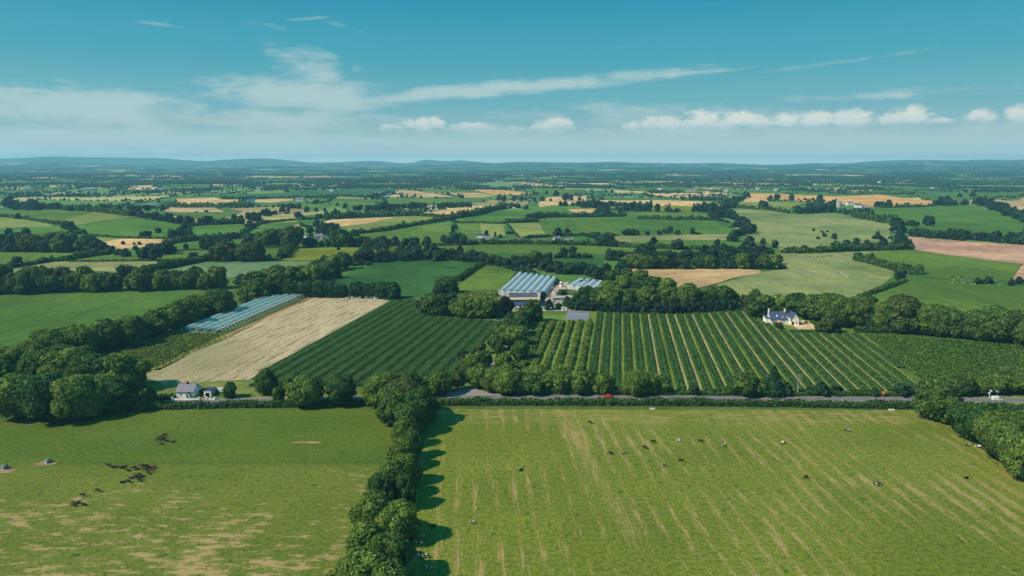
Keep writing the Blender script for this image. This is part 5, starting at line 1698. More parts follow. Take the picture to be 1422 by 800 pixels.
for (x, y, h, k, w_) in [(371, 548, 38, 'broad', .8), (386, 560, 24, 'broad', .7), (404, 546, 26, 'broad', 1.2), (425, 563, 46, 'broad', 1.12), (474, 562, 44, 'broad', 1.15), (540, 556, 44, 'broad', 1.1), (568, 552, 40, 'broad', 1.0), (528, 566, 48, 'broad', 1.0), (612, 548, 36, 'broad', .9),
                         (636, 541, 32, 'yellow', .9), (320, 552, 24, 'bush', 1.0), (590, 549, 28, 'broad', 1.1)]:
    T(x, y, h, k, RS, w_)
FC = 'thicket of trees lining the farm drive'
for (x, y, h, k, w_) in [(650, 530, 26, 'bronze', 1), (667, 538, 36, 'broad', 1.0), (688, 543, 38, 'broad', 1.0), (672, 512, 28, 'broad', 1.1), (655, 515, 26, 'broad', 1.0), (668, 492, 20, 'yellow', 1.1), (694, 505, 34, 'yellow', .55), (700, 520, 34, 'broad', .9), (712, 545, 34, 'broad', 1.1),
                         (700, 478, 30, 'broad', 1.1), (715, 482, 32, 'broad', 1.1), (690, 486, 24, 'broad', 1.1), (718, 468, 30, 'broad', 1), (704, 462, 24, 'yellow', .9), (722, 500, 30, 'broad', 1), (645, 500, 16, 'bronze', 1.2), (728, 460, 30, 'conifer', .9)]:
    T(x, y, h, k, FC, w_)
TL([(700, 546), (760, 546), (850, 546)], (34, 30), 15, 'trees along the road right of the junction', ('broad',), jy=2, wide=1.05)
TL([(700, 538), (780, 540)], (34, 32), 18, 'trees along the road right of the junction', ('broad',), jy=2, wide=1.05)
RR_ = 'roadside trees below the striped crop field'
for (x, y, h, k, w_) in [(868, 547, 20, 'broad', 1.1), (885, 548, 38, 'bigwide', .8), (903, 547, 34, 'broad', .9), (918, 547, 30, 'broad', .9), (963, 548, 14, 'bush', 1), (990, 548, 9, 'bush', 1), (1018, 548, 22, 'broad', 1.1), (1036, 549, 34, 'broad', 1.1), (1056, 549, 24, 'broad', 1), (1073, 549, 46, 'conifer', .95),
                         (1092, 549, 18, 'broad', 1.1), (1140, 549, 18, 'broad', 1.3), (1160, 549, 14, 'broad', 1.2), (1125, 549, 13, 'broad', 1.2), (1215, 550, 10, 'bush', 1), (1250, 550, 18, 'broad', 1.2), (1258, 549, 14, 'broad', 1.2), (1335, 549, 26, 'bronze', 1.0), (1320, 549, 22, 'broad', 1),
                         (1360, 548, 22, 'broad', 1.2), (1385, 547, 26, 'broad', 1.2), (1412, 546, 32, 'broad', 1.1), (1440, 546, 34, 'broad', 1.1), (1400, 530, 20, 'broad', 1.2)]:
    T(x, y, h, k, RR_, w_)
RE = 'tree line down the right side of the pasture'
for (x, y, h, k, w_) in [(1302, 582, 54, 'broad', .95), (1322, 590, 34, 'broad', 1.1), (1340, 602, 38, 'broad', 1.1), (1358, 612, 44, 'broad', 1.0), (1376, 624, 48, 'broad', 1.0), (1396, 640, 52, 'broad', .95), (1414, 655, 52, 'broad', .95), (1434, 668, 56, 'broad', 1), (1385, 602, 36, 'broad', 1.0), (1410, 618, 42, 'broad', 1.0), (1430, 640, 50, 'broad', 1), (1460, 690, 60, 'broad', 1), (1345, 585, 26, 'broad', 1)]:
    T(x, y, h, k, RE, w_)
HB = 'shelter belt behind the white dormer house'
for (x, y, h, k, w_) in [(1050, 441, 26, 'broad', 1.1), (1063, 438, 30, 'broad', 1.1), (1078, 436, 28, 'broad', 1.1), (1092, 436, 28, 'broad', 1.1), (1106, 438, 32, 'broad', 1.1), (1124, 444, 34, 'broad', 1.05), (1140, 446, 32, 'broad', 1.1), (1158, 452, 44, 'broad', .95), (1175, 454, 42, 'broad', .95), (1192, 456, 40, 'yellow', 1.0),
                         (1208, 458, 34, 'conifer', 1), (1222, 458, 38, 'broad', 1), (1238, 459, 40, 'broad', 1), (1254, 461, 50, 'bronze', 1.0), (1268, 462, 40, 'broad', 1), (1286, 464, 40, 'broad', 1), (1304, 465, 40, 'broad', 1), (1322, 467, 34, 'broad', 1), (1338, 468, 32, 'broad', 1.05), (1358, 472, 38, 'broad', 1), (1376, 474, 46, 'broad', 1), (1390, 473, 34, 'broad', 1), (1404, 476, 42, 'bronze', .9), (1430, 480, 40, 'broad', 1),
                         (1148, 462, 22, 'bronze', 1.2), (1160, 462, 16, 'bush', 1), (1132, 438, 30, 'broad', 1.1), (1150, 440, 34, 'broad', 1), (1083, 457, 8, 'bush', 1), (1042, 430, 20, 'bronze', 1.1), (1200, 450, 40, 'broad', 1.1)]:
    T(x, y, h, k, HB, w_)
FW = 'wood to the right of the farm buildings'
TL([(785, 428), (805, 431), (860, 434), (930, 436), (1020, 431)], (18, 18), 8.5, 'clipped windbreak above the striped crop field', ('poplar',), jit=.1, hv=.08, wide=2.0)
for (x, y, h, k, w_) in [(780, 418, 18, 'broad', 1.1), (800, 424, 20, 'yellow', .9), (815, 418, 24, 'broad', 1.2), (832, 424, 28, 'broad', 1.2), (850, 428, 34, 'broad', 1.1), (868, 428, 30, 'broad', 1.2), (880, 424, 28, 'yellow', 1.0), (900, 428, 34, 'broad', 1.1), (918, 428, 32, 'broad', 1.1), (935, 428, 32, 'broad', 1.1), (955, 428, 38, 'broad', 1.1),
                         (975, 428, 26, 'broad', 1.1), (988, 427, 32, 'broad', 1), (1004, 427, 32, 'broad', 1.1), (845, 410, 24, 'broad', 1.2), (865, 405, 26, 'broad', 1.2), (885, 405, 26, 'broad', 1.2), (905, 408, 26, 'broad', 1.2), (925, 410, 26, 'broad', 1.2), (850, 394, 22, 'broad', 1.2), (870, 390, 20, 'broad', 1.2),
                         (890, 392, 20, 'broad', 1.2), (830, 388, 18, 'broad', 1.2), (1035, 424, 16, 'broad', 1), (1048, 420, 20, 'broad', .8), (760, 374, 18, 'broad', 1.2), (775, 378, 18, 'broad', 1.2), (790, 380, 18, 'broad', 1.2), (808, 380, 18, 'broad', 1.2), (822, 384, 18, 'broad', 1.2), (842, 380, 16, 'broad', 1.2), (860, 380, 16, 'broad', 1.2), (740, 372, 16, 'broad', 1.2), (722, 372, 14, 'broad', 1.2), (702, 370, 13, 'broad', 1.2)]:
    T(x, y, h, k, FW, w_)
FL = 'grove left of the farm buildings'
for (x, y, h, k, w_) in [(596, 437, 32, 'broad', 1.1), (612, 438, 34, 'broad', 1.15), (634, 438, 26, 'broad', 1.2), (648, 440, 30, 'bigwide', 1), (672, 441, 32, 'bigwide', 1), (684, 440, 24, 'broad', 1.1), (701, 437, 28, 'copper', .95), (708, 448, 16, 'yellow', 1.1), (724, 456, 28, 'broad', .9), (738, 448, 36, 'broad', .85), (746, 448, 26, 'broad', .8), (733, 452, 20, 'yellow', .8), (762, 430, 16, 'broad', 1.0), (776, 430, 10, 'bush', 1),
                         (608, 412, 16, 'broad', 1.2), (600, 424, 18, 'broad', 1.1), (622, 408, 26, 'broad', 1.1), (612, 404, 22, 'broad', .8), (628, 420, 18, 'yellow', 1), (754, 420, 18, 'conifer', .7)]:
    T(x, y, h, k, FL, w_)
MB1 = 'belt of trees beyond the mustard field'
TL(Z('c', '380,622 700,606 1000,606 1240,626 1422,652'), (16, 15), 10, MB1, ('broad', 'broad', 'bronze'), jy=1, hv=.3, wide=1.15)
for q in [(505, 362, 22), (513, 364, 20), (500, 366, 20), (549, 361, 21), (579, 358, 20), (603, 358, 20), (656, 362, 17)]:
    T(q[0], q[1], q[2], 'broad', MB1, 1.15)
MB2 = 'belt of trees behind the greenhouses'
TL(Z('d', '0,640 230,655 420,690 640,720 800,720'), 16, 10, MB2, ('broad', 'bronze'), jy=1.5, wide=1.2)
T(*zp('d', 310, 640), 22, 'broad', MB2, 1.2)
TL(Z('d', '380,590 600,587 850,588'), 9, 7, 'low belt of trees beyond the greenhouses', jy=.3, wide=1.2)
MB3 = 'tree belt behind the mown hay field'
TL(Z('d', '880,675 1100,674 1422,674') + Z('e', '300,670 600,668 900,672'), (20, 19), 11, MB3, ('broad',), jy=.8, wide=1.15)
TL(Z('d', '900,600 1200,590 1422,595') + Z('e', '300,590 560,570'), (13, 13), 9, 'second belt behind the mown hay field', ('broad',), jy=.8, wide=1.2)
MB4 = 'wood at the end of the mown hay field'
for q in [(420, 570, 17), (500, 560, 17), (560, 560, 14), (610, 640, 18), (650, 560, 16), (700, 600, 16), (730, 555, 20), (760, 640, 18), (800, 560, 15), (850, 600, 16), (880, 670, 18), (910, 660, 18), (930, 640, 16), (870, 560, 12)]:
    T(*zp('e', q[0], q[1]), q[2], 'conifer' if q[0] == 730 else ('yellow' if q[0] == 700 else 'broad'), MB4, 1.2)
# left middle distance -------------------------------------------------
WA = 'dark wood left of the mown strip'
TL(Z('a', '-60,528 100,532 300,535 560,536'), (22, 22), 12, WA, ('broad', 'bronze', 'broad'), jy=.6, wide=1.15)
TL(Z('a', '-60,500 150,505 480,510'), (19, 19), 15, WA, ('broad', 'bronze'), jy=.6, wide=1.15)
for q in [(620, 532, 17, 'broad'), (655, 535, 15, 'broad'), (735, 540, 24, 'broad'), (770, 542, 19, 'broad'), (850, 545, 15, 'broad'), (885, 545, 11, 'broad'), (930, 530, 8, 'broad'), (1030, 575, 12, 'broad'), (990, 560, 9, 'bush'),
          (1115, 520, 7, 'broad'), (1145, 555, 8, 'broad'), (1190, 592, 15, 'broad'), (1280, 604, 19, 'broad'), (1240, 520, 10, 'broad'), (1320, 560, 17, 'broad'), (1370, 555, 19, 'broad'), (1230, 560, 14, 'broad'), (1400, 540, 14, 'broad'),
          (545, 345, 11, 'broad'), (580, 355, 12, 'broad'), (1170, 415, 8, 'broad'), (1215, 417, 10, 'broad'), (1302, 380, 8, 'broad'), (1400, 378, 6, 'broad'), (1415, 425, 11, 'broad'), (1012, 475, 5.5, 'broad'), (1104, 477, 4, 'broad'), (1148, 477, 5, 'broad'),
          (1118, 510, 5, 'broad'), (140, 655, 13, 'broad'), (110, 665, 9, 'broad'), (228, 250, 3, 'broad'), (1140, 243, 12, 'broad'), (1160, 250, 10, 'broad'), (148, 408, 6, 'bush')]:
    T(*zp('a', q[0], q[1]), q[2], q[3], 'scattered trees in the rolling fields on the left', 1.1)
TL(Z('a', '1210,262 1300,275 1422,290'), (11, 11), 8, 'short tree row above the bright left field', jy=.3, wide=1.1)
TL(Z('a', '60,170 140,185 220,190 340,188 500,188'), (13, 10), 8, 'tree clump by the small white barn', ('broad',), jy=.4, wide=1.1)
for q in [(430, 610, 24, 'bronze', 1.1), (495, 610, 28, 'bronze', 1.15), (560, 606, 20, 'broad', 1.1), (640, 610, 25, 'bronze', 1.1), (705, 612, 29, 'bronze', 1.15), (760, 610, 24, 'bronze', 1.1), (230, 588, 9.5, 'bronze', 1.3), (168, 517, 9, 'broad', .9), (320, 517, 18, 'broad', .9), (365, 520, 18, 'broad', .9), (430, 510, 16, 'broad', .9), (850, 588, 7, 'broad', 1.2),
          (60, 425, 13, 'broad', 1), (110, 418, 12, 'broad', 1.3), (150, 415, 11, 'broad', 1.3), (200, 413, 11, 'broad', 1.1), (38, 380, 6, 'broad', 1), (512, 430, 10, 'broad', 1), (560, 425, 10, 'broad', 1), (590, 425, 9, 'broad', 1.2), (695, 345, 12, 'broad', 1.1),
          (568, 302, 14, 'broad', .9), (620, 305, 13, 'broad', .9), (680, 275, 12, 'broad', .9), (735, 285, 14, 'broad', 1), (765, 285, 11, 'broad', 1), (810, 240, 10, 'broad', 1.1), (850, 240, 10, 'broad', 1.1), (900, 230, 7, 'broad', 1.1), (1080, 248, 8, 'broad', 1), (1120, 246, 4, 'broad', 1.4),
          (964, 207, 6, 'broad', .9), (1010, 207, 7, 'broad', .8), (1160, 202, 8, 'broad', 1), (1240, 202, 6, 'broad', 1.2), (1310, 198, 5, 'broad', 1.1), (1250, 258, 7, 'broad', 1), (1330, 250, 8, 'broad', 1.1), (100, 303, 10, 'broad', .8), (180, 306, 12, 'broad', 1), (20, 290, 13, 'broad', 1), (50, 295, 9, 'broad', 1), (375, 307, 9, 'broad', 1), (480, 303, 7, 'broad', 1.2), (640, 115, 6, 'broad', .8)]:
    T(*zp('b', q[0], q[1]), q[2], q[3], 'trees around the fields left of the hamlet', q[4])
HV = 'trees around the hamlet with the gabled house'
for q in [(690, 490, 20, 'broad'), (730, 490, 19, 'bronze'), (775, 490, 22, 'broad'), (825, 490, 24, 'broad'), (870, 488, 26, 'broad'), (920, 485, 15, 'broad'), (940, 395, 10, 'broad'), (1040, 500, 32, 'bronze'), (1080, 400, 14, 'bronze'), (1020, 505, 22, 'broad'), (1160, 490, 14, 'broad'), (1195, 495, 15, 'broad'), (1230, 490, 12, 'broad'), (1190, 385, 13, 'broad'), (1270, 385, 15, 'broad'), (1310, 392, 18, 'broad'), (1345, 395, 14, 'broad'), (1340, 490, 12, 'yellow'), (1285, 488, 9, 'yellow'), (1400, 490, 17, 'broad'),
          (1120, 395, 10, 'bronze'), (1360, 400, 13, 'broad')]:
    T(*zp('b', q[0], q[1]), q[2], q[3], HV, 1.0)
CM = 'trees along the lane past the long green field'
for q in [(40, 490, 24, 'broad', .8), (90, 490, 26, 'broad', .8), (150, 492, 20, 'broad', .9), (235, 490, 15, 'broad', 1), (290, 492, 16, 'broad', 1), (350, 492, 12, 'broad', 1), (405, 488, 16, 'broad', 1), (525, 490, 16, 'broad', .9), (640, 478, 10, 'broad', .9), (662, 476, 12, 'broad', .9), (590, 478, 5, 'bush', 1), (760, 470, 5, 'bush', 1),
          (925, 462, 13, 'broad', 1), (960, 465, 11, 'broad', 1), (1000, 400, 17, 'poplar', 1), (1015, 470, 20, 'broad', 1), (1045, 470, 17, 'broad', 1), (1090, 478, 16, 'broad', 1), (1150, 478, 9, 'broad', 1), (1190, 474, 8, 'broad', 1.1), (1350, 412, 9, 'poplar', 1), (1393, 418, 6, 'broad', 1), (60, 520, 5, 'broad', 1)]:
    T(*zp('c', q[0], q[1]), q[2], q[3], CM, q[4])
for q in [(200, 196, 8), (240, 194, 9), (300, 196, 9), (330, 196, 9), (360, 196, 9), (405, 196, 12), (435, 194, 13), (470, 196, 12), (510, 190, 10), (550, 186, 9), (600, 184, 9), (650, 182, 10), (670, 180, 11), (705, 180, 10), (735, 180, 10), (770, 178, 9)]:
    T(*zp('c', q[0], q[1]), q[2], 'broad', 'row of round trees left of the long white bungalow', 1.1)
for q in [(885, 176, 8), (915, 174, 9), (950, 172, 9), (985, 172, 9), (1010, 170, 7), (1040, 168, 8), (1080, 168, 9), (1110, 168, 9), (1140, 168, 8)]:
    T(*zp('c', q[0], q[1]), q[2], 'broad', 'row of trees right of the long white bungalow', 1.1)
for q in [(345, 100, 6), (740, 92, 4), (380, 103, 5), (280, 103, 4)]:
    T(*zp('c', q[0], q[1]), q[2], 'broad', 'lone trees among the far stubble fields', 1.1)
DM = 'trees around the fields beyond the farm'
for q in [(875, 242, 13, 'copper', 1.1), (905, 242, 12, 'broad', 1.1), (935, 242, 8, 'broad', 1), (1015, 212, 9, 'broad', 1), (1060, 205, 10, 'broad', 1), (1105, 202, 14, 'broad', 1.1), (1155, 204, 12, 'broad', 1), (1205, 202, 12, 'broad', 1), (1240, 202, 12, 'broad', 1), (1318, 206, 13, 'broad', .8), (1405, 206, 9, 'broad', 1), (710, 172, 10, 'broad', 1), (745, 172, 10, 'broad', 1), (790, 172, 14, 'broad', 1), (825, 172, 12, 'broad', 1),
          (860, 170, 10, 'broad', 1), (900, 170, 9, 'broad', 1), (940, 160, 9, 'broad', 1), (565, 112, 12, 'broad', 1), (605, 112, 10, 'broad', 1), (680, 112, 7, 'broad', .8), (440, 118, 5, 'broad', 1), (310, 120, 7, 'broad', 1), (370, 116, 8, 'broad', 1.1), (200, 116, 8, 'broad', 1), (140, 116, 8, 'broad', 1), (60, 115, 9, 'broad', 1), (20, 115, 9, 'broad', 1), (410, 60, 6, 'broad', 1), (490, 72, 9, 'broad', 1),
          (845, 482, 14, 'broad', 1), (875, 485, 16, 'broad', .9), (905, 485, 16, 'broad', .9), (935, 490, 14, 'broad', 1), (970, 492, 9, 'broad', 1), (1050, 394, 8, 'broad', 1.2), (1085, 396, 10, 'broad', 1.2), (1120, 396, 10, 'broad', 1.2), (1150, 396, 8, 'broad', 1.2), (1235, 396, 7, 'broad', 1.2), (1330, 392, 7, 'broad', 1.1), (1350, 390, 5, 'yellow', 1), (260, 425, 6, 'broad', 1), (30, 420, 6, 'broad', 1), (300, 260, 9, 'broad', 1)]:
    T(*zp('d', q[0], q[1]), q[2], q[3], DM, q[4])
EM = 'winding tree belt left of the sage pasture'
TL(Z('e', '570,460 590,430 640,400 700,385 735,382 710,340 660,310 600,270 540,250 480,240 430,262'), (13, 10), 6.5, EM, ('broad',), jy=.8, wide=1.25)
TL(Z('e', '480,210 530,180 580,150 650,110 700,70'), (11, 9), 7, 'upper end of the winding tree belt', ('broad',), jy=.8, wide=1.2)
for q in [(60, 375, 10, 'broad'), (35, 385, 7, 'broad'), (128, 395, 8.5, 'broad'), (15, 378, 7, 'broad'), (100, 508, 13, 'broad'), (245, 508, 6, 'broad'), (260, 205, 13, 'poplar'), (350, 205, 14, 'broad'), (310, 205, 12, 'broad'), (390, 205, 12, 'broad'), (420, 205, 14, 'broad'), (580, 170, 13, 'copper'), (545, 170, 9, 'broad'), (60, 208, 7, 'bush'), (120, 208, 7, 'bush'), (310, 575, 8, 'bush'), (150, 505, 6, 'bush')]:
    T(*zp('e', q[0], q[1]), q[2], q[3], 'trees scattered left of the winding belt', 1.1)
ER = 'trees by the ripe wheat field on the right'
for q in [(825, 180, 13, 'broad', 1), (850, 180, 9, 'broad', 1), (890, 112, 8, 'broad', .8), (940, 112, 10, 'broad', .9), (1060, 114, 11, 'broad', .8), (1118, 112, 4, 'broad', .6), (1237, 114, 5, 'broad', .8), (1292, 122, 11, 'broad', 1), (1410, 150, 8, 'broad', 1), (1340, 410, 4, 'bush', 1), (1310, 375, 3.5, 'broad', 1), (1240, 365, 4.5, 'broad', 1), (1280, 430, 4.5, 'bush', 1), (1325, 395, 4, 'broad', 1), (1325, 412, 3.5, 'bush', 1), (1410, 432, 9, 'broad', 1.0), (1355, 372, 3, 'bush', 1)]:
    T(*zp('e', q[0], q[1]), q[2], q[3], ER, q[4])
TL(Z('e', '1050,215 1150,220 1280,215 1390,210'), (13, 13), 7.5, 'dense clump below the ripe wheat field', ('broad',), jy=.6, wide=1.1)
FM = 'trees around the round green field on the right'
for q in [(635, 318, 14, 'bigwide', .95), (385, 375, 19, 'broad', 1.05), (400, 430, 12, 'broad', 1.1), (420, 470, 12, 'broad', 1.1), (470, 500, 12, 'broad', 1), (380, 480, 10, 'broad', 1), (440, 500, 12, 'broad', 1.1), (50, 248, 13, 'broad', 1), (20, 235, 7, 'broad', 1), (480, 320, 8, 'broad', 1.2), (500, 325, 9, 'broad', 1), (545, 320, 6, 'broad', 1), (215, 432, 12, 'conifer', .9), (190, 430, 6, 'bush', .9), (245, 432, 6, 'bush', 1), (320, 428, 4, 'bush', 1.4),
          (210, 168, 9, 'broad', 1), (250, 168, 9, 'broad', 1), (308, 170, 11, 'broad', .9), (415, 165, 3.5, 'bush', 1), (500, 162, 3.5, 'bush', 1), (550, 160, 3.5, 'bush', 1), (640, 158, 4, 'bush', 1), (690, 152, 7, 'broad', 1), (740, 152, 12, 'broad', 1), (785, 152, 13, 'broad', 1), (835, 152, 8, 'broad', 1.2), (395, 772, 14, 'broad', 1.05), (1040, 800, 9, 'broad', 1), (1070, 795, 6, 'bush', 1), (1130, 795, 10, 'broad', 1), (1315, 812, 8, 'broad', 1), (890, 85, 6, 'broad', 1), (1000, 80, 7, 'broad', 1), (1380, 800, 10, 'broad', 1)]:
    T(*zp('f', q[0], q[1]), q[2], q[3], FM, q[4])
TL(Z('f', '470,400 700,418 1040,440 1422,472 1600,485'), (10, 16), 8, 'tree belt above the bare soil field', ('broad', 'broad', 'bronze'), jy=.4, wide=1.1, hv=.3)
TL(Z('f', '1150,190 1250,215 1422,290'), (11, 12), 8, 'tree line right of the round green field', jy=.5, wide=1.1)
TL(Z('f', '930,150 1000,140 1150,165'), (10, 10), 7, 'upper trees right of the round green field', ('broad', 'bronze'), jy=.5, wide=1.1)
for q in [(1000, 398, 0)]:
    pass

# nearest / largest 295 as trees of their own, the rest in one mass
for t in TREES:
    t['d'] = math.hypot(t['x'], t['y'])
    t['h'] = .86 * t['hpx'] * math.hypot(t['d'], CAM_H) / FPX
inview = sorted(TREES, key=lambda t: -t['hpx'] * (1 if -20 < t['px'] < 1442 and t['py'] - t['hpx'] < 800 else .2))
own, rest = inview[:298], inview[298:]
by_place = {}
for t in own:
    by_place.setdefault(t['place'], []).append(t)
KIND = {'broad': ('broadleaf_tree', 'tree', 'green broadleaf tree'), 'copper': ('broadleaf_tree', 'tree', 'purple-brown leaved tree'), 'bronze': ('broadleaf_tree', 'tree', 'olive-bronze leaved tree'),
        'yellow': ('broadleaf_tree', 'tree', 'yellow-green tree'), 'poplar': ('columnar_tree', 'tree', 'narrow upright dark tree'), 'conifer': ('conifer_tree', 'conifer', 'dark pointed conifer'),
        'bush': ('shrub', 'bush', 'low rounded bush'), 'bigwide': ('broadleaf_tree', 'tree', 'broad spreading green tree')}
FRONT = (CEN, RE)
n_tree = 0
for place, lst in by_place.items():
    front = place in FRONT
    lst.sort(key=lambda t: -t['y'] if front else t['px'])
    cnt = {}
    hm = sorted(t['h'] for t in lst)
    tot = {}
    for t in lst:
        tot[t['kind']] = tot.get(t['kind'], 0) + 1
    for t in lst:
        i = cnt.get(t['kind'], 0); cnt[t['kind']] = i + 1
        nm, cat, desc = KIND[t['kind']]
        if tot[t['kind']] == 1:
            lab = f"{desc} in the {place}"
        elif front:
            lab = f"{desc}, {ordinal(i)} from the road, {place}"
        else:
            lab = f"{desc}, {ordinal(i)} from left, {place}"
        lod = 0 if t['hpx'] > 36 else (1 if t['hpx'] > 17 else 2)
        var = rngT.randrange(6 if t['kind'] == 'broad' else 2)
        crown, trunk = proto(t['kind'], lod, var)
        s = t['h'] / 12.0
        wid = t['wide'] * rngT.uniform(.88, 1.06)
        if t['kind'] == 'bush': wid *= .75
        e = empty(nm, (t['x'], t['y'], Hs(t['x'], t['y'])), rngT.uniform(0, 6.28))
        e.scale = (s * wid, s * wid, s)
        tag(e, lab, cat, place)
        obj('crown', crown, e); obj('trunk', trunk, e)
        n_tree += 1

# ------------------------------------------------------------------ hedges
def strip_parts(rng, P, width, height, leaf, dens=1.0, rough=.22, round_=.5, core=.78, nj=.42):
    """leafy band along world polyline P -> parts list"""
    P = np.array(P, float)
    seg = np.hypot(*np.diff(P, axis=0).T); cum = np.concatenate([[0], np.cumsum(seg)]); L = cum[-1]
    n = max(8, int(L * (width + 2 * height) / (leaf * leaf * 2.2) * dens))
    s = rng.uniform(0, L, n); i = np.clip(np.searchsorted(cum, s) - 1, 0, len(seg) - 1)
    t = (s - cum[i]) / np.maximum(seg[i], 1e-6)
    base = P[i] + (P[i + 1] - P[i]) * t[:, None]
    tan = (P[i + 1] - P[i]) / np.maximum(seg[i], 1e-6)[:, None]; nor = np.stack([-tan[:, 1], tan[:, 0]], 1)
    ph = rng.uniform(0, 6.28, 4)
    def prof(s):
        return 1 + rough * (.5 * np.sin(s / 3.1 + ph[0]) + .4 * np.sin(s / 7.3 + ph[1]) + .35 * np.sin(s / 1.7 + ph[2]) + .4 * np.sin(s / 17 + ph[3]))
    hh = height * prof(s); ww = width * .5 * (1 + .5 * (prof(s + 31) - 1))
    a = rng.uniform(-.08, math.pi + .08, n)
    ca, sa = np.cos(a), np.sin(a)
    u = np.sign(ca) * np.abs(ca) ** (round_ + .1); v = np.abs(sa) ** (round_ + .1)
    jit = rng.uniform(.86, 1.1, n)
    X = base + nor * (u * ww * jit)[:, None]
    z = np.maximum(.1, v * hh * jit)
    zz = H(X[:, 0], X[:, 1]) + z
    N = np.column_stack([nor * ca[:, None], sa]) + rng.normal(0, nj, (n, 3)); N /= np.linalg.norm(N, axis=1)[:, None]
    V, F = quads(rng, np.column_stack([X, zz]), N, leaf * rng.uniform(.5, 1.2, n))
    parts = [(V, F, leaf_tint(rng, n, .75, 1.3))]
    m = max(2, int(L / max(2.0, leaf * 3)) + 1)
    sc = np.linspace(0, L, m); i = np.clip(np.searchsorted(cum, sc) - 1, 0, len(seg) - 1)
    t = (sc - cum[i]) / np.maximum(seg[i], 1e-6)
    b = P[i] + (P[i + 1] - P[i]) * t[:, None]
    tan = (P[i + 1] - P[i]) / np.maximum(seg[i], 1e-6)[:, None]; nor = np.stack([-tan[:, 1], tan[:, 0]], 1)
    hh = height * prof(sc) * core; ww = width * .5 * core
    cs = [(-1, 0), (-.95, .6), (-.5, 1), (.5, 1), (.95, .6), (1, 0)]
    Vc = []
    for (cu, cv) in cs:
        q = b + nor * (cu * ww)
        Vc.append(np.column_stack([q, H(q[:, 0], q[:, 1]) + cv * hh - (.1 if cv == 0 else 0)]))
    Vc = np.stack(Vc, 1).reshape(-1, 3); k = len(cs)
    idx = np.arange(m * k).reshape(m, k)
    Fc = np.stack([idx[:-1, :-1], idx[1:, :-1], idx[1:, 1:], idx[:-1, 1:]], -1).reshape(-1, 4)
    parts.append((Vc, Fc, np.full((len(Vc), 3), .68)))
    return parts


def dens_line(ppx, world=False, step=25):
    P = [Vector(p if world else px2w(*p)) for p in ppx]; Q = []
    for i in range(len(P) - 1):
        n = max(1, int((P[i + 1] - P[i]).length / step))
        Q += [P[i].lerp(P[i + 1], k / n) for k in range(n)]
    Q.append(P[-1])
    return Q


def hedge(ppx, hpx, label, wfac=1.3, mat=None, rough=.25, name='hedge', step=None, world=False, leaf=None, cat='hedge', group=None):
    Q = dens_line(ppx, world)
    mid = Q[len(Q) // 2]; D = math.hypot(mid.length, CAM_H)
    h = hpx * D / FPX
    rng = np.random.default_rng(len(label) * 13 + int(abs(mid.x)))
    lf = leaf or max(.38, D / 704 * .95)
    return obj(name, join_quads_tris(name, strip_parts(rng, [tuple(q) for q in Q], h * wfac, h, lf, rough=rough, round_=.35), mat or M_HEDGE), label=label, category=cat, group=group or 'hedges')


hedge([(590, 563), (700, 562), (712, 562), (900, 562.5), (1100, 564.5), (1278, 567.5)], 8.5, 'long trimmed green hedge on the pasture side of the road', 1.1, rough=.20)
hedge([(228, 568), (330, 566), (470, 563.5), (526, 563)], 8, 'rough grassy hedge across the road from the white cottage', 1.2, rough=.25)
hedge([(1350, 567), (1422, 569), (1500, 570)], 6, 'short hedge behind the white van at the right edge', 1.1)
hedge([(940, 548), (1030, 549), (1200, 550), (1300, 550)], 6, 'low hedge between the road and the striped crop field', 1.2)
hedge([(700, 547), (780, 547), (880, 547.5), (930, 548)], 8, 'dark hedge under the roadside trees right of the junction', 1.2)
hedge(Z('p', '1186,461 1212,462 1242,462'), 7, 'square clipped hedge at the corner beyond the gravel drive', 1.2, rough=.06)
hedge([hp(740, 606), hp(1000, 604), hp(1240, 602)], 2.6, 'thin clipped hedge below the lawn of the white house', 1.0, rough=.05)
hedge([hp(1110, 440), hp(1200, 460), hp(1330, 480)], 3.4, 'low hedge between gravel drive and shelter belt', 1.0, rough=.08)
hedge([(1190, 415), (1222, 405), (1256, 392)], 4.2, 'dark clipped hedge running up to a lone round tree', 1.2, rough=.08)
hedge(Z('f', '40,605 220,645 380,690 480,715 590,722'), 8, 'bushy broken hedge slanting across the right pastures', 1.6, rough=.5)
hedge(Z('e', '985,545 1100,545 1250,542 1422,535') + Z('f', '0,527 200,522 490,515'), 7.5, 'thick hedge along the bottom of the sage pasture', 1.5, rough=.35)
hedge(Z('e', '620,172 760,185 900,195 1040,218'), 4, 'thin hedge along the top of the sage pasture', 1.5, rough=.4)
hedge(Z('f', '20,240 100,262 200,280 300,300 380,300'), 7, 'bushy hedge between the sage pasture and round green field', 1.5, rough=.4)
hedge(Z('f', '260,172 420,168 640,160 690,155'), 2.2, 'thin hedge under the ripe wheat field', 1.5, rough=.5)
hedge(Z('e', '0,268 200,270 390,272'), 4.5, 'dark hedge left of the winding tree belt', 1.5, rough=.4)
hedge(Z('d', '1160,264 1300,266 1422,268'), 4.5, 'dark hedge below the farmhouse beyond the glasshouses', 1.5, rough=.4)
hedge(Z('d', '330,253 500,248 680,247 1060,241'), 5.5, 'thick hedge above the two-tone green field', 1.6, rough=.4)
hedge(Z('d', '80,294 200,292 335,287'), 5.2, 'short dark hedge left of the two-tone green field', 1.6, rough=.2)
hedge(Z('d', '80,300 130,360 180,415'), 1.6, 'slanting hedge beside the field with a worn corner', 1.3)
hedge(Z('d', '230,425 480,405 700,400 1000,402'), 3.5, 'hedge behind the two pink cottages', 1.6, rough=.4)
hedge(Z('c', '1230,470 1422,470') + Z('d', '200,470 480,474 700,478 840,485'), 5.5, 'dark hedge in front of the two pink cottages', 1.6, rough=.4)
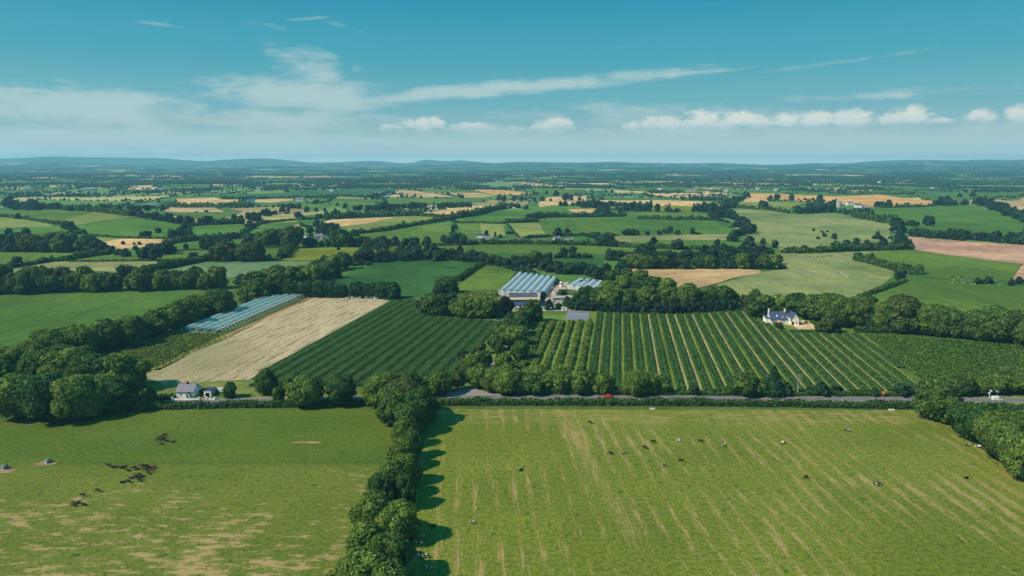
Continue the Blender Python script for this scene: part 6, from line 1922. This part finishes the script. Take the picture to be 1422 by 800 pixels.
hedge(Z('d', '980,490 1200,500 1422,506'), 5, 'bushy hedge right of the two pink cottages', 1.6, rough=.5)
hedge(Z('e', '0,508 60,510 180,512 340,514'), 4, 'low hedge under the bright strip left of the wood', 1.6, rough=.5)
hedge(Z('c', '560,487 800,484 1000,480 1230,472'), 2.6, 'low lane-side hedge beyond the long green field', 1.6, rough=.4)
hedge(Z('c', '170,390 450,360 650,325 850,290 1000,262'), 5, 'lower part of the long hedge climbing to the right', 1.5, rough=.3)
hedge(Z('c', '1000,262 1180,235 1300,200 1422,178') + Z('d', '60,168'), 6, 'upper part of the long hedge climbing to the right', 1.6, rough=.4)
hedge(Z('c', '-60,268 0,266 200,250 400,243 600,240 750,238'), 7, 'thick hedge above the stubble field near the blue house', 1.5, rough=.35)
hedge(Z('c', '750,242 850,246 980,246'), 3.5, 'hedge below the smaller corn field', 1.5, rough=.3)
hedge(Z('c', '1000,296 1200,297 1422,302') + Z('d', '60,296'), 2.4, 'straight hedge above the field with dark cattle', 1.4, rough=.3)
hedge(Z('b', '960,592 990,545 1030,500'), 8, 'slanting hedge left of the mustard field', 1.6, rough=.3)
hedge(Z('b', '800,504 900,503 975,503'), 2.5, 'hedge below the dark hamlet trees', 1.3, rough=.2)
hedge(Z('b', '630,393 700,340 760,312 820,297'), 4, 'hedge rising left of the hamlet', 1.3, rough=.3)
hedge(Z('b', '820,297 1000,280 1200,264 1320,250'), 2.2, 'thin hedge between the strip meadows above the hamlet', 1.5, rough=.4)
hedge(Z('b', '350,310 450,308 540,304 640,306'), 6, 'bushy hedge above the bright meadow left of the hamlet', 1.5, rough=.4)
hedge(Z('b', '100,362 210,322 330,312'), 3.2, 'hedge curving over the bright left meadow', 1.4, rough=.2)
hedge(Z('b', '280,440 420,425 500,420 660,425'), 5, 'dark hedge below the bright meadow left of the hamlet', 1.5, rough=.3)
hedge(Z('b', '0,470 120,455 270,435'), 6.5, 'dense hedge above the small bright triangle field', 1.6, rough=.25)
hedge(Z('b', '60,530 200,525 400,520'), 2, 'thin hedge below the small bright triangle field', 1.4, rough=.3)
hedge(Z('a', '1010,725 1270,690 1422,660') + Z('b', '0,672 150,640 310,612 400,602'), 8, 'dark thick hedge above the sage barley field', 1.5, rough=.2)
hedge(Z('b', '800,604 870,606 950,606'), 5, 'hedge between the sage barley and the mustard field', 1.4, rough=.4)
hedge(Z('a', '-60,695 0,686 150,660 290,636 420,612'), 5, 'hedge below the pale meadow at far left', 1.4, rough=.35)
hedge(Z('a', '420,612 540,605 640,587 760,568 900,552'), 6, 'bushy hedge continuing right from the far-left meadow', 1.5, rough=.4)
hedge(Z('a', '570,620 900,612 1200,609 1422,606'), 2, 'ruler-straight dark hedge above the drying grass field', 1.3, rough=.1)
hedge(Z('a', '-60,236 0,242 180,260 350,288 520,318'), 2.6, 'thin hedge curving over the left hill', 1.5, rough=.25)
hedge(Z('a', '400,402 520,396 690,388'), 4.5, 'dark hedge below the track on the left hill', 1.5, rough=.25)
hedge(Z('a', '690,398 850,412 1000,422 1200,426 1422,430'), 2.2, 'low hedge along the foot of the bright left hill field', 1.5, rough=.25)
hedge(Z('a', '540,192 650,196 800,204'), 5, 'hedge right of the small white barn', 1.6, rough=.4)
hedge(Z('a', '820,206 960,222 1090,240'), 6, 'bushy hedge on the crest of the left hill', 1.6, rough=.4)
hedge(Z('b', '0,164 200,168 400,168 560,168 700,165'), 5, 'dark hedge below the golden corn field', 1.6, rough=.4)
hedge(Z('c', '1030,775 1140,705 1245,640'), 5.5, 'clipped hedge climbing beside the small meadow', 1.2, rough=.08)
hedge(Z('p', '690,412 704,396 718,379'), 1.6, 'thin dark hedge on the left of the large greenhouse', 1.2, rough=.1)
hedge(Z('f', '1310,790 1422,800 1500,810'), 4, 'scrubby hedge below the corner of bare soil', 1.5, rough=.5)
hedge(Z('c', '0,75 300,88 520,60'), 3, 'dark hedge below the teal crop strip', 1.5, rough=.4)
hedge(Z('b', '470,100 800,98 1100,92 1422,80'), 3, 'dark hedge behind the golden corn field', 1.5, rough=.4)
hedge(Z('p', '1060,428 1070,440 1078,455'), 3.4, 'hedge bank between the dusty track and the house lawn', 1.2, rough=.3)
hedge([(120, 572), (180, 570), (230, 567)], 9, 'dark hedge under the wood left of the cottage', 1.2, rough=.3)
hedge(Z('p', '246,548 262,546 280,545 306,545'), 4, 'shaggy garden hedge behind the white cottage', 2.2, rough=.4)
hedge(Z('p', '218,556 232,554 244,553'), 5, 'shaggy hedge beside the left gable of the cottage', 2.2, rough=.4)

x, y = px2w(1107, 550)
dt = empty('dead_tree', (x, y, 0), label='bare pale dead tree with forked branches beside the road', category='tree')
mb = MB(); mb.tube([(0, 0, -.4), (.1, 0, 3), (0, .1, 6.5), (.3, 0, 11)], [.38, .30, .2, .05], 7); mb.build('trunk', M_DEAD, dt)
rd = random.Random(5)
for k in range(9):
    a = k * 2.3; z0 = rd.uniform(3, 8); L_ = rd.uniform(2.2, 4.2)
    MB().tube([(.05, .05, z0), (math.cos(a) * L_ * .35, math.sin(a) * L_ * .35, z0 + L_ * .6), (math.cos(a + .3) * L_ * .7, math.sin(a + .3) * L_ * .7, z0 + L_ * 1.2)], [.14, .09, .03], 5).build('branch', M_DEAD, dt)

# ------------------------------------------------------------------ crop rows
def crop_row(name, a, b, w, h, leaf, mat, label, group, cat='crop row', world=False, rough=.10, tint_=1, subs=1):
    A = Vector(a if world else px2w(*a)); B = Vector(b if world else px2w(*b))
    rng = np.random.default_rng(int(abs(A.x * 7 + B.y * 3)) + 3)
    d = (B - A).normalized(); n = Vector((-d.y, d.x))
    parts = []
    for k in range(subs):
        o = n * ((k + .5) / subs - .5) * w
        Q = dens_line([A + o, B + o], True, 40)
        parts += strip_parts(rng, [tuple(q) for q in Q], w / subs * (.92 if subs > 1 else 1), h, leaf, rough=rough, round_=.30, core=.9, nj=.28, dens=1.2)
    return obj(name, join_quads_tris(name, parts, mat), label=label, category=cat, group=group)


def clip_line(o, d, poly):
    """segments of the line o + t d inside a world polygon"""
    ts = []
    n = len(poly)
    for i in range(n):
        p, q = poly[i], poly[(i + 1) % n]
        e = (q[0] - p[0], q[1] - p[1]); den = d[0] * e[1] - d[1] * e[0]
        if abs(den) < 1e-9: continue
        t = ((p[0] - o[0]) * e[1] - (p[1] - o[1]) * e[0]) / den
        u = ((p[0] - o[0]) * d[1] - (p[1] - o[1]) * d[0]) / den
        if 0 <= u < 1: ts.append(t)
    ts.sort()
    return [(ts[i], ts[i + 1]) for i in range(0, len(ts) - 1, 2)]


# right, striped field: direction from the lanes in the photo
polyR = [px2w(*p) for p in [(738, 446), (822, 446), (822, 432), (1052, 431), (1076, 458), (1197, 464), (1290, 545), (700, 546)]]
la, lb = Vector(px2w(959.5, 434)), Vector(px2w(1007, 535))
dR = (la - lb).normalized(); nR = Vector((dR.y, -dR.x))
o0 = Vector(px2w(899.5, 434))
PITCHR = abs((Vector(px2w(959.5, 434)) - o0).dot(nR)) / 5.0
k = 0
for i in range(-14, 34):
    o = o0 + nR * (i + .5) * PITCHR
    seg = clip_line((o.x, o.y), (dR.x, dR.y), polyR)
    seg = [s for s in seg if s[1] - s[0] > 14]
    if not seg: continue
    s0, s1 = seg[0][0], seg[-1][1]
    young = i < -6
    lab = (f"{'olive orchard row' if young else 'dark green bush row'}, {ordinal(k)} from the left in the striped field right of the drive")
    crop_row('crop_row', o + dR * (s0 + 1.5), o + dR * (s1 - 1.5), PITCHR * (.50 if young else .68), 1.7 if young else .9, .55 if young else .42, M_ORCH if young else M_CROP, lab, 'rows of the striped field', world=True,
             rough=.3 if young else .04, subs=1 if young else 2)
    k += 1
# sandy wheel lanes between some rows
M_SAND = field_mat('sandy wheel lane', (0.32, 0.28, 0.14), (0.40, 0.33, 0.17), s1=0.1, fine=1.0)
for i in (0, 2, 3, 5, 7, 9, 11, 12, 14, 15, 17, 18, 20, 21, 23, 25):
    o = o0 + nR * i * PITCHR
    seg = clip_line((o.x, o.y), (dR.x, dR.y), polyR)
    seg = [s for s in seg if s[1] - s[0] > 14]
    if seg:
        ribbon('wheel_lane', [o + dR * (seg[0][0] + 1), o + dR * (seg[-1][1] - 1)], PITCHR * .15, M_SAND, 0.05, world=True)
# left dark field
polyL = [px2w(*p) for p in [(549, 417), (583, 417), (592, 438), (694, 447), (682, 468), (632, 520), (632, 538), (345, 538), (378, 509)]]
la, lb = Vector(px2w(548, 417)), Vector(px2w(378, 508))
dL = (la - lb).normalized(); nL = Vector((dL.y, -dL.x))
PL = 7.0; k = 0
for i in range(0, 40):
    o = la + nL * (i + .5) * PL
    seg = [s for s in clip_line((o.x, o.y), (dL.x, dL.y), polyL) if s[1] - s[0] > 12]
    if not seg: continue
    crop_row('crop_row', o + dL * (seg[0][0] + 1), o + dL * (seg[-1][1] - 1), PL * .90, .8, .34, M_CROP, f"dark green currant row, {ordinal(k)} from the straw field, slanting towards the road", 'currant rows beside the straw field', world=True, rough=.03, subs=1)
    k += 1
# small nursery rows
for k in range(8):
    a = (713 + k * 3.6, 511 - k * .6); b = (739 + k * 2.1, 447.5 + k * .1)
    crop_row('nursery_row', a, b, 1.1, 1.3, .4, M_CROP, f"thin nursery row, {ordinal(k)} from the left beside the shaded drive", 'nursery rows beside the drive', rough=.15)
# bush crops no one could count: far right field and the two patches
def scatter_cover(name, poly, h, leaf, n, mat, label, world=False, rowp=None, ang=0):
    P = [p if world else px2w(*p) for p in poly]
    A = np.array(P); rng = np.random.default_rng(len(label))
    xs = rng.uniform(A[:, 0].min(), A[:, 0].max(), n * 3); ys = rng.uniform(A[:, 1].min(), A[:, 1].max(), n * 3)
    m = inpoly(xs, ys, P); xs, ys = xs[m][:n], ys[m][:n]
    if rowp:
        c, s = math.cos(ang), math.sin(ang)
        v = -xs * s + ys * c; u = xs * c + ys * s
        v = np.round(v / rowp) * rowp + rng.normal(0, rowp * .12, len(v))
        xs, ys = u * c - v * s, u * s + v * c
    N = rng.normal(0, .3, (len(xs), 3)); N[:, 2] += 1; N /= np.linalg.norm(N, axis=1)[:, None]
    V, F = quads(rng, np.column_stack([xs, ys, H(xs, ys) + h * rng.uniform(.25, 1.0, len(xs)) * (1 + .06 * np.sin(xs / 5) * np.sin(ys / 7))]), N, leaf * rng.uniform(.5, 1.2, len(xs)))
    return obj(name, join_quads_tris(name, [(V, F, leaf_tint(rng, len(xs)))], mat), label=label, kind='stuff')


M_BUSHC = foliage_mat('bush crop foliage', (0.095, 0.182, 0.032), (0.10, 0.19, 0.034))
aR = math.atan2(dR.y, dR.x); aL = math.atan2(dL.y, dL.x)
scatter_cover('bush_crop', [(1203, 465), (1422, 480), (1520, 488), (1520, 545), (1300, 543)], 1.0, .5, 60000, M_BUSHC, 'dense bush crop filling the plain field at the right edge', rowp=3.0, ang=aR)
scatter_cover('olive_crop', [(170, 488), (236, 462), (308, 464), (262, 488), (212, 510), (182, 511)], .8, .4, 9000, M_ORCH, 'low olive crop between the netting tunnels and the wood', rowp=3.0, ang=aL)
scatter_cover('weeds', [(583, 414), (640, 405), (690, 403), (690, 420), (640, 428), (600, 430)], 1.2, .7, 3000, M_ORCH, 'rough weeds and scrub beside the farm grove')

# ------------------------------------------------------------------ distant patchwork, its hedgerow trees and the rest of the traced trees
rng = np.random.default_rng(5)
CROPC = [((0.070, 0.165, 0.035), 5), ((0.085, 0.19, 0.045), 5), ((0.055, 0.145, 0.035), 4), ((0.12, 0.21, 0.065), 3), ((0.045, 0.12, 0.04), 3), ((0.46, 0.37, 0.19), 1.5), ((0.34, 0.31, 0.14), 1.3), ((0.15, 0.26, 0.12), 1.2), ((0.36, 0.25, 0.16), .25)]
CROPC = [((c[0] * 1.2, c[1] * 1.15, c[2] * 1.1), w_) for c, w_ in CROPC]
wts = np.array([c[1] for c in CROPC], float); wts /= wts.sum()
rot = R(14); cr, sr = math.cos(rot), math.sin(rot)


def warp(x, y):
    x2 = x + 55 * np.sin(y / 420 + .5) + 30 * np.sin((x + y) / 260)
    y2 = y + 50 * np.sin(x / 380 + 1.2) + 30 * np.sin((x - y) / 240 + 2)
    return x2 * cr - y2 * sr, x2 * sr + y2 * cr


cells = []
def split(x0, y0, x1, y1, dep=0):
    cx, cy = warp((x0 + x1) / 2, (y0 + y1) / 2)
    d = math.hypot(cx, cy)
    rad = math.hypot(x1 - x0, y1 - y0) / 2 + 150
    if cy + rad < 400 or abs(math.atan2(cx, max(cy, 1))) - rad / max(d, 1) > R(42) or d - rad > 15000:
        return
    tgt = rng.uniform(130, 300) * (1 + max(0, d - 4000) / 9000)
    w, h = x1 - x0, y1 - y0
    if max(w, h) > tgt * 1.25:
        t = rng.uniform(.36, .64)
        if w * .85 > h: split(x0, y0, x0 + w * t, y1, dep + 1); split(x0 + w * t, y0, x1, y1, dep + 1)
        else: split(x0, y0, x1, y0 + h * t, dep + 1); split(x0, y0 + h * t, x1, y1, dep + 1)
    else:
        cells.append((x0, y0, x1, y1))


split(-13000, -3000, 17000, 17000)
SKIP = [np.array(p) for p in HAND + NEAR]


def visible_free(x, y, pad=0.0):
    """true where no traced field covers the ground"""
    z = H(x, y); px, py, dep = w2px(x, y, z)
    ok = (py < 402) & (dep > 0)
    for P in SKIP:
        if P[:, 1].min() - 1 > 402: continue
        bb = (px > P[:, 0].min()) & (px < P[:, 0].max()) & (py > P[:, 1].min()) & (py < P[:, 1].max())
        if bb.any():
            ii = np.where(bb)[0]
            ins = inpoly(px[ii], py[ii], [tuple(q) for q in P])
            ok[ii[ins]] = False
    return ok, px, py


Vp, Fp, Cp = [], [], []; o = 0
TX, TY, TH, TW = [], [], [], []
for (x0, y0, x1, y1) in cells:
    n = max(2, min(8, int(max(x1 - x0, y1 - y0) / 45)))
    us = np.linspace(x0 + 1, x1 - 1, n + 1); vs = np.linspace(y0 + 1, y1 - 1, n + 1)
    U, Vv = np.meshgrid(us, vs); X, Y = warp(U, Vv)
    d = np.hypot(X, Y).mean()
    if np.hypot(X, Y).min() > 585:
        Z_ = H(X, Y) + .12 + d * .00012
        Vp.append(np.stack([X, Y, Z_], -1).reshape(-1, 3))
        idx = np.arange((n + 1) ** 2).reshape(n + 1, n + 1) + o
        Fp.append(np.stack([idx[:-1, :-1], idx[:-1, 1:], idx[1:, 1:], idx[1:, :-1]], -1).reshape(-1, 4))
        c = np.array(CROPC[rng.choice(len(CROPC), p=wts)][0]) * rng.uniform(.85, 1.15)
        if d < 1150: c = np.array(CROPC[rng.integers(0, 3)][0]) * rng.uniform(.75, .95)
        Cp.append(np.tile(c, ((n + 1) ** 2, 1))); o += (n + 1) ** 2
    # hedgerow trees on two sides of the field
    for (ax, ay, bx, by) in ((x0, y0, x1, y0), (x0, y0, x0, y1)):
        L = math.hypot(bx - ax, by - ay)
        if rng.random() < .10: continue
        tall = rng.random()
        st = (6.5 if d < 2500 else 8 if d < 5000 else 12) * (1 if tall < .6 else 1.2)
        m = int(L / st)
        if m < 1: continue
        t = (np.arange(m) + rng.uniform(0, 1, m)) / m
        gap = np.sin(t * rng.uniform(2, 14) + rng.uniform(0, 6)) > -.75
        t = t[gap]; m = len(t)
        qx, qy = warp(ax + (bx - ax) * t, ay + (by - ay) * t)
        hh = rng.uniform(2.2, 4.5, m) * (1 + min(1.2, max(0, d - 1800) / 2500))
        big = rng.random(m) < (.10 if tall < .5 else .35 if tall < .8 else .75)
        hh[big] = rng.uniform(6, 12.5, big.sum())
        TX.append(qx + rng.normal(0, 1.5, m)); TY.append(qy + rng.normal(0, 1.5, m)); TH.append(hh); TW.append(np.where(big, hh * rng.uniform(.38, .6, m), st * .68))
    # small woods and garden clumps
    if rng.random() < (.12 if d < 2300 else .32 if d < 4000 else .5):
        m = int(rng.uniform(20, 90) * (1 if d < 3000 else 1.8)); cx, cy = rng.uniform(x0, x1), rng.uniform(y0, y1)
        sx, sy = rng.uniform(20, 90), rng.uniform(15, 45)
        qx, qy = warp(cx + rng.normal(0, sx, m), cy + rng.normal(0, sy, m))
        hh = rng.uniform(7, 13, m)
        TX.append(qx); TY.append(qy); TH.append(hh); TW.append(hh * .5)
me = mesh_np('distant_fields', np.concatenate(Vp), np.concatenate(Fp), M_PATCH, np.concatenate(Cp), 'crop', smooth=True)
obj('distant_fields', me, kind='structure')
TX, TY, TH, TW = map(np.concatenate, (TX, TY, TH, TW))
ok, px_, py_ = visible_free(TX, TY)
ok &= (px_ > -60) & (px_ < 1480) & (TY > 600)
TX, TY, TH, TW = TX[ok], TY[ok], TH[ok], TW[ok]
rx = np.array([t['x'] for t in rest]); ry = np.array([t['y'] for t in rest]); rh = np.array([t['h'] for t in rest])
rw = rh * np.array([{'poplar': .22, 'conifer': .3, 'bush': .7}.get(t['kind'], .48) * t['wide'] for t in rest])
print('far trees', len(TX), 'rest', len(rest), 'own', n_tree, 'cells', len(cells))


def leafy_mass(X, Y, Hh, Wf, nleaf, leaf, nlobe, shapes, seed=1):
    '''copies of a few leaf-clump crowns written into one array'''
    rng = np.random.default_rng(seed); parts = []
    protos = []
    for k, sh in enumerate(shapes):
        me = crown_mesh('tmp', 700 + k + seed, 12, {'round': 12.0, 'column': 4.6}[sh], nleaf, leaf, M_LEAF, sh, nlobe, .05)
        v = np.empty(len(me.vertices) * 3, np.float32); me.vertices.foreach_get('co', v); v = v.reshape(-1, 3)
        tt = np.empty(len(me.vertices) * 4, np.float32); me.attributes['tint'].data.foreach_get('color', tt); tt = tt.reshape(-1, 4)[:, :3]
        nl = np.array([len(p.vertices) for p in me.polygons])
        f3 = np.array([p.vertices[:] for p in me.polygons if len(p.vertices) == 3]); f4 = np.array([p.vertices[:] for p in me.polygons if len(p.vertices) == 4])
        protos.append((v, tt, f3, f4)); bpy.data.meshes.remove(me)
    pick = rng.integers(0, len(protos), len(X)); Z_ = H(X, Y)
    for k, (v, tt, f3, f4) in enumerate(protos):
        ii = np.where(pick == k)[0]; n = len(ii)
        if not n: continue
        a = rng.uniform(0, 6.28, n); c, s_ = np.cos(a)[:, None], np.sin(a)[:, None]
        sc = (Hh[ii] / 12)[:, None]; sw = sc * Wf[ii][:, None]
        P = np.stack([(v[:, 0] * c - v[:, 1] * s_) * sw + X[ii][:, None], (v[:, 0] * s_ + v[:, 1] * c) * sw + Y[ii][:, None], v[:, 2] * sc + Z_[ii][:, None]], -1)
        tree_t = rng.uniform(.65, 1.25, (n, 1, 1)) * (1 + rng.normal(0, .07, (n, 1, 3)))
        TT = tt[None] * tree_t
        o = (np.arange(n) * len(v))[:, None, None]
        parts.append((P.reshape(-1, 3), (f4[None] + o).reshape(-1, 4), TT.reshape(-1, 3)))
        parts.append((P.reshape(-1, 3), (f3[None] + o).reshape(-1, 3), TT.reshape(-1, 3)))
    return parts


def tree_mass(name, X, Y, Hh, Ww, detail, label, shapes):
    """many small crowns of irregular lumps, one mesh"""
    rng = np.random.default_rng(len(label))
    Z_ = H(X, Y); n = len(X)
    parts = []
    base_v, base_f = shapes
    tint = rng.uniform(.62, 1.3, (n, 1)) * np.array([[1, 1, 1]]) * (1 + rng.normal(0, .10, (n, 3)) * np.array([[1, .5, 1]]))
    for k in range(detail):
        c = np.column_stack([X, Y, Z_ + Hh * .52])
        off = rng.normal(0, 1, (n, 3)) * np.column_stack([Ww * .42, Ww * .42, Hh * .16]) * (0 if detail == 1 else 1)
        r = 1.0 if detail == 1 else rng.uniform(.5, .8, (n, 1))
        v = base_v[None] * (1 + rng.normal(0, .14, (n, len(base_v), 1)))
        v = v * (np.column_stack([Ww, Ww, Hh * .55]) * r)[:, None, :] + (c + off)[:, None, :]
        v[:, :, 2] = np.maximum(v[:, :, 2], Z_[:, None] - .2)
        F = (base_f[None] + (np.arange(n) * len(base_v))[:, None, None]).reshape(-1, 3)
        parts.append((v.reshape(-1, 3), F, np.repeat(tint, len(base_v), axis=0)))
    return parts


OCT_V = np.array([(0, 0, 1), (1, 0, .1), (.3, .95, 0), (-.8, .6, .15), (-.8, -.6, 0), (.3, -.95, .1), (0, 0, -1)], float)
OCT_F = np.array([(0, i, i % 5 + 1) for i in range(1, 6)] + [(6, i % 5 + 1, i) for i in range(1, 6)])
M_FAR = foliage_mat('far foliage', (0.030, 0.074, 0.036), (0.030, 0.074, 0.036), trans=.15)
d_ = np.hypot(TX, TY)
parts = []
a = d_ < 1700
rwf = np.array([{'poplar': .42, 'conifer': .7, 'bush': 1.3}.get(t['kind'], 1.0) * t['wide'] for t in rest])
parts += leafy_mass(rx, ry, rh, rwf, 420, .85, 9, ('round', 'round', 'round'), 1)
parts += leafy_mass(TX[a], TY[a], TH[a], np.clip(TW[a] / TH[a] * 2, .7, 2.2), 110, 1.5, 5, ('round', 'round', 'round'), 2)
print('near auto', a.sum())
a = (d_ >= 1700) & (d_ < 3200)
parts += tree_mass('x', TX[a], TY[a], TH[a], TW[a], 2, 'far lumps', (ICO1_V, ICO1_F))
a = d_ >= 3200
parts += tree_mass('x', TX[a], TY[a], TH[a], TW[a], 1, 'farthest lumps', (OCT_V, OCT_F))
obj('distant_trees', join_quads_tris('distant_trees', parts, M_FAR), kind='stuff', label='mass of small hedgerow trees and far woods across the plain')
